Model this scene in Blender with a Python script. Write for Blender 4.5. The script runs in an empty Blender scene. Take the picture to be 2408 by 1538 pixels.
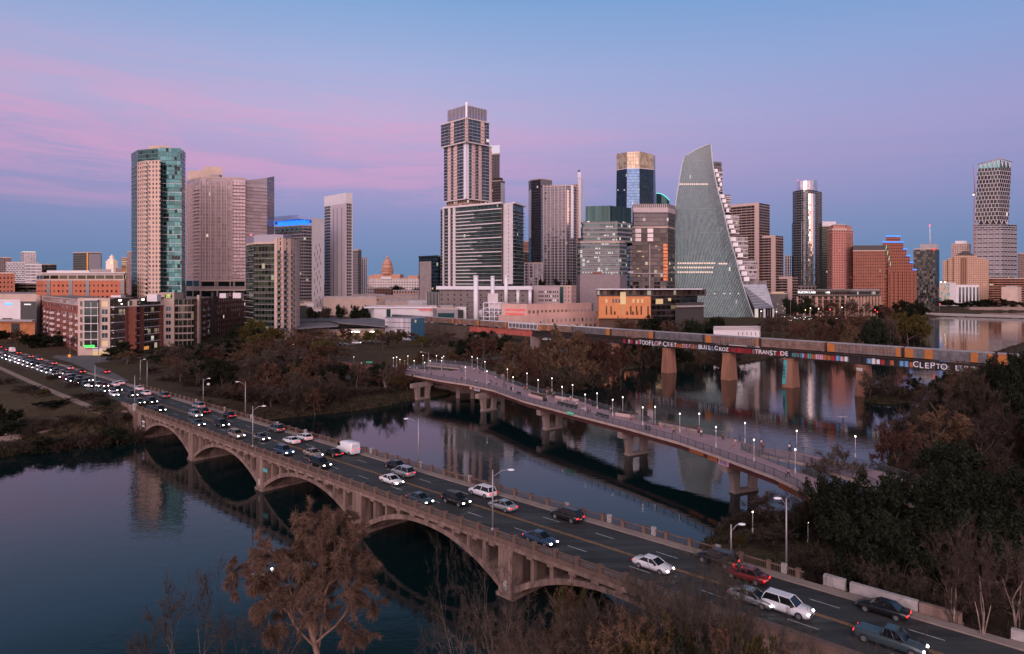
import bpy, bmesh, math, random
import numpy as np
from mathutils import Vector, Matrix
rnd = random.Random(7)
S = bpy.context.scene
COL = S.collection
# ---------------------------------------------------------------- camera
# the photograph's 2408-px-wide view: focal 1605, horizon row 671, lens 40 m above the lake
F, CX, HZ, CH = 1605.0, 1204.0, 671.0, 40.0
cd = bpy.data.cameras.new('camera'); cam = bpy.data.objects.new('camera', cd); COL.objects.link(cam)
cam.location = (0, 0, CH); cam.rotation_euler = (math.pi/2, 0, 0)
cd.sensor_width = 36; cd.lens = 36*F/2408; cd.shift_y = -98/2408; cd.clip_start = .5; cd.clip_end = 12000
S.camera = cam

def lin(r, g, b):
    return tuple(((c/255)/12.92 if c/255 <= .04045 else ((c/255+.055)/1.055)**2.4) for c in (r, g, b))

# ---------------------------------------------------------------- node helper
class NT:
    def __init__(s, nt): s.nt = nt; s.n = nt.nodes; s.l = nt.links
    def node(s, t, **k):
        n = s.n.new(t)
        for a, v in k.items(): setattr(n, a, v)
        return n
    def link(s, a, b): s.l.new(a, b)
    def put(s, sock, v):
        if hasattr(v, 'is_output'): s.l.new(v, sock)
        elif isinstance(v, (tuple, list)) and len(v) == 3 and sock.type == 'RGBA': sock.default_value = (*v, 1)
        else: sock.default_value = v
    def m(s, op, a, b=0.0, c=None, clamp=False):
        n = s.node('ShaderNodeMath', operation=op, use_clamp=clamp)
        s.put(n.inputs[0], a); s.put(n.inputs[1], b)
        if c is not None: s.put(n.inputs[2], c)
        return n.outputs[0]
    def mix(s, f, a, b, blend='MIX'):
        n = s.node('ShaderNodeMix', data_type='RGBA', blend_type=blend)
        s.put(n.inputs[0], f); s.put(n.inputs[6], a); s.put(n.inputs[7], b)
        return n.outputs[2]
    def ramp(s, f, stops, interp='LINEAR'):
        n = s.node('ShaderNodeValToRGB'); e = n.color_ramp.elements; n.color_ramp.interpolation = interp
        while len(e) < len(stops): e.new(.5)
        for i, (p, c) in enumerate(stops):
            e[i].position = p; e[i].color = (*c, 1) if len(c) == 3 else c
        s.put(n.inputs[0], f); return n.outputs[0]
    def noise(s, vec, scale, detail=3, rough=.5):
        n = s.node('ShaderNodeTexNoise'); n.inputs['Scale'].default_value = scale
        n.inputs['Detail'].default_value = detail; n.inputs['Roughness'].default_value = rough
        if vec is not None: s.link(vec, n.inputs['Vector'])
        return n.outputs[0]
    def xyz(s, x, y, z):
        n = s.node('ShaderNodeCombineXYZ'); s.put(n.inputs[0], x); s.put(n.inputs[1], y); s.put(n.inputs[2], z); return n.outputs[0]

# ---------------------------------------------------------------- dusk sky
SUN_EL, SUN_STR = 14.0, 3.9
w = bpy.data.worlds.new('World'); S.world = w; w.use_nodes = True
N = NT(w.node_tree); N.n.clear()
tc = N.node('ShaderNodeTexCoord'); sp = N.node('ShaderNodeSeparateXYZ'); N.link(tc.outputs['Generated'], sp.inputs[0])
dx, dy, dz = sp.outputs
el = N.m('MAXIMUM', dz, 0.0)
east = N.ramp(el, [(0, lin(97, 129, 167)), (.035, lin(104, 133, 176)), (.085, lin(126, 140, 187)), (.13, lin(154, 149, 197)),
                   (.18, lin(176, 159, 204)), (.235, lin(182, 172, 213)), (.30, lin(160, 173, 217)), (.38, lin(126, 164, 213)), (.46, lin(54, 92, 118)), (1, lin(22, 42, 52))])
cool = N.ramp(el, [(0, lin(94, 126, 165)), (.06, lin(106, 133, 176)), (.13, lin(134, 141, 190)), (.2, lin(144, 149, 200)), (.30, lin(128, 156, 208)), (.39, lin(104, 150, 207)),
                   (.46, lin(50, 90, 116)), (1, lin(22, 42, 52))])
rf = N.m('MULTIPLY_ADD', dx, 1.15, .18, clamp=True)
east = N.mix(rf, east, cool)
lf = N.m('MULTIPLY_ADD', dx, -.6, -.16, clamp=True); east = N.mix(lf, east, N.mix(1.0, east, (.62, .64, .70), 'MULTIPLY'))
# thin rose clouds of the after-glow, left and centre
cv = N.xyz(N.m('MULTIPLY', dx, 2.2), N.m('ADD', N.m('MULTIPLY', dz, 24.0), N.m('MULTIPLY', dx, .8)), 3.1)
cw = N.node('ShaderNodeVectorMath', operation='ADD'); N.link(cv, cw.inputs[0]); wn_ = N.noise(cv, .8, 3, .5); N.link(N.xyz(0.0, N.m('MULTIPLY_ADD', wn_, 3.2, -1.6), 0.0), cw.inputs[1]); cn = N.noise(cw.outputs[0], 1.2, 8, .66)
cn2 = N.noise(N.xyz(N.m('MULTIPLY', dx, 1.1), N.m('MULTIPLY', dz, 6.0), 8.3), 1.2, 3)
band = N.ramp(el, [(0, (0,)*3), (.08, (0,)*3), (.14, (.8,)*3), (.21, (1,)*3), (.27, (.3,)*3), (.33, (0,)*3)])
side = N.ramp(N.m('MULTIPLY_ADD', dx, .5, .5), [(0, (1,)*3), (.40, (.85,)*3), (.52, (.4,)*3), (.66, (.1,)*3), (1, (.1,)*3)])
cl = N.ramp(N.m('ADD', N.m('MULTIPLY', cn, .72), N.m('MULTIPLY', cn2, .34)), [(.47, (0,)*3), (.58, (.7,)*3), (.68, (1,)*3)])
east = N.mix(N.m('MULTIPLY', N.m('MULTIPLY', cl, band), N.m('MULTIPLY', side, .9)), east, lin(218, 158, 196))
west = N.ramp(el, [(0, (2.1, .92, .55)), (.06, (2.0, .98, .66)), (.15, (1.45, .88, .80)), (.3, (.75, .60, .78)), (.55, (.2, .24, .34)), (1, lin(24, 44, 56))])
wf = N.ramp(N.m('MULTIPLY_ADD', dy, -.5, .5), [(0, (0,)*3), (.42, (0,)*3), (.6, (.28,)*3), (.85, (.85,)*3), (1, (1,)*3)], 'EASE')
east = N.mix(.07, east, (.36, .35, .38)); colr = N.mix(wf, east, west)
down = N.m('LESS_THAN', dz, -.002)
colr = N.mix(down, colr, (.02, .022, .025))
bg = N.node('ShaderNodeBackground'); N.link(colr, bg.inputs[0]); bg.inputs[1].default_value = 1.06
out = N.node('ShaderNodeOutputWorld'); N.link(bg.outputs[0], out.inputs[0])
# the glow left over the western horizon behind the camera: wide, low, rose
sl = bpy.data.lights.new('sun', 'SUN'); sl.energy = SUN_STR; sl.angle = math.radians(85); sl.color = (1, .77, .83)
so = bpy.data.objects.new('sun', sl); COL.objects.link(so)
so.rotation_euler = (math.radians(90-SUN_EL), 0, math.radians(-12))
S.view_settings.view_transform = 'Standard'; S.view_settings.look = 'None'; S.view_settings.exposure = 0; S.view_settings.gamma = 1
S.cycles.max_bounces = 6; S.cycles.diffuse_bounces = 2; S.cycles.glossy_bounces = 4; S.cycles.transmission_bounces = 2
S.cycles.sample_clamp_indirect = 4; S.cycles.caustics_reflective = False; S.cycles.caustics_refractive = False

# ---------------------------------------------------------------- where things are
def W(px, py, z=0.0):
    Y = F*(CH-z)/(py-HZ); return Vector(((px-CX)*Y/F, Y, z))
def PX(px, Y): return (px-CX)*Y/F
def ZT(py, Y): return CH-(py-HZ)*Y/F
RD, LD = Vector((.72, .694)), Vector((-.694, .72))     # the two street directions of the city grid
def len_to(c, d, px):
    k = (px-CX)/F; return (k*c.y-c.x)/(d.x-k*d.y)
def corner(xl, xc, xr, Y, dmax=60):
    """footprint of a corner-on block: left end, near corner, right end as seen, distance of the corner"""
    c = Vector((PX(xc, Y), Y)); a = min(len_to(c, LD, xl), dmax); b = min(len_to(c, RD, xr), dmax)
    return [c+LD*a, c, c+RD*b, c+RD*b+LD*a]
def front(pts, depth):
    p = [Vector((PX(x, Y), Y)) for x, Y in pts]
    def back(q): return q+q.normalized()*depth
    m = (p[0]+p[-1])/2
    return p+[back(p[-1]*.995+m*.005), back(p[0]*.995+m*.005)]

# ---------------------------------------------------------------- materials
MATS = {}
def mat(name, col, rough=.8, metal=0, noise=None, emis=None, estr=1, spec=.5, streak=False, rnd_obj=0):
    if name in MATS: return MATS[name]
    m = bpy.data.materials.new(name); m.use_nodes = True; N = NT(m.node_tree); b = N.n['Principled BSDF']
    b.inputs['Base Color'].default_value = (*col, 1); b.inputs['Roughness'].default_value = rough
    b.inputs['Metallic'].default_value = metal; b.inputs['Specular IOR Level'].default_value = spec
    if noise or rnd_obj:
        c = col
        if noise:
            tc = N.node('ShaderNodeTexCoord'); vec = tc.outputs['Object']
            if streak:
                mp = N.node('ShaderNodeMapping'); mp.inputs['Scale'].default_value = (1, 1, .12); N.link(vec, mp.inputs[0]); vec = mp.outputs[0]
            f = N.noise(vec, noise[0], 5, .65)
            k = noise[1]; f = N.ramp(f, [(.3, (0,)*3), (.72, (1,)*3)])
            c = N.mix(f, tuple(x*(1-k) for x in col), tuple(min(1, x*(1+k)) for x in col))
        if rnd_obj:
            oi = N.node('ShaderNodeObjectInfo')
            hs = N.node('ShaderNodeHueSaturation'); N.put(hs.inputs['Color'], c)
            N.put(hs.inputs['Value'], N.m('MULTIPLY_ADD', oi.outputs['Random'], rnd_obj*2, 1-rnd_obj))
            N.put(hs.inputs['Hue'], N.m('MULTIPLY_ADD', oi.outputs['Random'], .04, .48)); c = hs.outputs[0]
        N.put(b.inputs['Base Color'], c)
    if emis:
        b.inputs['Emission Color'].default_value = (*emis, 1); b.inputs['Emission Strength'].default_value = estr
    MATS[name] = m; return m

def facade(name, wall, glass, bay=3, fl=3.2, wx=(.1, .9), wz=(.2, .9), lit=.02, litc=(1, .75, .42), lits=1.6, met=.65, rough=.07, var=.35, wrough=.75, wmet=0, stagger=0, dark=.0, gk=.5, sp_=.25):
    """curtain wall or punched wall: panes in a bay/storey grid measured in metres, some panes lit"""
    if name in MATS: return MATS[name]
    if met > .3: glass = tuple(c*gk for c in glass)
    m = bpy.data.materials.new(name); m.use_nodes = True; N = NT(m.node_tree); b = N.n['Principled BSDF']
    b.inputs['Specular IOR Level'].default_value = sp_
    uv = N.node('ShaderNodeUVMap'); sp = N.node('ShaderNodeSeparateXYZ'); N.link(uv.outputs[0], sp.inputs[0])
    v = N.m('DIVIDE', sp.outputs[1], fl); iv = N.m('FLOOR', v); fv = N.m('FRACT', v)
    u = N.m('DIVIDE', sp.outputs[0], bay)
    if stagger: u = N.m('ADD', u, N.m('MULTIPLY', N.m('MODULO', iv, 2.0), stagger))
    iu = N.m('FLOOR', u); fu = N.m('FRACT', u)
    mk = N.m('MULTIPLY', N.m('MULTIPLY', N.m('GREATER_THAN', fu, wx[0]), N.m('LESS_THAN', fu, wx[1])),
             N.m('MULTIPLY', N.m('GREATER_THAN', fv, wz[0]), N.m('LESS_THAN', fv, wz[1])))
    wn = N.node('ShaderNodeTexWhiteNoise', noise_dimensions='3D'); N.link(N.xyz(iu, iv, 1.7), wn.inputs[0])
    val, rc = wn.outputs
    w2 = N.node('ShaderNodeTexWhiteNoise', noise_dimensions='3D'); N.link(N.xyz(N.m('FLOOR', N.m('DIVIDE', iu, 2.0)), iv, 5.2), w2.inputs[0])
    g = N.mix(w2.outputs[0], tuple(c*(1-var) for c in glass), tuple(min(1, c*(1+var)) for c in glass))
    if dark: g = N.mix(N.m('LESS_THAN', val, dark), g, (.012, .014, .016))
    tc = N.node('ShaderNodeTexCoord'); nz = N.noise(tc.outputs['Object'], .12, 4, .6)
    wc = N.mix(nz, tuple(c*.82 for c in wall), tuple(min(1, c*1.16) for c in wall))
    N.put(b.inputs['Base Color'], N.mix(mk, wc, g))
    N.put(b.inputs['Metallic'], N.m('ADD', N.m('MULTIPLY', mk, met-wmet), wmet))
    N.put(b.inputs['Roughness'], N.m('ADD', N.m('MULTIPLY', mk, rough-wrough), wrough))
    geo = N.node('ShaderNodeNewGeometry')
    vm = N.node('ShaderNodeVectorMath', operation='MULTIPLY_ADD'); N.link(rc, vm.inputs[0]); vm.inputs[1].default_value = (.07, .07, .07); vm.inputs[2].default_value = (-.035, -.035, -.035)
    va = N.node('ShaderNodeVectorMath', operation='ADD'); N.link(geo.outputs['Normal'], va.inputs[0]); N.link(vm.outputs[0], va.inputs[1])
    vn = N.node('ShaderNodeVectorMath', operation='NORMALIZE'); N.link(va.outputs[0], vn.inputs[0]); N.link(vn.outputs[0], b.inputs['Normal'])
    if lit:
        w3 = N.node('ShaderNodeTexWhiteNoise', noise_dimensions='3D'); N.link(N.xyz(iu, iv, 9.4), w3.inputs[0])
        on = N.m('MULTIPLY', N.m('LESS_THAN', w3.outputs[0], lit), mk)
        N.put(b.inputs['Emission Color'], N.mix(val, litc, (1, .93, .8)))
        N.put(b.inputs['Emission Strength'], N.m('MULTIPLY', on, N.m('MULTIPLY_ADD', val, lits*.45, .08)))
    MATS[name] = m; return m

# ---------------------------------------------------------------- mesh builder
ORG = Vector((0, 0, 0))
class MB:
    def __init__(s): s.v = []; s.f = []; s.m = []; s.uv = []; s.sm = []
    def face(s, pts, uv=None, m=0, smooth=False):
        i = len(s.v); s.v += [(p[0], p[1], p[2]) for p in pts]; s.f.append(tuple(range(i, i+len(pts)))); s.m.append(m); s.sm.append(smooth)
        s.uv += uv if uv else [(p[0], p[1]) for p in pts]
    def wall(s, A, B, z0, z1, m=0, u0=0, zb=0, z0b=None, z1b=None):
        L = math.hypot(B[0]-A[0], B[1]-A[1]); z0b = z0 if z0b is None else z0b; z1b = z1 if z1b is None else z1b
        s.face([(A[0], A[1], z0), (B[0], B[1], z0b), (B[0], B[1], z1b), (A[0], A[1], z1)], [(u0, z0-zb), (u0+L, z0b-zb), (u0+L, z1b-zb), (u0, z1-zb)], m)
        return u0+L
    def prism(s, poly, z0, z1, mw=0, mr=1, bottom=False, zb=None, roofm=True):
        n = len(poly); zs = z1 if isinstance(z1, (list, tuple)) else [z1]*n; u = 0; zb = z0 if zb is None else zb
        for i in range(n):
            j = (i+1) % n; u = s.wall(poly[i], poly[j], z0, zs[i], mw, u, zb, z0, zs[j])
        if roofm: s.face([(p[0], p[1], z) for p, z in zip(poly, zs)], None, mr)
        if bottom: s.face([(p[0], p[1], z0) for p in reversed(poly)], None, mr)
        return s
    def obox(s, o, ax, ay, az, m=0):
        o, ax, ay, az = map(Vector, (o, ax, ay, az)); c = [o+ax*i+ay*j+az*k for k in (0, 1) for j in (0, 1) for i in (0, 1)]
        la, lb, lc = ax.length, ay.length, az.length
        for q, (a, b) in zip(((0, 2, 3, 1), (4, 5, 7, 6), (0, 1, 5, 4), (1, 3, 7, 5), (3, 2, 6, 7), (2, 0, 4, 6)), ((lb, la), (la, lb), (la, lc), (lb, lc), (la, lc), (lb, lc))):
            s.face([c[k] for k in q], [(0, 0), (a, 0), (a, b), (0, b)], m)
        return s
    def box(s, x0, y0, z0, x1, y1, z1, m=0): return s.obox((x0, y0, z0), (x1-x0, 0, 0), (0, y1-y0, 0), (0, 0, z1-z0), m)
    def ebox(s, A, B, u0, u1, z0, z1, d0, d1, m=0):
        """box standing along the edge A>B of a wall: from u0 to u1 along it, d0 to d1 out from it"""
        A = Vector((A[0], A[1])); B = Vector((B[0], B[1])); t = (B-A).normalized(); n = Vector((t.y, -t.x))
        o = A+t*u0+n*d1
        return s.obox((o.x, o.y, z0), (t.x*(u1-u0), t.y*(u1-u0), 0), (-n.x*(d1-d0), -n.y*(d1-d0), 0), (0, 0, z1-z0), m)
    def tube(s, pts, rad, n=6, m=0, smooth=True, cap=True):
        pts = [Vector(p) for p in pts]; rings = []
        for i, p in enumerate(pts):
            t = (pts[min(i+1, len(pts)-1)]-pts[max(i-1, 0)])
            t = t.normalized() if t.length > 1e-9 else Vector((0, 0, 1))
            a = t.cross(Vector((0, 0, 1)) if abs(t.z) < .95 else Vector((1, 0, 0))).normalized(); b = t.cross(a)
            r = rad[i] if isinstance(rad, (list, tuple)) else rad
            i0 = len(s.v); s.v += [tuple(p+(a*math.cos(2*math.pi*k/n)+b*math.sin(2*math.pi*k/n))*r) for k in range(n)]; rings.append(i0)
        for r0, r1 in zip(rings, rings[1:]):
            for k in range(n):
                j = (k+1) % n; s.f.append((r0+j, r0+k, r1+k, r1+j)); s.m.append(m); s.sm.append(smooth); s.uv += [(0, 0)]*4
        if cap:
            s.f.append(tuple(rings[-1]+k for k in reversed(range(n)))); s.m.append(m); s.sm.append(False); s.uv += [(0, 0)]*n
            s.f.append(tuple(rings[0]+k for k in range(n))); s.m.append(m); s.sm.append(False); s.uv += [(0, 0)]*n
        return s
    def lathe(s, c, prof, n=16, m=0, smooth=True, sx=1, sy=1):
        rings = []
        for r, z in prof:
            i0 = len(s.v); s.v += [(c[0]+r*sx*math.cos(2*math.pi*k/n), c[1]+r*sy*math.sin(2*math.pi*k/n), c[2]+z) for k in range(n)]; rings.append(i0)
        for q, (r0, r1) in enumerate(zip(rings, rings[1:])):
            for k in range(n):
                j = (k+1) % n; s.f.append((r0+k, r0+j, r1+j, r1+k)); s.m.append(m); s.sm.append(smooth)
                R = prof[q][0]*6.283/n; s.uv += [(k*R, prof[q][1]), ((k+1)*R, prof[q][1]), ((k+1)*R, prof[q+1][1]), (k*R, prof[q+1][1])]
        s.f.append(tuple(rings[-1]+k for k in range(n))); s.m.append(m); s.sm.append(False); s.uv += [(0, 0)]*n
        s.f.append(tuple(rings[0]+k for k in reversed(range(n)))); s.m.append(m); s.sm.append(False); s.uv += [(0, 0)]*n
        return s
    def loft(s, secs, m=0, smooth=True, cap=True):
        n = len(secs[0]); i0 = len(s.v)
        for q in secs: s.v += [tuple(p) for p in q]
        for a in range(len(secs)-1):
            for k in range(n):
                j = (k+1) % n; s.f.append((i0+a*n+k, i0+a*n+j, i0+(a+1)*n+j, i0+(a+1)*n+k)); s.m.append(m); s.sm.append(smooth); s.uv += [(0, 0)]*4
        if cap:
            s.f.append(tuple(i0+k for k in reversed(range(n)))); s.m.append(m); s.sm.append(False); s.uv += [(0, 0)]*n
            e = i0+(len(secs)-1)*n; s.f.append(tuple(e+k for k in range(n))); s.m.append(m); s.sm.append(False); s.uv += [(0, 0)]*n
        return s
    def mesh(s, name, mats, org=None):
        me = bpy.data.meshes.new(name); v = np.array(s.v, dtype=float).reshape(-1, 3)-np.array(ORG if org is None else org)
        me.from_pydata(v.tolist(), [], s.f)
        ul = me.uv_layers.new(name='UVMap'); ul.data.foreach_set('uv', np.array(s.uv, dtype=np.float32).ravel())
        me.polygons.foreach_set('material_index', s.m); me.polygons.foreach_set('use_smooth', s.sm)
        for q in (mats if isinstance(mats, (list, tuple)) else [mats]): me.materials.append(q)
        me.update(); return me
    def build(s, name, mats, parent=None, org=None):
        o = bpy.data.objects.new(name, s.mesh(name, mats, org)); COL.objects.link(o)
        if parent: o.parent = parent
        return o

def tag(o, label=None, cat=None, group=None, kind=None):
    for k, v in (('label', label), ('category', cat), ('group', group), ('kind', kind)):
        if v: o[k] = v
    return o
def thing(name, label, cat, loc=(0, 0, 0), group=None):
    global ORG
    o = bpy.data.objects.new(name, None); COL.objects.link(o); o.location = loc; o.empty_display_size = .5; ORG = Vector(loc)
    return tag(o, label, cat, group)
def copies(o, offs):
    """repeats of one part at other offsets"""
    for d in offs:
        c = o.copy(); c.location = o.location+Vector(d); COL.objects.link(c)
KIDS = {}
def tree_of(o):
    if o.name not in KIDS: KIDS[o.name] = [(c, [g for g in o_children(c)]) for c in o_children(o)]
    return KIDS[o.name]
def o_children(o): return [c for c in COL.objects if c.parent == o]
def dup(root, loc, rz=0, sc=None, label=None, group=None, swap=None, cat=None):
    kids = tree_of(root)
    r = root.copy(); COL.objects.link(r); r.location = loc; r.rotation_euler = (0, 0, rz)
    if sc is not None: r.scale = sc if isinstance(sc, (tuple, list)) else (sc,)*3
    tag(r, label, cat, group)
    def paint(c):
        st = c.name.split('.')[0]
        if swap and st in swap:
            c.material_slots[0].link = 'OBJECT'; c.material_slots[0].material = swap[st]
    for ch, gs in kids:
        c = ch.copy(); COL.objects.link(c); c.parent = r; paint(c)
        for g in gs:
            d = g.copy(); COL.objects.link(d); d.parent = c; paint(d)
    return r
def text_mesh(txt, size, depth=.05, fat=.018):
    cu = bpy.data.curves.new('lettering', 'FONT'); cu.body = txt; cu.size = size; cu.extrude = depth; cu.align_x = 'CENTER'; cu.align_y = 'CENTER'
    cu.offset = size*fat
    o = bpy.data.objects.new('lettering', cu); COL.objects.link(o)
    dg = bpy.context.evaluated_depsgraph_get(); me = bpy.data.meshes.new_from_object(o.evaluated_get(dg))
    COL.objects.unlink(o); bpy.data.objects.remove(o); return me
def lettering(txt, size, A, B, u, z, m, parent, d=.12, name='lettering', sx=1, fat=.022):
    """letters on the wall edge A>B, centred u along it and z up"""
    me = text_mesh(txt, size, .05, fat); me.materials.append(m)
    A = Vector((A[0], A[1])); B = Vector((B[0], B[1])); t = (B-A).normalized(); n = Vector((t.y, -t.x)); p = A+t*u+n*d
    o = bpy.data.objects.new(name, me); COL.objects.link(o)
    R = Matrix(((t.x*sx, 0, n.x), (t.y*sx, 0, n.y), (0, 1, 0))).to_4x4()
    o.matrix_world = Matrix.Translation((p.x-ORG.x, p.y-ORG.y, z-ORG.z)) @ R
    if parent: o.parent = parent
    return o
# ================================================================ SETTING
BA = Vector((-97.5, 179.3)); BD = Vector((.7268, -.6868)); BN = Vector((.6868, .7268))
def RP(t, p, z=0.0):
    q = BA+BD*t+BN*p; return Vector((q.x, q.y, z))
def rbox(mb, t0, t1, p0, p1, z0, z1, m=0):
    return mb.obox(RP(t0, p0, z0), tuple(BD*(t1-t0))+(0,), tuple(BN*(p1-p0))+(0,), (0, 0, z1-z0), m)
DECK = 7.2
north_px = [(0, 1080), (53, 1065), (148, 1052), (201, 1046), (265, 1042), (329, 1030), (450, 1008), (600, 990), (750, 975), (829, 967), (901, 956), (959, 943),
            (1060, 927), (1150, 915), (1250, 905), (1383, 893), (1441, 875), (1500, 864), (1620, 856), (1760, 852), (1830, 838), (1950, 815), (2060, 798), (2178, 774), (2168, 760), (2195, 742), (2330, 733.5), (2700, 731)]
NORTH = [(-2500, 150), (-400, 160)]+[tuple(W(*p).xy) for p in north_px]+[(4000, 1250), (6000, 2500), (6000, 9000), (-6000, 9000), (-6000, 150)]
south_px = [(1480, 1600), (1572, 1475), (1640, 1290), (1724, 1217), (1800, 1215), (1900, 1220), (2000, 1135), (2085, 1095), (2095, 1050), (2135, 1000), (2150, 965), (2190, 935), (2210, 905), (2262, 862), (2340, 828), (2430, 800), (2620, 772), (3000, 756)]
SOUTH = [(-6000, 20), (-500, 25), (-60, 45), (-10, 57), (8, 64)]+[tuple(W(*p).xy) for p in south_px]+[(3000, 600), (6000, 900), (6000, -300), (-6000, -300)]
ISLE = [tuple(W(*p).xy) for p in ((2025, 943), (2060, 950), (2110, 951), (2172, 944), (2168, 926), (2100, 922), (2040, 925))]
CESAR = [W(x, y, 3).xy for x, y in ((-700, 1085), (-250, 1042), (60, 1004), (230, 986), (420, 962), (560, 938), (700, 908), (850, 880), (980, 862), (1150, 845), (1320, 826), (1500, 800))]
def sdist(P, poly):
    P = np.asarray(P, float); x, y = P[:, 0], P[:, 1]; ins = np.zeros(len(P), bool); dm = np.full(len(P), 1e9)
    for (x0, y0), (x1, y1) in zip(poly, poly[1:]+poly[:1]):
        c = ((y0 > y) != (y1 > y)); xx = (x1-x0)*(y-y0)/((y1-y0) if y1 != y0 else 1e-9)+x0; ins ^= c & (x < xx)
        ex, ey = x1-x0, y1-y0; t = np.clip(((x-x0)*ex+(y-y0)*ey)/(ex*ex+ey*ey), 0, 1)
        dm = np.minimum(dm, np.hypot(x-x0-t*ex, y-y0-t*ey))
    return np.where(ins, dm, -dm)
def pdist(P, line):
    x, y = P[:, 0], P[:, 1]; dm = np.full(len(P), 1e9)
    for a, b in zip(line, line[1:]):
        ex, ey = b[0]-a[0], b[1]-a[1]; t = np.clip(((x-a[0])*ex+(y-a[1])*ey)/(ex*ex+ey*ey), 0, 1)
        dm = np.minimum(dm, np.hypot(x-a[0]-t*ex, y-a[1]-t*ey))
    return dm
def sstep(a, b, x): t = np.clip((x-a)/(b-a), 0, 1); return t*t*(3-2*t)
def heights(P):
    P = np.asarray(P, float).reshape(-1, 2); x, y = P[:, 0], P[:, 1]
    dn, ds, di = sdist(P, NORTH), sdist(P, SOUTH), sdist(P, ISLE)
    wob = .35*np.sin(x*.21+1.3*np.sin(y*.13))+.25*np.sin(y*.33+x*.09)
    zn = np.interp(dn, [-6, -1, 0, 2, 8, 30, 62, 110, 400, 1000, 2200, 6000], [-2, -.8, -.1, .9, 2.4, 3.2, 6.4, 6.9, 9, 14, 34, 60])+wob*sstep(2, 10, dn)*.7
    zs = np.interp(ds, [-6, -1, 0, 2, 8, 30, 60, 110, 4000], [-2, -.8, -.1, .9, 2.6, 4.2, 6.2, 7, 9])+wob*sstep(2, 10, ds)*.7
    zi = np.interp(di, [-3, 0, 1, 4], [-2, -.1, .35, .6])
    z = np.maximum(np.maximum(zn, zs), zi)
    dc = pdist(P, CESAR); land = dn > 3
    z = np.where(land, z+(3.0-z)*(1-sstep(7.5, 17, dc)), z)
    rel = np.stack([x-BA.x, y-BA.y], 1); t = rel@np.array(BD); p = rel@np.array(BN)
    off = np.maximum(np.maximum(-6-p, p-18), 0)
    emb = (1-sstep(0, 22, off))*np.where(t < 0, sstep(3, 9, -t), sstep(178, 192, t))
    z = np.where((t < 60) | (t > 150), np.maximum(z, z+(6.95-z)*emb), z)
    flat = (1-sstep(0, 20, np.maximum(np.maximum(-6-p, p-60), 0)))*sstep(55, 75, -t)
    return z+(6.9-z)*flat
def gz(x, y): return float(heights([(x, y)])[0])
def axis(lo, a, b, hi, st):
    v = list(np.arange(a, b, st)); s = st
    while v[-1] < hi: s *= 1.16; v.append(v[-1]+s)
    s = st
    while v[0] > lo: s *= 1.16; v.insert(0, v[0]-s)
    return v
gx = axis(-5500, -290, 300, 5500, 3.6); gy = axis(-120, 0, 430, 8000, 3.6)
XX, YY = np.meshgrid(gx, gy); GP = np.stack([XX.ravel(), YY.ravel()], 1); GZ = heights(GP)
me = bpy.data.meshes.new('ground'); nx = len(gx)
me.from_pydata(np.column_stack([GP, GZ]).tolist(), [], [(j*nx+i, j*nx+i+1, (j+1)*nx+i+1, (j+1)*nx+i) for j in range(len(gy)-1) for i in range(nx-1)])
me.polygons.foreach_set('use_smooth', [True]*len(me.polygons))
gm = bpy.data.materials.new('grass and soil'); gm.use_nodes = True; N = NT(gm.node_tree); b = N.n['Principled BSDF']; b.inputs['Roughness'].default_value = .95; b.inputs['Specular IOR Level'].default_value = .1
tc = N.node('ShaderNodeTexCoord'); n1 = N.noise(tc.outputs['Object'], .045, 5, .6); n2 = N.noise(tc.outputs['Object'], .9, 4, .7)
c = N.ramp(n1, [(.3, (.072, .046, .034)), (.5, (.098, .068, .04)), (.68, (.084, .07, .038))])
c = N.mix(N.ramp(n2, [(.35, (0,)*3), (.7, (.75,)*3)]), c, (.026, .022, .016)); N.put(b.inputs['Base Color'], c)
bp = N.node('ShaderNodeBump'); bp.inputs['Strength'].default_value = .5; bp.inputs['Distance'].default_value = .4; N.link(n2, bp.inputs['Height']); N.link(bp.outputs[0], b.inputs['Normal'])
me.materials.append(gm); g = bpy.data.objects.new('ground', me); COL.objects.link(g); tag(g, kind='structure')

# water: one sheet, slightly rippled
wm = bpy.data.materials.new('lake water'); wm.use_nodes = True; N = NT(wm.node_tree); b = N.n['Principled BSDF']
b.inputs['Base Color'].default_value = (.003, .012, .013, 1); b.inputs['Roughness'].default_value = .035; b.inputs['IOR'].default_value = 1.33; b.inputs['Specular IOR Level'].default_value = .46
tc = N.node('ShaderNodeTexCoord'); mp = N.node('ShaderNodeMapping'); mp.inputs['Scale'].default_value = (.55, 1.0, 1); mp.inputs['Rotation'].default_value = (0, 0, .15); N.link(tc.outputs['Object'], mp.inputs[0])
h1 = N.noise(mp.outputs[0], .55, 3, .5); h2 = N.noise(mp.outputs[0], 2.2, 2, .5); pt = N.noise(tc.outputs['Object'], .018, 3, .6)
amp = N.ramp(pt, [(.38, (.12,)*3), (.62, (1,)*3)])
h = N.m('MULTIPLY', N.m('MULTIPLY_ADD', h2, .28, h1), amp)
bp = N.node('ShaderNodeBump'); bp.inputs['Strength'].default_value = 1.0; bp.inputs['Distance'].default_value = .030; N.link(h, bp.inputs['Height']); N.link(bp.outputs[0], b.inputs['Normal'])
mb = MB(); mb.face([(-6000, -300, 0), (6000, -300, 0), (6000, 3000, 0), (-6000, 3000, 0)]); tag(mb.build('water', wm), kind='structure')

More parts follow.
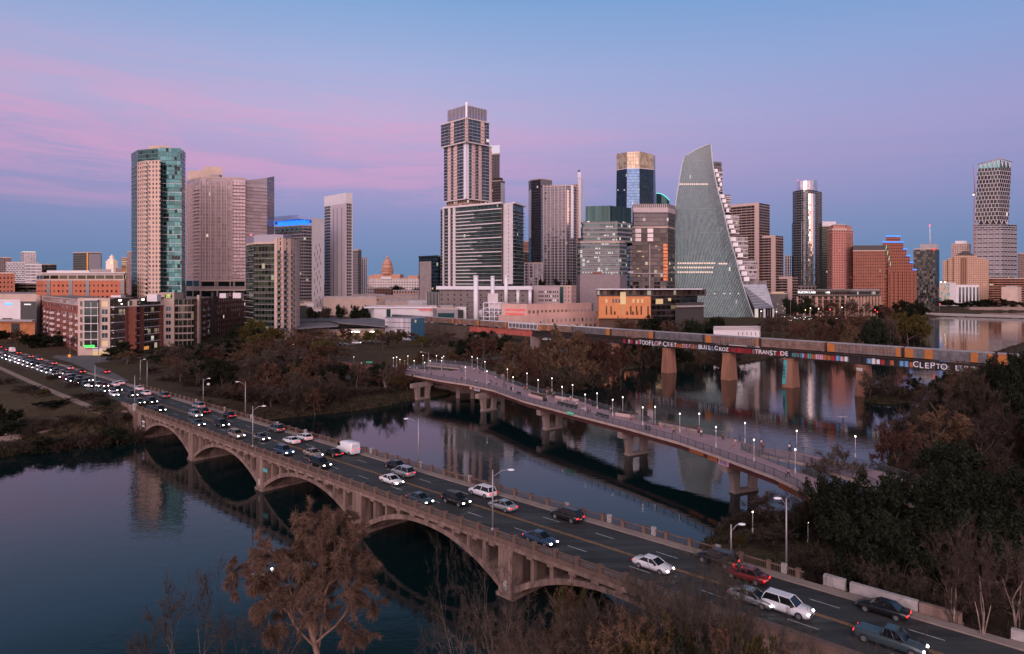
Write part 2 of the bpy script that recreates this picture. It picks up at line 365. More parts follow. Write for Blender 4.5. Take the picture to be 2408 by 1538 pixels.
# roads
ASPH = mat('asphalt', (.034, .036, .036), .75, noise=(.35, .28)); an = NT(ASPH.node_tree); ab = an.n['Principled BSDF']; ac = ab.inputs['Base Color'].links[0].from_socket; amp_ = an.node('ShaderNodeMapping'); atc = an.node('ShaderNodeTexCoord'); an.link(atc.outputs['Object'], amp_.inputs[0]); amp_.inputs['Rotation'].default_value = (0, 0, .757); amp_.inputs['Scale'].default_value = (.03, 1.0, 1)
at1 = an.ramp(an.noise(amp_.outputs[0], .85, 3, .6), [(.35, (.62,)*3), (.65, (1.5,)*3)]); an.put(ab.inputs['Base Color'], an.mix(1.0, ac, at1, 'MULTIPLY')); ASPH2 = mat('worn asphalt', (.11, .105, .108), .8, noise=(.3, .2))
PAVE = mat('sidewalk concrete', (.27, .21, .185), .9, noise=(.6, .18)); YEL = mat('yellow paint', (.42, .21, .07), .7, noise=(2, .4)); WHT = mat('white road paint', (.5, .5, .5), .7, noise=(2, .3))
CONC = mat('aged bridge concrete', (.20, .134, .11), .9, noise=(.8, .6), streak=True); CONC2 = mat('pale pier concrete', (.26, .19, .165), .9, noise=(.4, .18), streak=True)
WCONC = mat('whitewashed concrete', (.38, .345, .335), .85, noise=(1.1, .3)); DIRT = mat('trail gravel', (.27, .19, .155), .95, noise=(.8, .2)); RAILM = mat('brown rail paint', (.10, .062, .046), .6); PARC = mat('brown stained parapet', (.145, .092, .072), .9, noise=(.6, .3))
def strip(line, wd, z, name, m, kind='structure', zf=None):
    mb = MB(); L = []
    for i, q in enumerate(line):
        t = (Vector(line[min(i+1, len(line)-1)])-Vector(line[max(i-1, 0)])).normalized(); n = Vector((-t.y, t.x)); L.append((Vector(q)+n*wd/2, Vector(q)-n*wd/2))
    for (a, b_), (c_, d_) in zip(L, L[1:]):
        zz = [z if zf is None else zf(p.x, p.y)+.06 for p in (a, b_, d_, c_)]
        mb.face([(p.x, p.y, q) for p, q in zip((a, b_, d_, c_), zz)])
    return tag(mb.build(name, m), kind=kind)
mb = MB(); rbox(mb, -560, -2.02, 1.0, 12.6, 6.6, DECK); rbox(mb, 203.02, 330, 1.0, 12.6, 6.6, DECK); mb.face([RP(-2, 1.0, DECK), RP(203, 1.0, DECK), RP(203, 12.6, DECK), RP(-2, 12.6, DECK)])
tag(mb.build('road', ASPH), kind='structure')
mb = MB()
for p in (6.82, 7.14): mb.face([RP(-560, p-.07, DECK+.008), RP(330, p-.07, DECK+.008), RP(330, p+.07, DECK+.008), RP(-560, p+.07, DECK+.008)], m=0)
tag(mb.build('road_markings', YEL), kind='structure')
mb = MB()
for p in (4.0, 9.9):
    for k in range(-60, 27):
        t = k*9.2+2; mb.face([RP(t, p-.06, DECK+.008), RP(t+3, p-.06, DECK+.008), RP(t+3, p+.06, DECK+.008), RP(t, p+.06, DECK+.008)])
tag(mb.build('lane_markings', WHT), kind='structure')
mb = MB(); rbox(mb, 203.03, 330, 12.6, 15, 6.6, DECK+.15); rbox(mb, -200, -2.03, 12.6, 14.2, 6.6, DECK+.15); tag(mb.build('sidewalk', PAVE), kind='structure')
strip(CESAR, 11, 3.06, 'road_along_shore', ASPH2)
strip([RP(t, -7.2+(.02*abs(t+60) if t < -60 else 0)).xy for t in range(-240, -3, 8)], 2.2, 0, 'footpath', DIRT, zf=gz)
strip([W(x, y, 2.6).xy for x, y in ((-80, 1045), (60, 1027), (150, 1016), (235, 1006), (300, 1000))], 3.0, 0, 'trail', DIRT, zf=gz)
cp = lambda x, y: (x/3.773, 783.8+y/3.773)
mb = MB(); mb.face([W(*cp(x, y), 7.04) for x, y in ((1150, 425), (1000, 428), (640, 262), (460, 215), (500, 195), (1250, 213), (1250, 226), (980, 250), (840, 268), (840, 290), (985, 335))]); tag(mb.build('slip_road', ASPH2), kind='structure')
strip([W(x, y, 7).xy for x, y in ((560, 838), (640, 832), (760, 815), (900, 803), (1010, 797))], 8, 0, 'park_street', ASPH2, zf=gz)

# ================================================================ ARCH BRIDGE
r = thing('arch_bridge', 'long concrete open spandrel arch bridge carrying the traffic road over the lake', 'bridge', RP(100, 7, 0))
mb = MB(); rbox(mb, -2, 203, 0.05, 14.15, 6.35, 6.75); rbox(mb, -2, 203, 0.35, 13.85, 6.75, 7.19); mb.build('deck', CONC, r)
mb = MB(); rbox(mb, .5, 1.5, -.45, .05, 6.0, 6.34); o = mb.build('bracket', CONC, r); copies(o, [tuple(BD*(3.33*k))+(0,) for k in range(1, 60)])
mb = MB(); rbox(mb, -2, 203, -.55, .3, 6.36, 6.85); mb.build('cornice', CONC, r)
mb = MB(); rbox(mb, -2, 203, 13.9, 14.7, 6.36, 6.85); mb.build('cornice', CONC, r)
mb = MB(); rbox(mb, -2, 203, 12.6, 13.88, 7.19, DECK+.15); rbox(mb, -2, 203, .02, 1.0, 7.19, DECK+.15); mb.build('walkway', PAVE, r)
for p, q in ((-.32, -.1), (13.95, 14.17)):
    mb = MB(); rbox(mb, -2, 165.5, p-.05, q+.05, 6.84, 7.36)
    rbox(mb, -2, 165.5, p+.04, q-.04, 8.08, 8.2)
    for k in range(0, 670): rbox(mb, -2+k*.25, -1.95+k*.25, p+.08, q-.08, 7.36, 8.08, 1)
    mb.build('parapet_rail', [PARC, RAILM], r)
    mb = MB(); rbox(mb, -2, -1.56, p-.1, q+.1, 6.86, 8.3); rbox(mb, -2.04, -1.52, p-.14, q+.14, 8.3, 8.38); o = mb.build('parapet_post', PARC, r)
    copies(o, [tuple(BD*(3.333*k))+(0,) for k in range(1, 51)])
mb = MB(); rbox(mb, 165.51, 203, -.5, .2, 6.86, 8.1); rbox(mb, 165.51, 203, -.6, .3, 8.1, 8.25); mb.build('parapet_wall', PARC, r)
mb = MB(); rbox(mb, 0, .6, 13.9, 14.24, 7.4, 8.5); o = mb.build('painted_panel', WCONC, r); copies(o, [tuple(BD*t)+(0,) for t in (18, 33, 46, 58.5, 76, 83, 98, 111, 131.5, 139, 146, 155, 163, 168)])
SP = 33.33
for k in range(7):
    t = k*SP
    mb = MB(); rbox(mb, t-1.0, t+1.0, -.15, 14.3, -2, 6.35); rbox(mb, t-1.25, t+1.25, -.4, 1.6, -2, 6.33); rbox(mb, t-1.25, t+1.25, 12.5, 14.6, -2, 6.33)
    rbox(mb, t-1.5, t+1.5, -.6, 14.8, -2, .5); mb.build('pier', CONC, r)
    if k in (0, 2, 4):
        mb = MB(); rbox(mb, t-.35, t+.35, -.47, -.405, 1.0, 2.2); mb.build('number_plate', WCONC, r)
def arch(t0, p0, p1):
    mb = MB(); n = 22; a, e = t0+1.2, t0+SP-1.2; pts = []
    for i in range(n+1):
        u = 2*i/n-1; s = a+(e-a)*i/n; zi = .7+4.55*(1-abs(u)**2.15); pts.append((s, zi, min(6.3, zi+.62+.25*abs(u))))
    for (s0, a0, b0), (s1, a1, b1) in zip(pts, pts[1:]):
        q = [RP(s0, p0, a0), RP(s1, p0, a1), RP(s1, p0, b1), RP(s0, p0, b0)]; q2 = [RP(s0, p1, a0), RP(s1, p1, a1), RP(s1, p1, b1), RP(s0, p1, b0)]
        mb.face(q); mb.face(q2[::-1]); mb.face([q[3], q[2], q2[2], q2[3]]); mb.face([q[1], q[0], q2[0], q2[1]])
    return mb
for k in range(6):
    t = k*SP
    for p0, p1 in ((-.1, 2.6), (11.6, 14.25)):
        arch(t, p0, p1).build('arch_rib', CONC, r)
    for j in range(1, 10):
        u = 2*j/10-1; s = t+1.2+(SP-2.4)*j/10; ze = .7+4.55*(1-abs(u)**2.15)+.45
        if ze > 5.6: continue
        mb = MB(); rbox(mb, s-.28, s+.28, 0.0, .8, ze, 6.35); rbox(mb, s-.28, s+.28, 13.3, 14.1, ze, 6.35); rbox(mb, s-.16, s+.16, .8, 13.3, ze, 6.35); mb.build('spandrel_column', CONC, r)
GRAF = [mat('graffiti white', (.7, .7, .72)), mat('graffiti teal', (.08, .35, .36)), mat('graffiti red', (.4, .02, .03)), mat('graffiti black', (.015, .015, .018)), mat('graffiti pink', (.6, .35, .42)), mat('graffiti blue', (.15, .35, .6)), mat('graffiti rust', (.4, .12, .04)), mat('graffiti green', (.05, .2, .05)), mat('graffiti violet', (.25, .18, .35)), mat('graffiti dull', (.16, .12, .12), noise=(1.5, .7))]
ORG = Vector(r.location)
mb = MB(); rbox(mb, 2.4, 4.1, -.47, -.44, 3.4, 4.9, 1); mb.build('graffiti', [GRAF[0], GRAF[0]], r)
lettering('ATX', 1.0, RP(2, -.5), RP(5, -.5), 1.25, 4.1, GRAF[3], r, d=.0)
mb = MB(); rbox(mb, 68.2, 70.0, -.44, -.42, 4.0, 4.7, 1); mb.build('graffiti', [GRAF[7], GRAF[1]], r)
# north abutment and south retaining walls
r = thing('abutment_wall', 'sloping concrete wing wall where the arch bridge meets the north bank', 'wall', RP(-8, 0, 3))
mb = MB(); rbox(mb, -13, -2.06, -.5, 14.6, 1, 6.3); rbox(mb, -14, -2.06, -.55, -.1, 6.31, 7.9); rbox(mb, -3.5, -2.08, -.8, 15, 1, 6.9); mb.build('wall_body', CONC, r)
mb = MB(); rbox(mb, -3.4, -2.2, -.9, -.2, 6.9, 8.7); mb.build('end_post', WCONC, r)
r = thing('railing_fence', 'concrete posted fence along the far sidewalk north of the arch bridge', 'fence', RP(-20, 14, 7))
mb = MB(); rbox(mb, -45, -2.1, 14.25, 14.35, 8.0, 8.15); rbox(mb, -45, -2.1, 14.25, 14.35, 7.5, 7.6); mb.build('rail', RAILM, r)
mb = MB(); rbox(mb, -45, -44.6, 14.1, 14.5, 6.5, 8.3); o = mb.build('post', CONC, r); copies(o, [tuple(BD*(3.3*k))+(0,) for k in range(1, 13)])
r = thing('retaining_wall', 'long low concrete wall on the near edge of the road past the bridge', 'wall', RP(215, -1, 5))
mb = MB(); rbox(mb, 203.1, 300, -1.2, -.2, 2, 8.0); rbox(mb, 203.1, 300, -1.35, -.05, 8.0, 8.2); mb.build('wall_body', CONC, r)
lab = ['short whitewashed concrete barrier nearest the lamp post on the far sidewalk', 'longest whitewashed concrete barrier block on the far sidewalk', 'brown unpainted barrier with a white end beside the far sidewalk', 'rounded white end block of the sidewalk barrier by the tubular rail']
for (t0, t1, h, cm), l in zip(((167.5, 169.7, 1.2, WCONC), (170.2, 176.6, 1.1, WCONC), (176.7, 180.3, 1.05, CONC), (184.2, 187.8, 1.0, WCONC)), lab):
    r = thing('concrete_barrier', l, 'barrier', RP(t0, 14.4, DECK+.1), 'barrier blocks by the far sidewalk')
    mb = MB(); rbox(mb, t0, t1, 14.25, 14.8, 7.0, DECK+h); mb.build('block', cm, r)
    mb = MB(); rbox(mb, t0-.1, t1+.1, 14.15, 14.9, 6.9, 7.3); mb.build('base', CONC, r)
# ================================================================ PEDESTRIAN BRIDGE
PZ = 7.4
def pz(pts): return [W(x, y, PZ).xy for x, y in pts]
near = pz([(1038, 895), (1097, 903.7), (1160, 917.5), (1233, 943.5), (1331.8, 970), (1473.7, 1006), (1598.6, 1040.6), (1692, 1073.4)])
far = pz([(1123, 867), (1160, 884), (1191, 898), (1264.6, 923), (1370, 946), (1539, 1000), (1642, 1018.7), (1739, 1036)])
nramp_n = pz([(951.8, 878.5), (1038, 895)]); nramp_f = pz([(958, 867), (1055, 872)])
r = thing('footbridge', 'curved pink paved footbridge on concrete piers with dark red girders and lamps', 'bridge', (20, 180, 0))
DKM = mat('pink deck pavers', (.36, .235, .255), .85, noise=(.5, .14)); GIRD = mat('dark red girder steel', (.085, .028, .024), .6, noise=(.3, .3)); GIRO = mat('orange red girder steel', (.27, .075, .035), .6, noise=(.3, .3)); FAS = mat('slab edge concrete', (.42, .31, .27), .9, noise=(.6, .2))
FEN = mat('grey mesh railing', (.13, .15, .17), .5, metal=.4)
def deck_strip(mb, a, b_):
    for i in range(len(a)-1):
        q = [a[i], a[i+1], b_[i+1], b_[i]]
        mb.face([(p[0], p[1], PZ) for p in q], m=0); mb.face([(p[0], p[1], PZ-.5) for p in q[::-1]], m=1)
        for e in ((a[i], a[i+1]), (b_[i+1], b_[i])): mb.face([(e[0][0], e[0][1], PZ-.5), (e[1][0], e[1][1], PZ-.5), (e[1][0], e[1][1], PZ+.06), (e[0][0], e[0][1], PZ+.06)], m=1)
    for e in ((b_[0], a[0]), (a[-1], b_[-1])): mb.face([(e[0][0], e[0][1], PZ-.5), (e[1][0], e[1][1], PZ-.5), (e[1][0], e[1][1], PZ), (e[0][0], e[0][1], PZ)], m=1)
sm_n = pz([(1692, 1073.4), (1818.6, 1120.3), (1872.5, 1146.5), (1930, 1180), (1990, 1225)]); sm_f = pz([(1745, 1058.4), (1856, 1102.5), (1915, 1124), (1985, 1150), (2060, 1185)])
sr_n = pz([(1752, 1058), (1791, 1070), (1889, 1089), (2035, 1137), (2150, 1190)]); sr_f = pz([(1741, 1037), (1791, 1052), (1889, 1066.6), (2085, 1112), (2230, 1160)])
nr_n = pz([(1090, 877), (1080, 866), (1040, 862), (1003, 858.5)]); nr_f = pz([(1123, 866), (1095, 859.5), (1048, 855), (1005, 852)])
mb = MB(); deck_strip(mb, near, far); deck_strip(mb, sm_n, sm_f); deck_strip(mb, sr_n, sr_f); deck_strip(mb, nramp_n, nramp_f); deck_strip(mb, nr_n, nr_f)
q = [near[-1], sm_f[0], sr_f[0]]; mb.face([(p[0], p[1], PZ+.003) for p in q]); q = [near[0], nr_n[0], far[0], nramp_f[1]]; mb.face([(p[0], p[1], PZ+.002) for p in (near[0], near[0]*.4+far[0]*.6, far[0], nramp_f[1])])
mb.build('deck', [DKM, FAS], r)
def curtain(line, z0, z1, th, name, m, inset=0):
    mb = MB()
    for a, b_ in zip(line, line[1:]): mb.ebox(a, b_, 0, (b_-a).length, z0, z1, -th-inset, -inset)
    return mb.build(name, m, r)
full_near = nramp_n+near[1:]+sm_n[1:]
curtain(near+sm_n[1:2], 5.75, PZ-.52, .7, 'girder', GIRD, .9); curtain(nramp_n, 5.9, PZ-.52, .6, 'girder', GIRD, .9)
curtain(sm_n[1:], 5.5, PZ-.52, .7, 'girder', GIRO, .9); curtain(list(reversed(far)), 5.75, PZ-.52, .7, 'girder', GIRD, .9); curtain(list(reversed(sm_f)), 5.6, PZ-.52, .6, 'girder', GIRO, .9)
def railing(line):
    mb = MB()
    for a, b_ in zip(line, line[1:]):
        L = (b_-a).length; mb.ebox(a, b_, 0, L, PZ+1.3, PZ+1.38, -.2, -.12); mb.ebox(a, b_, 0, L, PZ+.15, PZ+.2, -.2, -.14)
        n = max(1, int(L/2.4))
        for i in range(n+1): mb.ebox(a, b_, L*i/n-.05, L*i/n+.05, PZ, PZ+1.45, -.22, -.1)
        k = int(L/.22)
        for i in range(k): mb.ebox(a, b_, L*i/k-.025, L*i/k+.025, PZ+.2, PZ+1.3, -.175, -.155)
    return mb.build('railing', FEN, r)
railing(full_near); railing(list(reversed(far))); railing(list(reversed(sm_f))); railing(sr_n); railing(list(reversed(sr_f))); railing([nramp_f[1], nramp_f[0]]); railing(list(reversed(nr_f))); railing(nr_n)
dirs = Vector((.5, -.866))
for (x, y, d, dw) in ((-33.5, 238.6, (.75, -.66), 0), (-9.5, 216.5, (.72, -.7), 0), (9.0, 188.8, (.58, -.81), 0), (27.0, 160.5, (.5, -.866), 0), (42.5, 131.5, (.42, -.9), -.6)):
    d = Vector(d).normalized(); n = Vector((-d.y, d.x)); c = Vector((x, y)); mb = MB()
    def P(a, o, z): q = c+n*a+d*o; return (q.x, q.y, z)
    W0 = 5.7
    for s in (0, 1):        # two legs that lean outwards as they rise
        secs = []
        for i in range(9):
            u = i/8; z = -1+u*5.6; bulge = .85*u**2.6
            a0, a1 = (-.05-bulge, 1.8-.3*math.sin(u*3.1)-.25*u) if s == 0 else (W0-1.8+.3*math.sin(u*3.1)+.25*u, W0+.05+bulge)
            secs.append([P(a0, -.55, z), P(a1, -.55, z), P(a1, .55, z), P(a0, .55, z)])
        mb.loft(secs, smooth=False)
    mb.loft([[P(-.3, -.9, -1.5), P(W0+.3, -.9, -1.5), P(W0+.3, .9, -1.5), P(-.3, .9, -1.5)], [P(-.1, -.8, .55), P(W0+.1, -.8, .55), P(W0+.1, .8, .55), P(-.1, .8, .55)]], smooth=False)
    mb.loft([[P(-2.2, -.8, 4.3), P(W0+1.6, -.8, 4.3), P(W0+1.6, .8, 4.3), P(-2.2, .8, 4.3)], [P(-2.2, -.8, 5.74), P(W0+1.6, -.8, 5.74), P(W0+1.6, .8, 5.74), P(-2.2, .8, 5.74)]], smooth=False)
    mb.build('pier', CONC2, r)
for x, y in ((-19.2, 243), (-14, 242), (-8.7, 241), (-3.5, 254)):
    mb = MB(); mb.box(x-.7, y-.7, -1, x+.7, y+.7, 6.9); mb.build('column', CONC2, r)
mb = MB(); mb.box(-29, 253, -.5, -4, 262, 3.0); mb.box(-22, 250, 3.0, -6, 262, 6.9); mb.build('abutment', CONC2, r)
for i, (u, w_, z0, z1, mi) in enumerate(((.35, 2.2, 5.8, 6.85, 6), (3.1, 3.4, 5.8, 6.85, 0))):
    A_, B_ = near[1], near[2]; mb = MB(); mb.ebox(A_, B_, u, u+w_, z0, z1, -.9, -.86); mb.build('graffiti', GRAF[mi], r)
A_, B_ = near[1], near[2]; ORG = Vector(r.location); lettering('ANKLE', 1.0, A_, B_, 4.7, 6.35, GRAF[8], r, d=-.84); lettering('BK', 1.0, A_, B_, 1.4, 6.35, GRAF[0], r, d=-.84)
A_, B_ = near[6], near[7]; mb = MB(); L = (B_-A_).length; mb.ebox(A_, B_, 2, 6.5, 5.9, 6.8, -.9, -.87); mb.ebox(A_, B_, L-4.6, L-1.8, 5.76, 6.86, -.9, -.87); mb.build('graffiti', GRAF[6], r)
A_, B_ = sm_n[0], sm_n[1]; mb = MB(); mb.ebox(A_, B_, -1.5, 1.6, 5.6, 6.85, -.89, -.84); mb.build('graffiti', GRAF[4], r); lettering('RAK', 1.1, A_, B_, .1, 6.2, GRAF[8], r, d=-.83)
A_, B_ = near[4], near[5]; mb = MB(); mb.ebox(A_, B_, .3, 3.1, PZ-.35, PZ+.55, .02, .08); mb.build('street_sign', mat('green sign', (.015, .30, .16), .5, emis=(.01, .3, .15), estr=.25), r); lettering('LADY BIRD LAKE', .32, A_, B_, 1.7, PZ+.1, GRAF[0], r, d=.1)
# brown retaining wall of the ramp that leads to the footbridge
r = thing('ramp_wall', 'low brown ramp wall leading left from the footbridge deck', 'wall', (-60, 265, 4)); RW = mat('brown ramp panels', (.14, .055, .04), .8, noise=(.5, .25))
rl = [W(x, y, PZ).xy for x, y in ((700, 836), (790, 850), (870, 860), (958, 874))]; mb = MB()
for a, b_ in zip(rl, rl[1:]): mb.ebox(a, b_, 0, (b_-a).length, 3, PZ+.1, -2.5, 0)
mb.build('wall_body', RW, r)
mb = MB()
for a, b_ in zip(rl, rl[1:]): mb.ebox(a, b_, 0, (b_-a).length, PZ+1.1, PZ+1.2, -.2, -.1); mb.ebox(a, b_, 0, (b_-a).length, PZ+.6, PZ+.65, -.2, -.1)
mb.build('railing', FEN, r)

# ================================================================ RAILWAY BRIDGE AND TRAIN
TA = Vector((71, 313)); TD = Vector((.643, -.766)); TN = Vector((.766, .643))       # along the track towards the right, and across it
def TP(s, p, z): q = TA+TD*s+TN*p; return Vector((q.x, q.y, z))
def tbox(mb, s0, s1, p0, p1, z0, z1, m=0): return mb.obox(TP(s0, p0, z0), tuple(TD*(s1-s0))+(0,), tuple(TN*(p1-p0))+(0,), (0, 0, z1-z0), m)
r = thing('railway_bridge', 'dark plate girder railway bridge covered in graffiti on stone piers', 'bridge', TP(40, 1.5, 0))
STEEL = mat('dark bridge steel', (.022, .016, .016), .7, noise=(.5, .4)); STONE = mat('rust stained pier stone', (.27, .125, .08), .9, noise=(.5, .32), streak=True)
piers = [0, 31.3, 58.8, 86.5, 114.8]
for i, s in enumerate([-62, -31]+piers+[145, 175]):
    mb = MB(); b0 = [TP(s-2.2, -1.6, -1.5), TP(s+2.2, -1.6, -1.5), TP(s+2.2, 4.6, -1.5), TP(s-2.2, 4.6, -1.5)]; t0 = [TP(s-1.6, -.9, 11), TP(s+1.6, -.9, 11), TP(s+1.6, 3.9, 11), TP(s-1.6, 3.9, 11)]
    mb.loft([b0, t0], smooth=False); mb.loft([[p+Vector((0, 0, 0)) for p in (TP(s-1.9, -1.2, 10.9), TP(s+1.9, -1.2, 10.9), TP(s+1.9, 4.2, 10.9), TP(s-1.9, 4.2, 10.9))], [TP(s-1.9, -1.2, 11.3), TP(s+1.9, -1.2, 11.3), TP(s+1.9, 4.2, 11.3), TP(s-1.9, 4.2, 11.3)]], smooth=False)
    mb.build('pier', STONE, r)
ends = [-92, -62, -31, 0, 31.3, 58.8, 86.5, 114.8, 145, 175]
for a, b_ in zip(ends, ends[1:]):
    mb = MB(); n = int((b_-a)/1.55)
    for p in (0, 2.9): tbox(mb, a+.1, b_-.1, p, p+.12, 11.75, 14.0); tbox(mb, a+.1, b_-.1, p-.2, p+.3, 11.6, 11.75); tbox(mb, a+.1, b_-.1, p-.2, p+.3, 14.0, 14.15)
    for i in range(n+1): u = a+.2+(b_-a-.5)*i/n; tbox(mb, u, u+.1, -.18, 0, 11.75, 14.0)
    tbox(mb, a+.1, b_-.1, .2, 2.8, 12.4, 12.6); mb.build('plate_girder', STEEL, r)
mb = MB()
for i in range(int(267/.6)): tbox(mb, -92+i*.6, -91.7+i*.6, -.6, 3.6, 14.16, 14.36)
mb.build('sleepers', mat('tarred timber', (.03, .022, .02), .9), r)
mb = MB(); tbox(mb, -92, 175, .72, .8, 14.36, 14.52); tbox(mb, -92, 175, 2.2, 2.28, 14.36, 14.52); mb.build('rails', mat('rail steel', (.12, .09, .08), .4, .8), r)
rb = random.Random(3)
def panels(s0, s1, cols, group=1.55, fill=1.0):
    n = int((s1-s0)/group)
    for i in range(n):
        if rb.random() > fill: continue
        mb = MB(); s = s0+i*group; tbox(mb, s+.06, s+group-.14, -.05, -.02, 11.9+rb.random()*.15, 13.9-rb.random()*.3); mb.build('graffiti', GRAF[cols[i % len(cols)] if len(cols) < 4 else rb.choice(cols)], r)
def tl(txt, s, z, size, m, d=.22):
    for k, ch in enumerate(txt):        # hand sprayed: every letter its own size, tilt and fill
        u = s+(k-(len(txt)-1)/2)*size*.66; q = rb.uniform(.88, 1.16); zz = z+rb.uniform(-.12, .12)
        for mm, dd, kk in ((3 if m != 3 else 0, d-.05, .09), (m if rb.random() < .8 else rb.choice((0, 4, 5)), d, .012)):
            o = lettering(ch, size*q, TP(u-5, 0, 0), TP(u+5, 0, 0), 5, zz, GRAF[mm], r, d=dd, sx=rb.uniform(.9, 1.1), fat=kk, name='graffiti')
panels(-26, -13, [2, 3, 4], fill=.9); panels(-13, 30, [6, 8, 3, 9, 9, 1, 9], fill=.95); panels(32, 57, [2, 9, 2]); panels(104, 116, [9, 3, 8]); panels(31.8, 44, [2]); panels(44, 56, [2, 0, 2], fill=.9); panels(60, 82, [1, 0, 4, 5, 6, 0, 2]); panels(88, 104, [6, 4, 0, 5, 2], fill=.75); panels(116, 134, [4, 5, 0, 8, 7]); panels(134, 144, [8, 4, 1], fill=.5)
tl('TOOFLOP', -9.5, 12.9, 2.9, 0); tl('CEET', 2, 12.9, 2.9, 0); tl('DEF', 11, 12.9, 2.4, 4); tl('BUILLC', 22, 12.9, 2.5, 0); tl('KOZ', 29.8, 12.8, 2.4, 0); tl('TRANST', 49, 12.9, 2.4, 0); tl('DE', 57, 12.9, 2.6, 0); tl('CLEPTO', 108.5, 12.9, 2.6, 0); tl('KNUK', 119, 12.9, 1.9, 3); tl('XXII', 63, 12.9, 1.8, 1)
for ps, tx, mi in ((58.8, 'CRZY', 3), (86.5, 'TRE', 0)):
    A_, B_ = TP(ps-2, -1.5, 0), TP(ps+2, -1.5, 0); lettering(tx if mi == 0 else '\n'.join(tx), 1.4, A_, B_, 1.6 if mi == 0 else .7, 9.6 if mi == 0 else 6, GRAF[mi], r, d=.02 if mi == 0 else -.0)
mb = MB(); mb.obox(TP(56.75, -1.66, 1.2), tuple(TD*1.5)+(0,), tuple(TN*.12)+(0,), tuple(TN*.62+TD*.35)+(9.4,)); mb.build('graffiti', GRAF[1], r)
# embankment north of the river, and the short red girder span above the shore road
emb = MB()
for s0, s1 in ((-420, -151),):
    emb.loft([[TP(s, -7, 4), TP(s, 10, 4), TP(s, 4.4, 14.1), TP(s, -1.4, 14.1)] for s in (s0, s1)], smooth=False)
tag(emb.build('railway_terrain', mat('ballast and scrub', (.07, .048, .036), .95, noise=(.4, .35)), org=(0, 0, 0)), kind='structure')
r = thing('red_girder_bridge', 'short red painted steel girder span under the train above the shore road', 'bridge', TP(-120, 1.5, 4)); RED = mat('faded red bridge paint', (.40, .095, .075), .7, noise=(.25, .25))
for s0, s1 in ((-150.5, -121), (-120.8, -92.2)):
    mb = MB(); tbox(mb, s0, s1, -.9, -.6, 11.2, 14.3); tbox(mb, s0, s1, 3.6, 3.9, 11.2, 14.3); tbox(mb, s0, s1, -.6, 3.6, 12.6, 13)
    for i in range(13): tbox(mb, s0+i*(s1-s0-.2)/12, s0+.15+i*(s1-s0-.2)/12, -1.02, -.9, 11.2, 14.3)
    tbox(mb, s0, s1, -1.1, -.9, 14.1, 14.35); mb.build('plate_girder', RED, r)
for s in (-151, -121, -92):
    mb = MB(); tbox(mb, s-.9, s+.9, -1.3, 4.3, 2, 11.19); mb.build('pier', CONC2, r)
# the train: long covered auto-rack wagons
GRY = mat('galvanised wagon side', (.165, .155, .165), .55, .4, noise=(.5, .42)); BRN = mat('weathered wagon side', (.20, .125, .10), .75, noise=(.5, .5)); ORA = mat('orange wagon end', (.44, .15, .03), .6, noise=(.6, .2)); ROOFW = mat('pale wagon roof', (.60, .58, .60), .5, noise=(.3, .12)); ROOFG = mat('grey wagon roof', (.30, .28, .29), .6, noise=(.3, .2)); WHS = mat('pale wagon side', (.55, .53, .55), .6)
DARK = mat('near black metal', (.02, .02, .022), .7)
def wagon(s0, side, roof, ora, slats, label, white=False):
    L = 26.2; r = thing('train_wagon', label, 'train wagon', TP(s0+L/2, 1.5, 14.5), 'wagons of the freight train')
    mb = MB(); tbox(mb, s0+.3, s0+L-.3, 0, 3.0, 15.15, 18.35); mb.build('body', side, r)
    mb = MB(); mb.loft([[TP(s, -.04, 18.35), TP(s, 3.04, 18.35), TP(s, 2.3, 18.72), TP(s, .7, 18.72)] for s in (s0+.2, s0+L-.2)], smooth=False); mb.build('roof', roof, r)
    mb = MB()
    for k in range(22): u = s0+.5+k*(L-1.2)/21; tbox(mb, u, u+.12, -.07, -.002, 15.15, 18.34)
    tbox(mb, s0+.3, s0+L-.3, -.09, -.075, 16.7, 16.8); mb.build('side_ribs', slats, r)
    for (u0, u1) in ora:
        mb = MB(); tbox(mb, s0+u0, s0+u1, -.12, -.08, 15.16, 18.3); mb.build('orange_panel', ORA, r)
    if white:
        for k in range(8): mb = MB(); tbox(mb, s0+1.5+k*3.1, s0+3.9+k*3.1, -.12, -.08, 15.6, 17.9); mb.build('mesh_panel', GRY, r)
    mb = MB(); tbox(mb, s0+.1, s0+L-.1, .3, 2.7, 14.95, 15.149); mb.build('underframe', DARK, r)
    for u in (4.3, L-4.3):
        mb = MB()
        for du in (-.9, .9):
            for p in (.65, 2.2): mb.tube([TP(s0+u+du, p, 14.94), TP(s0+u+du, p+.14, 14.94)], .42, 12)
        tbox(mb, s0+u-1.5, s0+u+1.5, .5, .62, 14.8, 15.1); mb.build('bogie', DARK, r)
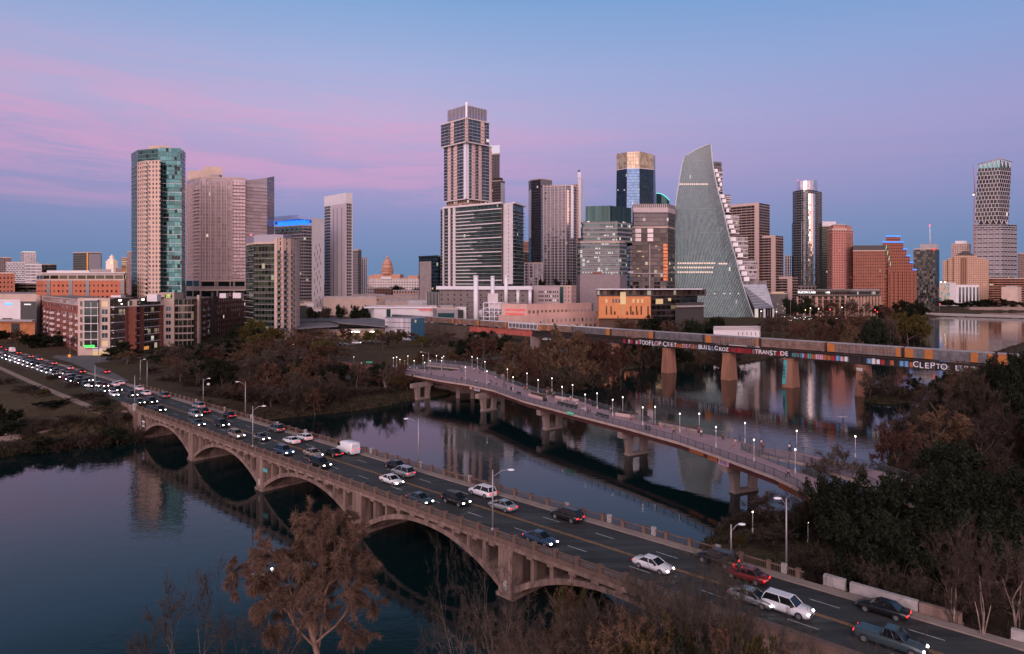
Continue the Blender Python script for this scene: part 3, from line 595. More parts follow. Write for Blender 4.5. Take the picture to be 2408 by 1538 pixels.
rows = [(-9, GRY, ROOFG, [], GRY, 'leftmost visible train wagon, low behind the trees near the white shop'), (-8, BRN, ROOFG, [(11, 13)], BRN, 'second visible train wagon from the left, brown, in front of the white shop'),
        (-7, BRN, ROOFG, [(24, 25.9)], BRN, 'brown wagon with one orange end beside the blue and silver shed'), (-6, BRN, ROOFG, [(24, 25.9), (5, 6.5)], BRN, 'brown wagon standing left of the short red girder span'),
        (-5, BRN, ROOFW, [(24.3, 25.9)], BRN, 'brown wagon with a white roof at the left end of the red girders'), (-4, WHS, ROOFW, [], WHS, 'pale wagon with mesh windows standing on the red girder span'),
        (-3, BRN, ROOFW, [(.3, 2.6), (7, 9)], BRN, 'brown wagon with white roof below the power plant windows'), (-2, GRY, ROOFW, [(23.5, 25.9)], GRY, 'grey wagon half hidden by the rust coloured tree top'),
        (-1, GRY, ROOFG, [(23.6, 25.9)], ORA, 'grey wagon with orange ribs above the first painted letters of the bridge'), (0, GRY, ROOFG, [], GRY, 'plain grey wagon above the tallest stone pier'),
        (1, GRY, ROOFG, [(1, 3.6), (25, 25.9)], ORA, 'grey wagon with orange stripes above the red painted girder'), (2, BRN, ROOFG, [], BRN, 'plain brown grey wagon over the white and teal graffiti panels'),
        (3, GRY, ROOFG, [(.3, 3.0), (24.2, 25.9)], ORA, 'grey wagon with orange ends over the small island trees'), (4, GRY, ROOFG, [(.3, 3.0), (6.5, 9), (20, 22), (24.7, 25.9)], GRY, 'grey blue wagon with four orange panels above the CLEPTO lettering'),
        (5, GRY, ROOFG, [(.3, 3.0), (10, 12)], ORA, 'last train wagon at the right edge of the view')]
for i, sd, rf_, ora, sl_, lb in rows: wagon(i*26.85-7, sd, rf_, ora, sl_, lb, white=(i == -4))
# ================================================================ BUILDINGS
ROOF = mat('gravel roof', (.20, .17, .165), .95, noise=(.2, .25)); TANC = mat('tan precast', (.50, .37, .31), .85, noise=(.15, .12)); WHC = mat('white stucco', (.66, .61, .62), .85, noise=(.12, .08)); GRYC = mat('grey precast', (.33, .29, .29), .85, noise=(.15, .12))
DKG = mat('dark tinted glass', (.03, .045, .05), .06, .6); TEALG = mat('teal glass', (.07, .17, .18), .07, .65); SLABW = mat('white slab edge', (.62, .55, .55), .8); SLABG = mat('grey slab edge', (.36, .32, .33), .8); METL = mat('silver mullion', (.60, .57, .60), .4, .3)
BRICK = mat('red brick', (.20, .068, .05), .9, noise=(.4, .2)); LITW = mat('lit window warm', (.3, .2, .1), .4, emis=(1, .72, .38), estr=.42); LITC = mat('lit window cool', (.3, .3, .3), .4, emis=(1, .95, .82), estr=.5); LAMP = mat('lamp glow', (1, 1, 1), .4, emis=(1, .93, .8), estr=4.5); LAMPA = mat('amber uplight', (1, .8, .4), .4, emis=(1, .6, .2), estr=4)
REDL = mat('red beacon', (1, .1, .1), .4, emis=(1, .05, .05), estr=6); BLUEL = mat('blue crown light', (.05, .2, .6), .4, emis=(.02, .22, 1), estr=1.3); WHB = mat('white painted steel', (.72, .70, .74), .5); REDS = mat('red sign letters', (.5, .01, .02), .5, emis=(.8, .02, .04), estr=.5)
def ctr(poly): return sum((Vector((p[0], p[1])) for p in poly), Vector((0, 0)))/len(poly)
def inset(poly, k):
    c = ctr(poly); return [c+(Vector((p[0], p[1]))-c)*k for p in poly]
def bld(name, label, cat, poly, ytop, fac, roof=ROOF, group=None, zb=None, ztop=None, mech=None, par=1.0):
    """a building: root at its ground, its wall volume with a facade, parapet and roof plant"""
    c = ctr(poly); yn = min(p[1] for p in poly); g = gz(c.x, c.y) if zb is None else zb; zt = ZT(ytop, yn) if ztop is None else ztop
    r = thing(name, label, cat, (c.x, c.y, g), group); r['zt'] = zt
    MB().prism(poly, g-3, zt, zb=g).build('wall', [fac, roof], r)
    if par:
        mb = MB(); q = [Vector((p[0], p[1])) for p in poly]
        for a, b_ in zip(q, q[1:]+q[:1]): mb.ebox(a, b_, -.15, (b_-a).length+.15, zt-.25, zt+par, -.35, .15)
        mb.build('parapet', [roof if roof is not ROOF else TANC], r)
    if mech:
        for k, h in mech:
            MB().prism(inset(poly, k), zt+.01, zt+h).build('roof_plant', [GRYC, ROOF], r)
    return r, g, zt
def E(poly, i): return Vector((poly[i][0], poly[i][1])), Vector((poly[(i+1) % len(poly)][0], poly[(i+1) % len(poly)][1]))
def L_(poly, i): a, b_ = E(poly, i); return (b_-a).length
def slabs(r, poly, i, z0, z1, fh, d1=.5, th=.35, u0=0, u1=None, m=SLABG, name='floor_slab', d0=-.05):
    a, b_ = E(poly, i); mb = MB(); mb.ebox(a, b_, u0, L_(poly, i) if u1 is None else u1, z0, z0+th, d0, d1); o = mb.build(name, m, r)
    copies(o, [(0, 0, fh*k) for k in range(1, int((z1-z0)/fh+.01))])
def fins(r, poly, i, z0, z1, sp, w=.3, d1=.4, m=METL, name='fin', u0=0, u1=None):
    a, b_ = E(poly, i); t = (b_-a).normalized(); L = (L_(poly, i) if u1 is None else u1)-u0; n = max(1, round(L/sp)); mb = MB(); mb.ebox(a, b_, u0-w/2, u0+w/2, z0, z1, -.02, d1); o = mb.build(name, m, r)
    copies(o, [(t.x*L*k/n, t.y*L*k/n, 0) for k in range(1, n+1)])
def balcs(r, poly, i, u, w, z0, z1, fh, d=1.5, m=SLABG, name='balcony', glass=None):
    a, b_ = E(poly, i); mb = MB(); mb.ebox(a, b_, u, u+w, z0, z0+.22, -.05, d); mb.ebox(a, b_, u, u+w, z0+.22, z0+1.25, d-.08, d, 1); mb.ebox(a, b_, u, u+.08, z0+.22, z0+1.25, 0, d-.09, 1); mb.ebox(a, b_, u+w-.08, u+w, z0+.22, z0+1.25, 0, d-.09, 1)
    mb.ebox(a, b_, u+.3, u+w-.3, z0+.25, z0+fh-.5, -.04, .03, 2); o = mb.build(name, [m, glass or FEN, DKG], r); copies(o, [(0, 0, fh*k) for k in range(1, int((z1-z0)/fh+.01))])
def wins(r, poly, i, us, zs, w, h, name='window', frame=None, glass=DKG, lits=(), litm=LITW, d=.06):
    """windows one by one: a framed pane at each place along the edge"""
    a, b_ = E(poly, i); t = (b_-a).normalized(); first = None; cnt = 0
    for z in zs:
        for u in us:
            if first is None:
                mb = MB(); mb.ebox(a, b_, u-w/2, u+w/2, z, z+h, -.03, d, 0); f = d+.05
                mb.ebox(a, b_, u-w/2-.12, u+w/2+.12, z-.18, z-.001, -.03, f, 1); mb.ebox(a, b_, u-w/2-.12, u-w/2-.001, z, z+h, -.03, f, 1); mb.ebox(a, b_, u+w/2+.001, u+w/2+.12, z, z+h, -.03, f, 1); mb.ebox(a, b_, u-.04, u+.04, z, z+h, -.03, f-.01, 1)
                first = mb.build(name, [glass, frame or WHC], r); u_0, z_0 = u, z; o = first
            else: o = first.copy(); o.location = first.location+Vector((t.x*(u-u_0), t.y*(u-u_0), z-z_0)); COL.objects.link(o)
            o.material_slots[0].link = 'OBJECT'; o.material_slots[0].material = litm if cnt in lits else glass
            cnt += 1
def rng(a, b_, n): return [a+(b_-a)*k/(n-1) for k in range(n)] if n > 1 else [a]
def rects(r, poly, i, boxes, name, m, d0=-.02, d1=.1):
    a, b_ = E(poly, i)
    for u0, u1, z0, z1 in boxes: mb = MB(); mb.ebox(a, b_, u0, u1, z0, z1, d0, d1); mb.build(name, m, r)

# ---- teal and tan residential tower, far left of the tall ones
Y = 507
Ft = facade('teal curtain wall', (.10, .16, .16), (.10, .27, .28), 1.9, 3.15, (.06, .94), (.10, .93), lit=.004, met=.72, var=.42, gk=.4, dark=.1)
p = front([(309, 524), (324, 510), (372, 504), (427, 507), (436, 520)], 26); r, g, z = bld('residential_tower', 'tallest left tower of teal glass with a tan stone bay up its front', 'tower', p, 352, Ft, mech=None, roof=TEALG)
for i in (2, 3): slabs(r, p, i, g+6, z-16, 6.3, d1=.12, th=.25, m=METL, name='spandrel_band')
slabs(r, p, 2, g+4, z-3, 3.15, d1=.9, th=.22, u0=1.0, u1=3.2, m=SLABG, name='balcony')
slabs(r, p, 0, g+4, z-8, 3.15, d1=.5, th=.25, m=SLABG, name='balcony')
Fa = facade('tan bay with square windows', (.60, .42, .34), (.10, .12, .13), 2.75, 3.15, (.34, .80), (.22, .80), lit=.012, met=.5, var=.6, wrough=.85)
pt = front([(323, 506), (341, 499.5), (377, 497)], 13); zt = ZT(377, 498); MB().prism(pt, g-3, zt, zb=g).build('stone_bay', [Fa, TANC], r)
slabs(r, pt, 0, g+3, zt, 3.15, d1=.2, th=.3, m=TANC, name='sill_band'); a0 = L_(pt, 1)
balcs(r, pt, 1, .1, 2.9, g+2, zt-1, 3.15, d=1.3, m=TANC, glass=TANC)
MB().prism(front([(348, 515), (372, 512), (400, 514)], 12), z-8, ZT(343, 514)).build('penthouse', [TANC, TANC], r)
MB().prism(front([(377, 503.6), (425, 506.3)], 3), ZT(391, 503), z+1.5, zb=0).build('crown_screen', [Ft, ROOF], r)
mb = MB(); mb.tube([(PX(390, 515), 516, ZT(345, 515)), (PX(390, 515), 516, ZT(338, 515))], .15, 5); mb.build('mast', GRYC, r)
# ---- broad pink residential slab and its glass wing
Y = 600
Fb = facade('pink ribbed wall', (.44, .33, .32), (.36, .28, .31), 2.6, 3.05, (.12, .9), (.12, .92), lit=.006, met=.25, var=.2, rough=.25)  # pink of the panes is reflected sky put into their diffuse colour
Fw = facade('pale glass wing', (.36, .29, .29), (.30, .27, .32), 3.4, 3.05, (.05, .95), (.22, .95), lit=.012, met=.28, var=.2, rough=.2)  # wing panes carry the sky's reflection as diffuse colour too
p = front([(439, 620), (456, 606), (471, 600), (546, 604), (577, 607)], 26); r, g, z = bld('residential_tower', 'broad pink tower with vertical stone ribs and a slanted glass wing at its right', 'tower', p, 418, Fb, mech=None)
fins(r, p, 2, ZT(656, 602), z-2, 4.6, .9, .5, TANC, 'stone_rib'); slabs(r, p, 3, ZT(654, 606), z-2, 3.05, 1.2, .3, m=TANC, name='balcony'); slabs(r, p, 1, ZT(650, 603), z-5, 3.05, 1.4, .3, m=TANC, name='balcony'); fins(r, p, 0, ZT(656, 610), z-4, 5, .8, .4, TANC, 'stone_rib')
MB().prism(front([(441, 622), (476, 615), (523, 618)], 14), z, ZT(400, 616)).build('penthouse', [TANC, ROOF], r); MB().prism(front([(478, 618), (522, 619)], 10), ZT(400, 616)+.01, ZT(392, 618)).build('lift_housing', [TANC, ROOF], r)
pw = front([(577, 612), (628, 622), (645, 640)], 22); zz = [ZT(424, 612), ZT(418, 622), ZT(414.5, 640), ZT(416, 640), ZT(426, 612)]; MB().prism(pw, g, zz, zb=g).build('glass_wing', [Fw, TEALG], r)
slabs(r, pw, 0, ZT(560, 615), ZT(432, 615), 3.05, .8, .3, m=TANC, name='balcony')
pp = front([(437, 610), (470, 592), (577, 596), (640, 612)], 30); MB().prism(pp, g-2, ZT(660, 594), zb=g).build('podium', [facade('podium glass', (.30, .24, .24), (.03, .05, .05), 14, 9, (.06, .95), (.35, .9), lit=0, met=.5), ROOF], r)
fins(r, pp, 1, ZT(682, 592), ZT(659, 592), 12, .7, .4, TANC, 'podium_column'); rects(r, pp, 1, [(0, L_(pp, 1), ZT(662, 594), ZT(658, 594)), (0, L_(pp, 1), ZT(684, 594), ZT(680, 594))], 'podium_cornice', TANC, -.01, .7)
mb = MB(); mb.box(PX(492, 606), 607, z+.9, PX(515, 606), 612, z+4); mb.build('roof_pavilion', GRYC, r)
# ---- dark green glass tower with curved tan flank
Fg = facade('dark green glass', (.085, .10, .08), (.065, .10, .075), 2.3, 3.4, (.05, .95), (.10, .94), lit=.012, met=.6, var=.55, dark=.32)
Fc = facade('tan flank with balcony doors', (.58, .42, .35), (.08, .08, .07), 4.3, 3.4, (.55, .72), (.1, .78), lit=.02, met=.4, var=.3, wrough=.85)
p = front([(579, 424), (597, 408), (648, 402), (666, 404), (684, 409), (697, 417), (704, 430)], 20); r, g, z = bld('residential_tower', 'dark green glass tower with a silver top band and curved tan balcony side', 'tower', p, 572, Fg, zb=5.5)
MB().prism(front([(648, 401.5), (666, 403.5), (684, 408.5), (697, 416.5), (705, 430)], 19), g-2, ZT(560, 404), zb=g).build('tan_flank', [Fc, ROOF], r)
MB().prism([q for q in p[:4]]+[p[3]+Vector((0, 16)), p[0]+Vector((0, 8))], z+1.01, ZT(552, 405)).build('metal_band', [mat('zinc band', (.36, .34, .40), .45, .5), ROOF], r)
slabs(r, p, 1, g+6, z, 3.4, .12, .2, m=SLABG, name='spandrel_band'); slabs(r, p, 0, g+8, z, 3.4, 1.3, .25, m=SLABG, name='balcony')
pf = front([(648, 401.4), (666, 403.4), (684, 408.4), (697, 416.4), (705, 430)], 19)
for i, u in ((0, .6), (1, .4), (2, .3)): balcs(r, pf, i, u, 2.4, g+8, ZT(575, 405), 3.4, 1.2, TANC)
MB().prism(front([(645, 399), (680, 403), (705, 420)], 10), g-1, g+1.4).build('plinth', [TANC, TANC], r)
mb = MB(); mb.box(p[2].x-.5, p[2].y-.6, g, p[2].x+1.2, p[2].y+.5, ZT(560, 402)); mb.build('edge_pier', TANC, r)
mb = MB(); mb.lathe((PX(590, 412), 412, ZT(552, 405)), [(.4, 0), (.4, .7), (.1, .9)], 8); mb.build('beacon', REDL, r)
# ---- tower with the blue lit crown and white slab
Fh = facade('balcony strips', (.34, .30, .32), (.12, .13, .15), 3.2, 3.1, (.05, .95), (.35, .95), lit=.012, met=.5, var=.4)
p = front([(646, 690), (716, 668), (733, 676)], 24); r, g, z = bld('residential_tower', 'grey balcony tower crowned by a swept roof glowing electric blue', 'tower', p, 531, Fh)
for i in (0, 1): slabs(r, p, i, g+10, ZT(552, 672), 3.1, 1.3, .3, m=SLABW, name='balcony')
p2 = front([(646, 688), (712, 668), (728, 675)], 20); rects(r, p2, 0, [(L_(p2, 0)*k/6+.5, L_(p2, 0)*k/6+4, ZT(545, 675), ZT(534, 675)) for k in range(1, 6)], 'penthouse_glass', TEALG, 0, .4)
MB().prism(inset(p, .86), z, ZT(519, 676)).build('glowing_storey', [BLUEL, BLUEL], r); cr = front([(643, 694), (700, 660), (733, 672)], 34); MB().prism(cr, ZT(518, 676), [ZT(509, 690), ZT(506, 665), ZT(517, 676), ZT(513, 690), ZT(509, 700)], 0, 0, bottom=True).build('swept_roof', [mat('blue lit canopy', (.4, .45, .6), .5, emis=(.02, .2, .9), estr=.12)], r)
for k in range(5): q = p[0]*(1-k/4)+p[1]*k/4; mb = MB(); mb.tube([(q.x, q.y+1, z), (q.x, q.y-1, ZT(518, 676))], .35, 6); mb.build('strut', BLUEL, r)
pw = front([(733, 670), (762, 684)], 14); zw = ZT(513, 676); MB().prism(pw, g-2, zw).build('white_slab', [WHC, WHC], r); rs = random.Random(2); L = L_(pw, 0)
rects(r, pw, 0, [(u, u+.55, zz, zz+rs.choice((3, 4.5))) for k in range(25) for zz in [g+6+k*2.6+rs.random()] for u in [(.22, .45, .68, .33, .58)[k % 5]*L]], 'slot_window', DKG)
# ---- slender white tower
Fs = facade('slender tower glass', (.42, .36, .37), (.07, .10, .12), 2.5, 3.2, (.15, .9), (.18, .88), lit=.008, met=.55, var=.4)
p = corner(763, 813, 828, 700); r, g, z = bld('residential_tower', 'slender pale tower with a plain white crown, alone right of the blue lit one', 'tower', p, 478, Fs, roof=WHC, par=0)
MB().prism([q+(q-ctr(p))*.015 for q in p], z, ZT(453, 700)).build('white_crown', [WHC, WHC], r); L = L_(p, 3)
T0 = L_(p, 0)
mb = MB(); mb.ebox(p[0], p[1], T0*.30, T0*.98, g, z, 0, .5); mb.build('stone_face', mat('pale stone face', (.52, .44, .45), .8, noise=(.1, .08)), r)
for u in (.45, .62, .83): mb = MB(); mb.ebox(p[0], p[1], T0*u, T0*u+.7, g+6, z-4, .5, .56); mb.build('slot_window', DKG, r)
slabs(r, p, 0, g+6, z, 3.2, 1.3, .25, u0=T0*.06, u1=T0*.28, m=SLABW, name='balcony'); fins(r, p, 1, g+4, z, 5, .8, .6, SLABW, 'white_rib')
# ---- two small towers behind it
p = front([(827, 905), (842, 900), (850, 906)], 20); r, g, z = bld('office_block', 'small dark grey tower with rounded corner just right of the slender pale one', 'tower', p, 588, facade('grey grid', (.22, .19, .2), (.05, .06, .07), 2.6, 3.4, (.2, .85), (.25, .8), lit=.01, met=.4)); slabs(r, p, 0, g+5, z, 3.4, .8, .3, m=SLABG)
p = front([(850, 950), (863, 955)], 20); r, g, z = bld('office_block', 'small white gridded tower beside the capitol dome', 'tower', p, 607, facade('white grid', (.6, .56, .58), (.06, .06, .07), 3.0, 3.6, (.25, .8), (.15, .95), lit=0, met=.4)); fins(r, p, 0, g, z, 3, .7, .3, WHC, 'white_rib')
# ---- the domed capitol
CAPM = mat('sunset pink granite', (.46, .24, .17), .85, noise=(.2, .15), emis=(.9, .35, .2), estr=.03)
Y = 1750; cx = PX(911, Y); g = ZT(676, Y); r = thing('domed_capitol', 'pink granite domed capitol far away between the towers', 'capitol', (cx, Y, g)); s = Y/F
p = [Vector((PX(x, Y+dy), Y+dy)) for x, dy in ((866, 0), (985, 0))]; mb = MB(); mb.prism([p[0], p[1], p[1]+Vector((0, 40)), p[0]+Vector((0, 40))], g-10, ZT(652, Y)); mb.build('wing_wall', [facade('granite wing', (.44, .25, .19), (.1, .06, .05), 6, 8, (.35, .65), (.25, .7), lit=.05, met=.2), CAPM], r)
for x0, x1, yt in ((880, 942, 645), (868, 880, 648), (960, 984, 648)): mb = MB(); mb.box(PX(x0, Y), Y-8, g-10, PX(x1, Y), Y+50, ZT(yt, Y)); mb.build('pavilion', CAPM, r)
MB().lathe((cx, Y, ZT(645, Y)), [(14*s*.95, 0), (14*s*.95, 4*s), (12.6*s, 4.2*s), (12.6*s, 14*s), (13.4*s, 14.2*s), (13.4*s, 16*s), (11.8*s, 17*s), (11.8*s, 21*s)], 32).build('drum', CAPM, r)
for k in range(24): a = k*math.pi/12; mb = MB(); mb.tube([(cx+13.2*s*math.cos(a), Y+13.2*s*math.sin(a), ZT(640, Y)), (cx+13.2*s*math.cos(a), Y+13.2*s*math.sin(a), ZT(631.5, Y))], .9, 6); mb.build('column', CAPM, r)
MB().lathe((cx, Y, ZT(624, Y)), [(11.6*s, 0), (11*s, 4*s), (9.2*s, 8.5*s), (6.6*s, 12.5*s), (3.6*s, 15.3*s), (3.2*s, 15.6*s)], 32).build('dome', CAPM, r)
MB().lathe((cx, Y, ZT(608.5, Y)), [(2.6*s, 0), (2.6*s, 5*s), (2.2*s, 5.6*s), (.5*s, 7.5*s), (.35*s, 11*s)], 12).build('lantern', CAPM, r)
p = front([(868, 1300), (880, 1290), (985, 1290)], 40); r, g, z = bld('government_building', 'long low white government block with rows of dark windows below the dome', 'building', p, 657, facade('white office rows', (.58, .50, .48), (.10, .08, .08), 5, 5, (.3, .85), (.3, .7), lit=.03, met=.2), roof=WHC); MB().prism(front([(896, 1288), (920, 1288)], 20), z, z+5).build('roof_plant', [WHC, ROOF], r)
# ---- dark glass box with a concrete panel
p = corner(985, 1030, 1044, 760); r, g, z = bld('office_block', 'dark glass box with a big blank concrete panel right of the dome', 'building', p, 603, facade('navy glass', (.05, .07, .075), (.05, .08, .10), 3, 4, (.04, .96), (.08, .95), lit=.02, met=.7)); T0 = L_(p, 0)
mb = MB(); mb.ebox(p[0], p[1], T0*.05, T0*.66, g, z-5, .0, .5); mb.build('concrete_panel', mat('board marked concrete', (.40, .32, .31), .9, noise=(.2, .2)), r); mb = MB(); mb.ebox(p[0], p[1], 0, T0, z-.3, z+1.3, -.5, .8); mb.build('roof_frame', DARK, r); rects(r, p, 0, [(T0*.68, T0*.76, zz, zz+2) for zz in (g+6, g+10, g+14, g+18, g+26)], 'lit_window', LITW)
# ---- stacked "shifted blocks" tower
Y = 690; Fj = facade('blue grey glass', (.30, .27, .29), (.10, .135, .155), 6.2, 3.35, (.02, .98), (.13, .98), lit=.003, met=.72, var=.28, gk=.75)
g = gz(PX(1097, Y), Y); r = thing('stacked_tower', 'tallest tower, shifted stacked glass blocks with a louvred crown', 'tower', (PX(1097, Y), Y+20, g))
PK = mat('pink balcony plaster', (.62, .44, .41), .85)
def jblock(xl, xc, xr, y0, y1, dy, bal, name):
    pj = corner(xl, xc, xr, Y+dy); za, zb_ = ZT(y1, Y+dy), ZT(y0, Y+dy); MB().prism(pj, za, zb_, zb=za, bottom=True).build(name, [Fj, SLABW], r)
    for i in (0, 1):
        a, b_ = E(pj, i); L = (b_-a).length
        slabs(r, pj, i, za+3.3, zb_-1, 3.35, .14, .3, m=METL, name='spandrel_band')
        for zz in (za-.6, zb_-.3): mb = MB(); mb.ebox(a, b_, -.6, L+.6, zz, zz+1.1, -.3, .6); mb.build('white_cornice', SLABW, r)
        for f0, f1 in bal[i]: mb = MB(); mb.ebox(a, b_, L*f0, L*f1, za+.6, zb_-.4, .141, .2); mb.build('balcony_recess', PK, r); balcs(r, pj, i, L*f0, L*(f1-f0), za+1, zb_-1, 3.35, 1.0, PK, glass=PK)
    return pj, za, zb_
jblock(1044, 1097, 1156, 336, 467, 0, [[(.19, .32), (.45, .6)], [(.2, .33), (.47, .58), (.9, .99)]], 'middle_block')
pj, za, zb_ = jblock(1037, 1097, 1150, 278, 333, -4, [[(.4, .52), (.96, 1.0)], [(.0, .06), (.62, .78)]], 'upper_block')
a, b_ = E(pj, 0)
pc = corner(1053, 1097, 1144, Y-1); z0, z1 = ZT(280, Y), ZT(248, Y); LOU = mat('violet grey louvre', (.14, .115, .15), .5, .4); MB().prism(pc, z0, z1).build('crown_box', [LOU, DARK], r)
for i in (0, 1): fins(r, pc, i, z0, z1+1, 2.1, .35, .5, METL, 'crown_fin')
for i in (0, 1): rects(r, pc, i, [(0, L_(pc, i), z0+4, z0+4.7)], 'light_band', mat('violet light band', (.1, .1, .3), .5, emis=(.12, .15, .9), estr=.25), 0, .2)
mb = MB(); mb.box(pc[1].x-1, pc[1].y-1.2, z0, pc[1].x+1, pc[1].y+.8, ZT(241.5, Y)); mb.build('corner_mast', WHB, r)
pm = corner(1050, 1097, 1150, Y+3); MB().prism(pm, ZT(486, Y), ZT(467, Y)-.7).build('gap_storey', [facade('warm gap', (.40, .26, .22), (.1, .07, .05), 3, 4, (.2, .8), (.2, .8), lit=.25), ROOF], r)
pl = corner(1036, 1100, 1156, Y+6); MB().prism(pl, g-2, ZT(484, Y), zb=g).build('lower_block', [Fj, SLABW], r)
rects(r, corner(1044, 1097, 1156, Y), 0, [(L_(corner(1044, 1097, 1156, Y), 0)-4.2, L_(corner(1044, 1097, 1156, Y), 0)-.2, ZT(467, Y), ZT(337, Y))], 'white_pier', WHB, 0, .25); mb = MB(); mb.ebox(*E(corner(1044, 1097, 1156, Y), 1), .1, 3.0, ZT(467, Y), ZT(337, Y), 0, .25); mb.build('white_pier', WHB, r)
# ---- two dark towers behind it
p = front([(1152, 830), (1175, 826)], 24); r, g, z = bld('residential_tower', 'tall dark tower peeking out right behind the stacked tower, pale glass top', 'tower', p, 362, facade('charcoal wall', (.085, .075, .08), (.05, .055, .06), 3, 3.3, (.1, .5), (.1, .9), lit=0, met=.4)); MB().prism(p, z+1.1, ZT(341, 826)).build('glass_top', [mat('pale top glass', (.28, .32, .36), .1, .5), ROOF], r); slabs(r, p, 0, g+50, z, 3.3, .7, .25, 0, 5, name='balcony')
p = front([(1154, 790), (1178, 782), (1187, 790)], 24); r, g, z = bld('residential_tower', 'dark balconied tower under construction look, half hidden right of the stacked tower', 'tower', p, 425, facade('dark balcony grid', (.10, .085, .085), (.035, .035, .04), 3.4, 3.3, (.1, .9), (.3, .9), lit=.008, met=.3)); slabs(r, p, 0, g+40, z, 3.3, 1.0, .3, m=GRYC, name='balcony'); rects(r, p, 1, [(0, L_(p, 1), ZT(560, 785), ZT(430, 785))], 'bright_panel', METL, 0, .3); MB().prism(inset(p, .7), z, ZT(417, 785)).build('roof_plant', [DARK, ROOF], r)
# ---- white framed glass residences behind the power plant
Y = 600; Fq = facade('green grey glass', (.05, .065, .065), (.085, .15, .145), 1.9, 3.15, (.04, .96), (.05, .97), lit=.006, met=.68, var=.4, gk=.75)
p = [Vector((PX(1043, 640), 640)), Vector((PX(1179, Y), Y)), Vector((PX(1186, 607), 607)), Vector((PX(1100, 655), 662))]; r, g, z = bld('apartment_tower', 'white framed green glass slab block standing behind the white chimneys', 'tower', p, 478, Fq, roof=SLABW); L = L_(p, 0); nfl = int((z-g-20)/3.15)
rp = random.Random(5)
for k in range(nfl):
    zz = z-2-3.15*(k+1); full = k % 4 == 0
    a, b_ = E(p, 0); u1 = L+.4 if full else L*(rp.choice((.48, .6, .55, .68))); mb = MB(); mb.ebox(a, b_, L*.21, u1, zz, zz+(.9 if full else .75), -.02, 1.1); mb.build('white_band', SLABW, r)
    if not full: mb = MB(); mb.ebox(a, b_, u1+.001, L+.3, zz, zz+.3, -.02, 1.0); mb.build('floor_slab', SLABG, r)
for f0, f1 in ((0, .02), (.1, .135), (.185, .225)): mb = MB(); mb.ebox(*E(p, 0), L*f0, L*f1, g, z, 0, 1.3); mb.build('white_frame', SLABW, r)
mb = MB(); mb.ebox(*E(p, 0), -.5, L+.6, z-.4, z+1.2, -.3, 1.5); mb.build('white_cornice', SLABW, r); balcs(r, p, 0, L*.025, L*.07, g+14, z-2, 3.15, 1.6, SLABW); balcs(r, p, 0, L*.138, L*.045, g+14, z-2, 3.15, 1.0, SLABG)
mb = MB(); mb.ebox(*E(p, 1), .2, L_(p, 1)-.2, g, z-.5, 0, .3); mb.build('dark_recess', mat('brown grey render', (.12, .09, .09), .9), r)
p2 = [Vector((PX(1184.5, 603), 603)), Vector((PX(1206, 592), 592)), Vector((PX(1231, 618), 618)), Vector((PX(1204, 640), 640))]; zb2 = ZT(478, 592); MB().prism(p2, g-2, zb2, zb=g).build('east_wing', [Fq, SLABW], r); L2 = L_(p2, 0)
mb = MB(); mb.ebox(p2[0], p2[1], 0, L2, ZT(668, 592), zb2+.8, 0, .5); mb.build('white_slab', WHC, r); rects(r, p2, 0, [(L2*.55, L2*.55+.6, zz, zz+1.7) for zz in rng(ZT(660, 592), ZT(485, 592), 20)], 'slot_window', DKG, .5, .56)
slabs(r, p2, 1, g+18, zb2, 3.15, 1.6, .3, m=SLABG, name='balcony'); mb = MB(); mb.ebox(p2[1], p2[2], -.4, L_(p2, 1)+2, zb2-.3, zb2+.9, -.3, 2); mb.build('white_cornice', SLABW, r)
# garage podium with the long white beam
p = [Vector((PX(1033, 610), 610)), Vector((PX(1250, 560), 560)), Vector((PX(1252, 590), 590)), Vector((PX(1045, 640), 640))]; r, g, z = bld('parking_garage', 'brown grey garage block under a long white roof beam behind the chimneys', 'garage', p, 682, facade('garage wall', (.20, .165, .16), (.03, .025, .025), 7, 4.2, (.3, .5), (.35, .7), lit=.04, litc=(1, .9, .7), met=.1), roof=GRYC); L = L_(p, 0)
mb = MB(); mb.ebox(*E(p, 0), -2, L+1, z+.2, z+3.2, -.5, 2); mb.build('white_beam', WHB, r); rects(r, p, 0, [(L*.32+k*4.5, L*.32+k*4.5+3.2, g+4+j*4.2, g+4.5+j*4.2) for k in range(8) for j in range(5)], 'vent_slot', DARK, 0, .1); mb = MB(); mb.ebox(*E(p, 0), -14, -.6, g, z-2, -6, .2); mb.build('green_stair_wing', facade('striped wing', (.5, .47, .46), (.02, .03, .028), 1.6, 40, (.25, 1), (0, 1), lit=0, met=.3), r)
for k in range(1, 5): mb = MB(); mb.ebox(*E(p, 0), L*.80, L*.89, g+2.5+k*3.6, g+3.4+k*3.6, 0, .5); mb.build('ramp_edge', GRYC, r)
# ---- grey ribbed tower with the white spire, and the dark tower at its left
p = front([(1243, 905), (1249, 892), (1271, 880), (1298, 893)], 26); r, g, z = bld('residential_tower', 'dark mirror glass tower just left of the tower with the white spire', 'tower', p, 421, facade('black glass', (.05, .05, .055), (.06, .065, .075), 2.6, 3.4, (.05, .95), (.1, .95), lit=.004, met=.7)); slabs(r, p, 1, g+30, z-12, 3.4, 1.0, .3, u0=5, m=mat('taupe balcony', (.20, .155, .15), .8), name='balcony'); rects(r, p, 0, [(0, L_(p, 0), ZT(560, 895), ZT(447, 895))], 'bright_panel', METL, 0, .2); rects(r, p, 2, [(0, L_(p, 2), z-9, z)], 'zinc_screen', mat('zinc screen', (.20, .18, .20), .5, .4), 0, .3)
Y = 800; Fk = facade('ribbed grey tower', (.30, .26, .28), (.15, .15, .18), 3.1, 3.3, (.12, .9), (.3, .95), lit=.006, met=.6, var=.2)
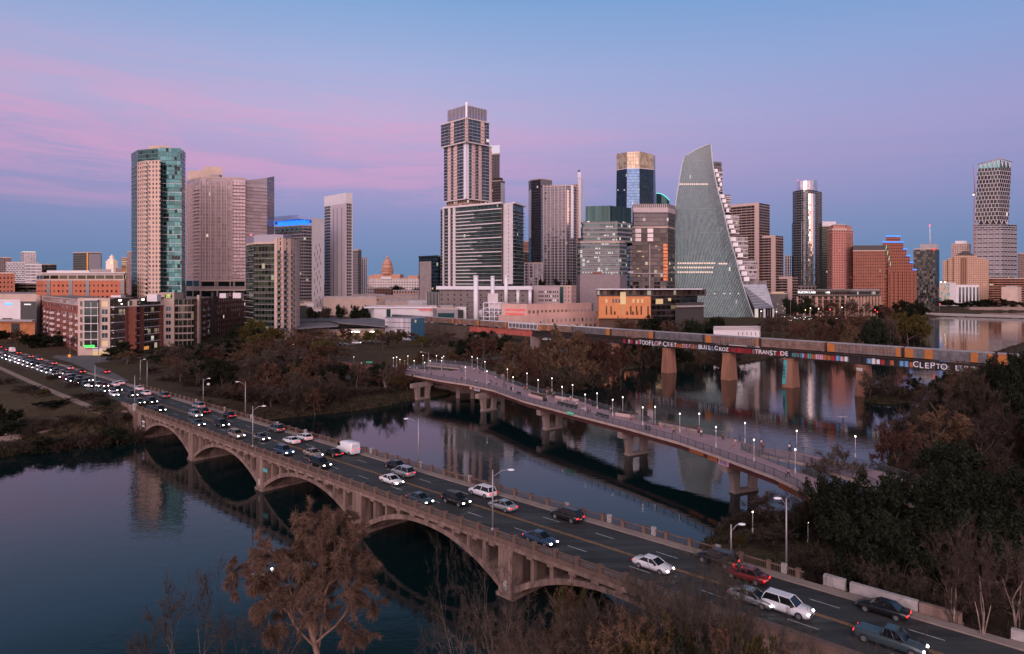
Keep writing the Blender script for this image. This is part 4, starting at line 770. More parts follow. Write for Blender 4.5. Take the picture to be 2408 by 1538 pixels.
p = front([(1272, 822), (1278, 808), (1331, 800), (1348, 803), (1358, 812)], 26); r, g, z = bld('residential_tower', 'grey ribbed tower topped by a tall white spire', 'tower', p, 437, Fk); fins(r, p, 1, g+12, z+2, 4.4, .9, .9, mat('pale concrete rib', (.52, .43, .43), .8), 'concrete_rib'); slabs(r, p, 1, g+14, z-3, 3.3, .5, .35, m=SLABG, name='floor_slab')
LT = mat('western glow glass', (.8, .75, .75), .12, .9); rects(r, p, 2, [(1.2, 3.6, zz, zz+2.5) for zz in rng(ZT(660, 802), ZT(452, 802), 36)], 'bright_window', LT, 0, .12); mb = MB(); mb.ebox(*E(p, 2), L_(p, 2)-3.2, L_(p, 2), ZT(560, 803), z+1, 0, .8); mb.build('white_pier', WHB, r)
pc = front([(1346, 812), (1358, 808), (1367, 818)], 16); MB().prism(pc, g-2, ZT(432, 808), zb=g).build('tan_core', [facade('tan core wall', (.42, .30, .27), (.06, .05, .05), 3.4, 3.3, (.35, .7), (.3, .7), lit=.01), ROOF], r); slabs(r, pc, 1, g+12, ZT(440, 808), 3.3, 1.4, .3, m=TANC, name='balcony')
ps = front([(1359, 810), (1366, 806), (1371.5, 812)], 5); MB().prism(ps, ZT(560, 808), [ZT(418, 808)]*5).build('spire_shaft', [WHB, WHB], r); MB().prism(front([(1358.5, 809), (1366, 806)], 3), ZT(418, 808), ZT(404, 808)).build('spire_top', [WHB, WHB], r); mb = MB(); mb.lathe((PX(1362, 810), 810, ZT(404, 808)), [(2.2, 0), (.1, 3)], 8); mb.build('spire_tip', DARK, r)
p = front([(1234, 770), (1276, 762)], 30); r, g, z = bld('apartment_block', 'lower ribbed wing at the foot of the tower with the white spire', 'building', p, 619, Fk); fins(r, p, 0, g, z, 5, 1.0, .7, mat('pale concrete rib', (.52, .43, .43), .8), 'concrete_rib')
p = front([(1228, 1000), (1274, 990)], 30); r, g, z = bld('office_block', 'dark block with an open roof frame in the gap left of the spired tower', 'building', p, 592, facade('dark brown wall', (.075, .06, .055), (.03, .03, .03), 4, 4, (.2, .8), (.3, .8), lit=.02)); mb = MB(); 
for k in range(6): q = p[0]*(1-k/5)+p[1]*k/5; mb.tube([(q.x, q.y+2, z), (q.x, q.y+2, z+9)], .35, 4)
mb.ebox(*E(p, 0), 0, L_(p, 0), z+8.5, z+9.3, -2.4, -1.6); mb.build('roof_frame', BRICK, r)
p = front([(1228, 1100), (1244, 1095)], 20); bld('residential_tower', 'sliver of a rust brown tower behind the white slab wing', 'tower', p, 568, facade('rust wall', (.24, .12, .09), (.05, .04, .04), 3, 3.3, (.3, .7), (.3, .7), lit=.02))
# ---- stepped glass office with grey screen base
Y = 640; Fo = facade('banded office glass', (.22, .20, .215), (.075, .125, .125), 2.4, 4.1, (.05, .95), (.36, .97), lit=.10, litc=(.85, 1, .75), lits=1.5, met=.6, var=.4)
p = front([(1357, 650), (1365, 640), (1457, 640), (1474, 652)], 40); r, g, z = bld('office_tower', 'stepped green glass office on a tall grey screen base, many rooms lit', 'tower', p, 570, Fo)
pu = front([(1366, 648), (1371, 640), (1452, 641), (1487, 656)], 34); MB().prism(pu, z, ZT(520, 641), zb=g).build('upper_storeys', [Fo, ROOF], r); ptp = front([(1377, 652), (1434, 646), (1485, 668)], 24); MB().prism(ptp, ZT(520, 641), ZT(484, 648), zb=g).build('top_box', [facade('ribbed top box', (.06, .10, .10), (.05, .11, .11), 1.1, 30, (.2, 1), (0, 1), lit=0, met=.6), ROOF], r)
for i, pp, a0, a1 in ((1, p, ZT(643, 640), z-2), (1, pu, z+.5, ZT(522, 641))): slabs(r, pp, i, a0, a1, 4.1, .5, .5, m=SLABG, name='spandrel_band')
ps = front([(1355, 645), (1364, 634), (1458, 634), (1474, 648)], 44); MB().prism(ps, g-2, ZT(645, 636), zb=g).build('screen_base', [facade('grey metal screen', (.25, .20, .215), (.21, .17, .18), 1.0, 1.2, (.12, .9), (.1, .9), lit=.0, met=.2, rough=.5, var=.1), ROOF], r)
mb = MB(); mb.ebox(*E(p, 1), 12, 19, ZT(648, 640), ZT(640, 640), 0, 3); mb.build('loggia_box', [BRICK], r); rects(r, p, 1, [(u, u+.9, ZT(641.5, 640), ZT(639.5, 640)) for u in rng(2, 34, 13)], 'soffit_lamp', LITC, 0, .4)
rects(r, p, 1, [(u+q, u+q+.9, g+zz, g+zz+1.4) for u, w_, zz in ((13, 5, 58), (14, 4, 62.2), (20, 6, 70.4), (14, 4, 66.3), (26, 5, 62.2), (22, 5, 78.6), (6, 3, 54), (30, 4, 74.5), (24, 7, 86.8), (16, 5, 45.5)) for q in (0, 1.3, 3.4, 5.2) if q < w_], 'lit_window', LITC, 0, .2)
# ---- gold topped tower
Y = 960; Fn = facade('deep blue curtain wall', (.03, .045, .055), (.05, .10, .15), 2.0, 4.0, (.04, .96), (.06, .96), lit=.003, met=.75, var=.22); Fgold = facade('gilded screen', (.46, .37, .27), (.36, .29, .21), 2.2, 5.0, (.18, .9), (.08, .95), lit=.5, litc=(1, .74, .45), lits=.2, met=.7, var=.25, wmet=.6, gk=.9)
p = front([(1445.5, 975), (1472, 960), (1504, 958), (1541, 970), (1547, 985)], 40); pt = front([(1450, 977), (1474.5, 962), (1503.5, 960), (1536, 971), (1541, 985)], 38); g = gz(ctr(p).x, ctr(p).y); r = thing('office_tower', 'blue glass tower with a glowing gold lattice crown', 'tower', (ctr(p).x, ctr(p).y, g))
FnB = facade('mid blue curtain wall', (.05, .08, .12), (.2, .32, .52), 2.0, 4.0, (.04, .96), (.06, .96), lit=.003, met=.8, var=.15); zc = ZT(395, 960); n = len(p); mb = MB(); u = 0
for i in range(n):
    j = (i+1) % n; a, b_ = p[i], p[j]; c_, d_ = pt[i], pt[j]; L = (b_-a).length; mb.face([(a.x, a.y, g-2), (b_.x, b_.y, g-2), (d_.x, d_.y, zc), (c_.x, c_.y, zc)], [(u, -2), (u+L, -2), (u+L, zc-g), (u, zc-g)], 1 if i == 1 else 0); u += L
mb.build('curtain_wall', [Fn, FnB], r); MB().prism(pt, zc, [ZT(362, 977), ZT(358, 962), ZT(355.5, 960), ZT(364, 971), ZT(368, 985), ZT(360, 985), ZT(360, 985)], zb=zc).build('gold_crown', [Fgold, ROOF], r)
rects(r, pt, 0, [(0, L_(pt, 0), zc-.8, zc+.2)], 'crown_edge', METL, 0, .5); rects(r, pt, 1, [(0, L_(pt, 1), zc-.8, zc+.2)], 'crown_edge', METL, 0, .5); rects(r, pt, 2, [(0, L_(pt, 2), zc-.8, zc+.2)], 'crown_edge', METL, 0, .5)
rects(r, p, 1, [(u, u+1.6, ZT(447, 958), ZT(445.4, 958)) for u in (-12, -3, 17)], 'lamp', LITC, -2.5, .4)
# ---- curved teal glass crown behind
p = front([(1543, 1050)]+[(1543+k*6.2, 1046+abs(k-2)*2) for k in range(1, 5)]+[(1574, 1056)], 20); r, g, z = bld('office_tower', 'curved teal glass tower top with a bright edge, behind the gold topped tower', 'tower', p, 476, facade('teal arc glass', (.05, .16, .16), (.08, .26, .26), 3, 4, (.04, .96), (.06, .96), lit=0, met=.7), par=0)
zs = [ZT(455+k*k*.62, 1050) for k in range(6)]; MB().prism(p, z, zs+zs[::-1][:1]+zs[:1]).build('arched_top', [TEALG, TEALG], r); mb = MB(); mb.tube([(q.x, q.y-.6, zz+.3) for q, zz in zip(p, zs)], .55, 6); mb.build('light_edge', mat('teal light', (.1, .5, .5), .5, emis=(.15, .9, .85), estr=1.2), r)
# ---- dark office with pale louvred top
Y = 680; Fd = facade('bronze glass', (.10, .085, .085), (.085, .075, .075), 3.0, 4.0, (.06, .94), (.2, .94), lit=.03, litc=(1, .7, .35), met=.65, var=.45)
p = front([(1474, 700), (1481, 682), (1571, 680), (1587, 700)], 36); r, g, z = bld('office_tower', 'dark bronze glass office with a pale louvred top band, left of the sail shaped tower', 'tower', p, 535, Fd)
pu = front([(1487, 690), (1490, 684), (1571, 683), (1587, 703)], 32); MB().prism(pu, z, ZT(500, 684), zb=g).build('upper_storeys', [facade('grey violet glass', (.13, .115, .12), (.13, .12, .13), 3, 4, (.05, .95), (.2, .95), lit=.01, met=.65, var=.2), ROOF], r)
pl = front([(1487, 688), (1489, 682.5), (1571, 681.5), (1588, 702)], 33); MB().prism(pl, ZT(499.9, 684), ZT(480, 684)).build('louvred_top', [facade('pale louvres', (.46, .38, .38), (.05, .045, .05), 2.0, 40, (.4, .98), (.12, .4), lit=0, met=.2), ROOF], r); slabs(r, p, 1, g+16, z-2, 4.0, .9, .35, m=mat('dark slab edge', (.15, .12, .12), .8), name='floor_slab')
rects(r, p, 1, [(u, u+5.6, ZT(yb, 680), ZT(yb-9.5, 680)) for u in (5.5, 17.5) for yb in (547, 557.5, 568)], 'bright_window', mat('bright reflection pane', (.75, .64, .64), .4), 0, .15); rects(r, p, 1, [(33.0, 37.2, ZT(y0+6, 680), ZT(y0, 680)) for y0 in range(574, 662, 8)], 'orange_mirror', mat('orange lit glass', (.33, .10, .03), .15, .5, noise=(.3, .6)), 0, 1.0); rects(r, p, 1, [(19, 20, g, ZT(574, 680))], 'stone_pier', GRYC, 0, 1.2)  # bright window reflections put into a pale pane colour
rects(r, p, 1, [(u, u+2, ZT(y0, 680), ZT(y0-2.2, 680)) for u, y0 in ((8, 592), (9.5, 592), (28, 588), (7, 633), (8, 650), (25, 580), (12, 604))], 'lit_window', LITW, 0, .3); rects(r, p, 1, [(0, 36, ZT(644, 680), ZT(642, 680))], 'terrace_edge', SLABG, 0, 3); rects(r, p, 1, [(-2, 3, ZT(642, 680), ZT(638, 680))], 'white_box', WHC, 0, 3)
# ---- the sail tower
Y = 705; SAILG = facade('sail glass', (.04, .043, .046), (.05, .088, .09), 1.55, 4.2, (.0, 1), (.06, 1), lit=.002, litc=(1, .8, .6), met=.35, rough=.1, var=.2, sp_=.12, wmet=.3, gk=1, wrough=.3)
lefte = [(1600, 750), (1588, 716), (1577.5, 668), (1577, 640), (1578, 600), (1583, 525), (1590, 470), (1598, 420), (1605, 380), (1609, 369)]
def lerp_x(tab, y):
    tab = sorted(tab, key=lambda q: q[1])
    for (x0, y0), (x1, y1) in zip(tab, tab[1:]):
        if y0 <= y <= y1: return x0+(x1-x0)*(y-y0)/(y1-y0)
    return tab[0][0] if y < tab[0][1] else tab[-1][0]
righte = [(1672, 338), (1673.5, 360), (1678, 396), (1688, 445), (1702, 497), (1714, 552), (1730, 607), (1745, 665), (1760, 710), (1773, 749)]
r = thing('sail_tower', 'huge sail shaped glass tower with fine vertical lines and stepped white terraces', 'tower', (PX(1670, Y), Y+20, 7)); g = 7
def sail_pt(u, y, dy=0):
    xl, xr = lerp_x(lefte, y), lerp_x(righte, y); x = xl+(xr-xl)*u; yy = Y+14*(u-.35)**2+(700-y)*.035-u*6+dy; return Vector((PX(x, yy), yy, ZT(y, yy)))
ys = [752-7*k for k in range(56)]+[360]; mb = MB(); NU = 12
def top_y(u): return 369-31*u-(4*math.sin(u*3.1))
for a, b_ in zip(ys, ys[1:]):
    for i in range(NU):
        u0, u1 = i/NU, (i+1)/NU; q = [sail_pt(u0, a), sail_pt(u1, a), sail_pt(u1, max(b_, top_y(u1))), sail_pt(u0, max(b_, top_y(u0)))]
        if max(a, 0) <= top_y(u0) and a <= top_y(u1): continue
        mb.face(q, [((p_.x-PX(1577, Y)), p_.z) for p_ in q])
for i in range(NU):
    u0, u1 = i/NU, (i+1)/NU; q = [sail_pt(u0, 360), sail_pt(u1, 360), sail_pt(u1, min(360, top_y(u1))), sail_pt(u0, min(360, top_y(u0)))]
    if top_y(u1) < 360: mb.face(q, [((p_.x-PX(1577, Y)), p_.z) for p_ in q])
for a, b_ in zip(ys, ys[1:]):     # the tower's flanks and back
    for u, s in ((0, 1), (1, -1)):
        q = [sail_pt(u, a), sail_pt(u, max(b_, top_y(u))), sail_pt(u, max(b_, top_y(u)), 38), sail_pt(u, a, 38)]; mb.face(q[::s], [(0, p_.z) for p_ in q[::s]])
mb.build('sail_facade', [SAILG], r)
NF = 44; WFIN = mat('white mullion fin', (.56, .60, .61), .45, 0)
for k in range(NF+1):
    u = k/NF; pts = [sail_pt(u, y, -.25) for y in [752-14*j for j in range(28)] if y > top_y(u)]+[sail_pt(u, top_y(u), -.25)]
    mb = MB(); mb.tube(pts, .14 if k not in (0, NF) else .5, 4, smooth=False); mb.build('mullion', WFIN, r)
mb = MB(); mb.tube([sail_pt(k/8, top_y(k/8), -.3) for k in range(9)], .45, 5); mb.build('top_rim', WFIN, r)
for k, y in enumerate(range(378, 700, 56)):
    mb = MB(); mb.tube([sail_pt(u/10, y, .05) for u in range(11) if top_y(u/10) < y], .16, 4); mb.build('floor_line', mat('floor line', (.2, .2, .21), .5, .3), r)
for y, u0, u1, n in ((433, .02, .78, 14), (619, .1, .68, 16), (629, .1, .64, 16), (640, .1, .62, 16), (620, .72, .86, 4)):
    mb = MB()
    for k in range(n):
        u = u0+(u1-u0)*k/n; w_ = (u1-u0)/n*.75; q = [sail_pt(u, y+1.8, -.12), sail_pt(u+w_, y+1.8, -.12), sail_pt(u+w_, y-1.8, -.12), sail_pt(u, y-1.8, -.12)]; mb.face(q)
    mb.build('lit_storey', mat('lit office storey', (.4, .3, .25), .4, emis=(1, .72, .55), estr=.62), r)
rects(r, [sail_pt(.48, 691).xy, sail_pt(.98, 691).xy, sail_pt(.5, 700, 40).xy], 0, [(u, u+1.6, ZT(691.5, 700), ZT(689.5, 700)) for u in (6, 16, 22, 31)], 'entrance_lamp', LITC, -.1, 1.2)
TER = facade('terrace side wall', (.42, .38, .40), (.20, .20, .22), 2.4, 4.3, (.05, .95), (.3, .95), lit=.01, met=.6, var=.2); WT = mat('white terrace wall', (.82, .79, .80), .6)
def terr(xr, y0, y1, n):
    """one tier of floors stepping down behind the sail's slanted edge"""
    yd = Y+16
    for k in range(n):
        ya, yb = y0+(y1-y0)*k/n, y0+(y1-y0)*(k+1)/n; xl = lerp_x(righte, (ya+yb)/2)+.5; q = front([(xl-3, yd), (xr, yd+2)], 22); MB().prism(q, ZT(yb, yd), ZT(ya, yd)-.6, zb=0).build('terrace_floor', [TER, WT], r)
        w_ = min(13, max(5, (xr-xl)*.42)); x0 = xl+(k%4)*2.0; MB().prism(front([(x0, yd-2.2), (x0+w_, yd-2.2)], 4), ZT(yb, yd)+.4, ZT(ya, yd)-.9).build('white_loggia', [WT, WT], r); mb = MB(); mb.ebox(q[0], q[1], 0, (q[1]-q[0]).length, ZT(yb, yd)-.2, ZT(yb, yd)+.35, 0, .9); mb.build('terrace_edge', SLABW, r)
MB().prism(front([(1674, Y+22), (1697, Y+24)], 20), ZT(560, Y), ZT(380, Y+22)).build('upper_core', [facade('core glass', (.2, .19, .2), (.16, .16, .18), 2.4, 4.3, (.05, .95), (.2, .95), lit=0, met=.6), ROOF], r)
terr(1699, 396, 450, 5); terr(1718, 456, 500, 4); terr(1738.5, 504, 550, 4); terr(1759, 556, 606, 4); terr(1780, 610, 662, 4)
q = front([(1743, Y+6), (1803, Y+6)], 30); MB().prism(q, ZT(671, Y), ZT(661, Y)).build('screen_storey', [facade('screen storey', (.3, .27, .29), (.1, .1, .11), 1.2, 8, (.3, .95), (0, 1), lit=0), ROOF], r)
a0, a1 = Vector((PX(1745, Y+3), Y+3, ZT(669, Y))), Vector((PX(1802, Y+3), Y+3, ZT(669, Y))); b0, b1 = Vector((PX(1776, Y-8), Y-8, ZT(727, Y-8))), Vector((PX(1819, Y-6), Y-6, ZT(724, Y-6))); mb = MB()
mb.loft([[a0, a1, a1+Vector((0, 14, 0)), a0+Vector((0, 14, 0))], [b0, b1, b1+Vector((0, 24, 0)), b0+Vector((0, 24, 0))]], smooth=False); mb.build('sloped_skirt', mat('grey blue sloped glass', (.26, .26, .29), .2, .55, noise=(.2, .2)), r)
for k in range(1, 9): f = k/9; mb = MB(); mb.tube([a0*(1-f)+b0*f+Vector((.6, -.15, .0)), a1*(1-f)+b1*f+Vector((-.6, -.15, 0))], .13, 4); mb.build('skirt_line', WFIN, r)
mb = MB(); mb.prism(front([(1777, Y-4), (1817, Y-2)], 18), 4, ZT(724, Y-5)); mb.build('lobby', [facade('lobby glass', (.5, .46, .45), (.12, .10, .09), 2.6, 14, (.15, 1), (0, 1), lit=.2), ROOF], r)
for x in (1776, 1797, 1818): mb = MB(); mb.box(PX(x, Y-9)-.7, Y-10, 4, PX(x, Y-9)+.7, Y-8.6, ZT(726, Y-9)); mb.build('lobby_column', WHB, r)
# ---- brown hotel with pink frames, three steps
Y = 850; Fx = facade('brown banded hotel', (.34, .24, .215), (.055, .045, .045), 6.5, 3.4, (.03, .97), (.30, .96), lit=.006, met=.4, var=.3); FRM = mat('pink frame concrete', (.60, .43, .38), .85)
r = thing('hotel_tower', 'brown banded hotel in three descending steps outlined by pink frames', 'hotel', (PX(1780, Y), Y+20, 8)); g = 8
for xl, xc, xr, yt, dy in ((1700, 1784, 1810, 477, 8), (1740, 1823, 1842, 554, 4), (1770, 1862, 1877, 651, 0)):
    pp = corner(xl, xc, xr, Y+dy, 90); zt = ZT(yt, Y+dy); MB().prism(pp, g-2, zt, zb=g).build('step_volume', [Fx, ROOF], r); T0 = L_(pp, 0)
    mb = MB(); mb.ebox(pp[0], pp[1], 0, T0+.5, zt-2.8, zt+.5, 0, 1.2); mb.build('pink_frame', FRM, r); mb = MB(); mb.ebox(pp[0], pp[1], T0-5, T0+.5, g, zt-2.81, 0, 1.2); mb.build('pink_frame', FRM, r); slabs(r, pp, 0, g+4, zt-4, 3.4, .35, .5, u1=T0-5.1, m=FRM, name='floor_band'); slabs(r, pp, 1, g+4, zt-4, 3.4, .3, .35, m=mat('dark taupe band', (.2, .15, .14), .8), name='floor_band')
mb = MB(); mb.prism(front([(1743, Y+26), (1765, Y+26)], 12), ZT(478, Y), ZT(473, Y)); mb.build('roof_plant', [GRYC, ROOF], r)
p = front([(1845, 1000), (1860, 1003)], 20); bld('office_block', 'small white gridded block between the brown hotel and the shiny tower', 'tower', p, 602, facade('white grid small', (.52, .44, .44), (.07, .06, .06), 4, 4, (.35, .85), (.15, .95), lit=0))
p = front([(1808, 780), (1851, 776), (1853, 790)], 20); r, g, z = bld('lounge_building', 'low dark grey building with warm lamps and a glowing roof slot', 'building', p, 691, mat('dark rendered wall', (.13, .115, .115), .85, noise=(.2, .2))); mb = MB(); mb.ebox(*E(p, 0), 4, 17, z-.2, z+2, -6, -2); mb.build('roof_slot', LITW, r)
for u, zz in ((2, 8), (4, 3), (8, 5), (14, 9), (17, 6), (9, 11), (15, 3.5), (18, 11)): mb = MB(); mb.ebox(*E(p, 0), u, u+.8, g+zz, g+zz+1.2, 0, .4); mb.build('wall_lamp', LITW, r)
# ---- shiny tall tower with concave top
Y = 1000; Fz = facade('silver curtain wall', (.22, .21, .22), (.15, .16, .175), 2.6, 3.6, (.05, .95), (.12, .95), lit=.004, met=.75, rough=.14, var=.25); cxx = 1898; g = 10; r = thing('residential_tower', 'shining silver tower with a scooped curved glass crown', 'tower', (PX(cxx, Y), Y+12, g))
p = front([(1864, 1012), (1872, 1000), (1884, 993)]+[(1884+k*5.4, 992-2.6*math.sin(k/5*math.pi)) for k in range(1, 6)]+[(1921, 1003), (1932, 1014)], 26)
MB().prism(p, g-2, ZT(448, 998), zb=g).build('shaft', [Fz, ROOF], r); CR = facade('bright crown glass', (.5, .5, .53), (.7, .72, .8), 3, 4, (.05, .95), (.06, .95), lit=0, gk=1, met=.9, rough=.16, var=.1)
pc = front([(1874, 1004)]+[(1874+k*7.8, 997-9*math.sin(k/6*math.pi)) for k in range(1, 6)]+[(1922, 1004)], 22); zz = [ZT(426+2.6*math.sin(k/6*math.pi)*1.3-k*.5, 1000) for k in range(7)]; MB().prism(pc, ZT(448, 998), zz+[zz[-1], zz[0]]).build('crown', [CR, TEALG], r)
MB().prism(front([(1896, 989.5), (1901, 986.5), (1906, 985), (1912, 986), (1917, 990)], 4), g, ZT(456, 990), zb=g).build('bright_bay', [facade('mirror bay', (.5, .45, .42), (.9, .85, .82), 2.2, 3.6, (.06, .94), (.08, .94), lit=0, gk=1, met=.92, rough=.12, var=.1, wmet=.6), ROOF], r)
MB().prism(front([(1862, 1011), (1866, 1003), (1884, 992.5), (1886, 992)], 20), g, ZT(523, 1000), zb=g).build('lower_shoulder', [Fz, ROOF], r); fins(r, p, len(p)-4, g, ZT(450, 1003), 3, .6, .5, mat('grey fin', (.16, .15, .16), .6), 'fin')
for x in (1876, 1897, 1919): mb = MB(); mb.lathe((PX(x, 1004), 1005, ZT(424, 1000)), [(.5, 0), (.5, .9), (.1, 1)], 6); mb.build('beacon', REDL, r)
mb = MB(); mb.prism(front([(1876, 980), (1920, 980)], 20), g-2, ZT(670, 980)); mb.build('podium', [facade('grey podium', (.34, .28, .28), (.07, .06, .06), 5, 5, (.2, .8), (.3, .8), lit=.03), ROOF], r)
# ---- towers to its right
p = front([(1933, 1000), (1964, 1002)], 25); r, g, z = bld('residential_tower', 'green glass tower with a white slab roof, behind the pink brick tower', 'tower', p, 533, facade('green balcony glass', (.12, .13, .11), (.05, .08, .07), 3, 3.4, (.08, .92), (.3, .95), lit=.03, met=.5)); MB().prism(front([(1934, 999), (1966, 1001)], 16), z+1.1, ZT(521, 1000)).build('white_roof_slab', [WHC, WHC], r)
PB = (.46, .20, .165); p = front([(1946, 905), (1958, 895), (1989, 897), (2006, 908)], 26); r, g, z = bld('residential_tower', 'slim pink brick tower with arched pale top storeys', 'tower', p, 540, facade('pink brick wall', PB, (.07, .05, .05), 3.6, 3.2, (.35, .75), (.3, .75), lit=.012, wrough=.9)); slabs(r, p, 0, g+4, z, 3.2, 1.2, .35, m=mat('rose slab', (.52, .34, .31), .8), name='balcony'); slabs(r, p, 2, g+4, z, 3.2, 1.2, .35, m=mat('rose slab', (.52, .34, .31), .8), name='balcony'); MB().prism(inset(p, .88), z+1, ZT(530, 897)).build('top_storey', [mat('brick red wall', PB, .9), ROOF], r)
mb = MB(); mb.loft([[(q[0], q[1], ZT(530, 897)) for q in front([(1955, 896), (1992, 897)], 20)], [(q[0], q[1], ZT(526.5, 897)) for q in front([(1962, 897), (1986, 898)], 18)]], smooth=False); mb.build('curved_roof', GRYC, r); rects(r, p, 1, [(-1, L_(p, 1)+1, z-1, z+1.5)], 'pale_cornice', TANC, 0, .8)
Y = 880; RB = facade('dark red granite grid', (.27, .095, .06), (.035, .025, .025), 2.9, 3.9, (.3, .75), (.28, .78), lit=.012, litc=(1, .6, .3), met=.35, var=.4, wrough=.6, gk=.6)
p = front([(2006, 884), (2082, 880), (2095, 892), (2098, 900)], 36); r, g, z = bld('office_block', 'wide dark red granite office with a black sloping roof', 'office', p, 590, RB); q = p[:4]; MB().prism(front([(2006, 886), (2086, 884)], 30), z+1.1, [ZT(577, 884)]*4).build('sloped_roof', [mat('black standing seam', (.045, .035, .035), .5), DARK], r)
for k in range(4): mb = MB(); mb.tube([(PX(2085+k*3.2, 879), 879, ZT(577+k*13, 879)), (PX(2083+k*3.4, 879), 879, ZT(587+k*13, 879))], .3, 5); mb.build('light_strip', mat('green light strip', (.2, .6, .4), .5, emis=(.3, .9, .6), estr=.7), r)
rects(r, p, 1, [(0, L_(p, 1), g+k*7.8, g+k*7.8+.6) for k in range(2, 11)], 'granite_band', mat('granite band', (.33, .13, .085), .8), 0, .3)
r = thing('stepped_office', 'stepped dark red office tower with blue light strips on every terrace', 'office', (PX(2118, 900), 920, 8)); g = 8
steps = [(2083, 2117, 555), (2075, 2124.5, 569), (2090, 2132, 585.5), (2088, 2140, 601.5), (2088, 2147.5, 617.5), (2088, 2155, 634)]
for k, (xl, xr, yt) in enumerate(steps):
    pp = front([(xl, 892-k*2.2), (xr, 893-k*2.2)], 26-k); MB().prism(pp, g-2, ZT(yt, 892-k*2.2), zb=g).build('step_volume', [RB, ROOF], r)
    x0 = xl if k < 2 else steps[k-1][1]-1; q = front([(x0, 891.6-k*2.2), (xr+.5, 892.6-k*2.2)], 12); mb = MB(); mb.ebox(q[0], q[1], 0, (q[1]-q[0]).length, ZT(yt+1.6, 892), ZT(yt-1.0, 892), 0, .5); mb.build('blue_light_strip', mat('blue strip light', (.05, .2, .8), .5, emis=(.015, .19, 1), estr=1.7), r)
fins(r, front([(2095, 880.5), (2153, 881.5)], 5), 0, g, ZT(640, 881), 5.2, 1.2, .6, mat('red granite pier', (.30, .11, .07), .8), 'granite_pier')
# ---- low colonnaded hall, with lettering
p = front([(1876, 760), (1920, 748), (2000, 756), (2068, 790)], 40); r, g, z = bld('office_hall', 'low green glass hall with sandstone piers and lit roof lettering', 'office', p, 683, facade('hall glass', (.16, .12, .11), (.05, .06, .05), 3, 4.4, (.06, .94), (.25, .95), lit=.10, litc=(1, .7, .4), met=.4), roof=GRYC)
SST = mat('sandstone pier', (.48, .28, .20), .85)
for i in (0, 1, 2): fins(r, p, i, g-2, z-7, 6.5, 1.6, 1.6, SST, 'sandstone_pier')
mb = MB(); mb.ebox(*E(p, 1), -2, L_(p, 1)+1, z+.2, z+1.5, -4, 3); mb.build('roof_canopy', mat('green grey canopy', (.16, .16, .15), .7), r)
SGN = mat('white lit letters', (.8, .9, .9), .5, emis=(.9, 1, 1), estr=1.2); lettering('SILICON LABS', 3.0, *E(p, 0), 10, z-2.2, SGN, r, d=2.6); lettering('LABS', 2.4, *E(p, 1), 12, z-2.2, SGN, r, d=2.6); rects(r, p, 1, [(4, 22, g+3, g+4.6)], 'lit_window', LITW, 0, .3)
pcol = front([(1987, 735), (2030, 740)], 14); MB().prism(pcol, g-2, ZT(706, 737)).build('porch_wall', [mat('porch wall', (.16, .12, .11), .9), ROOF], r); fins(r, pcol, 0, g-2, ZT(700, 737), 3.2, .9, 1, SST, 'sandstone_pier')
# ---- dark tower with mast, tan pyramid roofed block etc.
p = front([(2148, 990), (2199, 986), (2209, 1000)], 28); r, g, z = bld('office_tower', 'dark mottled glass tower with a tall mast and red light', 'tower', p, 586, facade('mottled dark glass', (.045, .045, .045), (.075, .075, .07), 2.2, 4, (.08, .92), (.1, .95), lit=0, met=.6, var=.7, dark=.35)); MB().prism(front([(2163, 992), (2206, 994)], 20), z+1.1, ZT(574, 990)).build('roof_plant', [GRYC, ROOF], r)
mb = MB(); mb.tube([(PX(2188.5, 996), 998, ZT(574, 990)), (PX(2188.5, 996), 998, ZT(530, 990))], [.9, .35], 6); mb.build('mast', WHB, r); mb = MB(); mb.lathe((PX(2188.5, 996), 998, ZT(530, 990)), [(.7, 0), (.7, 1.3), (.2, 1.5)], 8); mb.build('beacon', REDL, r); mb = MB(); mb.box(PX(2193, 985), 984.2, ZT(589, 985), PX(2198, 985), 984.8, ZT(584.5, 985)); mb.build('red_sign', mat('red roof sign', (.6, .02, .03), .5, emis=(1, .04, .06), estr=1.2), r)
p = front([(2237, 1255), (2283, 1253)], 24); r, g, z = bld('residential_tower', 'pale stone tower behind the tan hotel with the pyramid roof', 'tower', p, 574, facade('pale stone grid', (.44, .32, .29), (.10, .07, .07), 3, 3.3, (.25, .8), (.3, .85), lit=.01)); MB().prism(inset(p, .6), z+1.1, ZT(566, 1253)).build('roof_plant', [WHC, ROOF], r)
TP_ = facade('tan hotel wall', (.50, .315, .23), (.09, .06, .05), 3.1, 3.5, (.34, .72), (.22, .72), lit=.02, litc=(1, .65, .3), wrough=.9); r = thing('hotel_building', 'stepped tan stone hotel with a dark pyramid roof', 'hotel', (PX(2271, 1150), 1170, 12)); g = 8
for k, (xl, xr, yt, Y) in enumerate(((2217, 2325, 612, 1152), (2230, 2313, 606, 1149), (2243, 2297, 600.5, 1146))): MB().prism(front([(xl, Y), (xr, Y)], 34-k*2), g-2, ZT(yt, Y), zb=g).build('step_volume', [TP_, ROOF], r)
mb = MB(); q0 = front([(2248, 1147), (2291, 1147)], 30); q1 = front([(2266, 1158), (2274, 1158)], 5); mb.loft([[(q[0], q[1], ZT(600, 1147)) for q in q0], [(q[0], q[1], ZT(590, 1155)) for q in q1]], smooth=False); mb.build('pyramid_roof', mat('dark slate', (.09, .065, .06), .7), r)
pz_ = front([(2259, 1145), (2273, 1145)], 3); rects(r, pz_, 0, [(0, L_(pz_, 0), g+24, ZT(607, 1145))], 'glass_bay', mat('amber bay glass', (.12, .05, .025), .2, .4), -.1, .25); fins(r, pz_, 0, g+24, ZT(604, 1145), 3.7, .6, .6, mat('tan pier', (.52, .34, .25), .85), 'stone_pier')
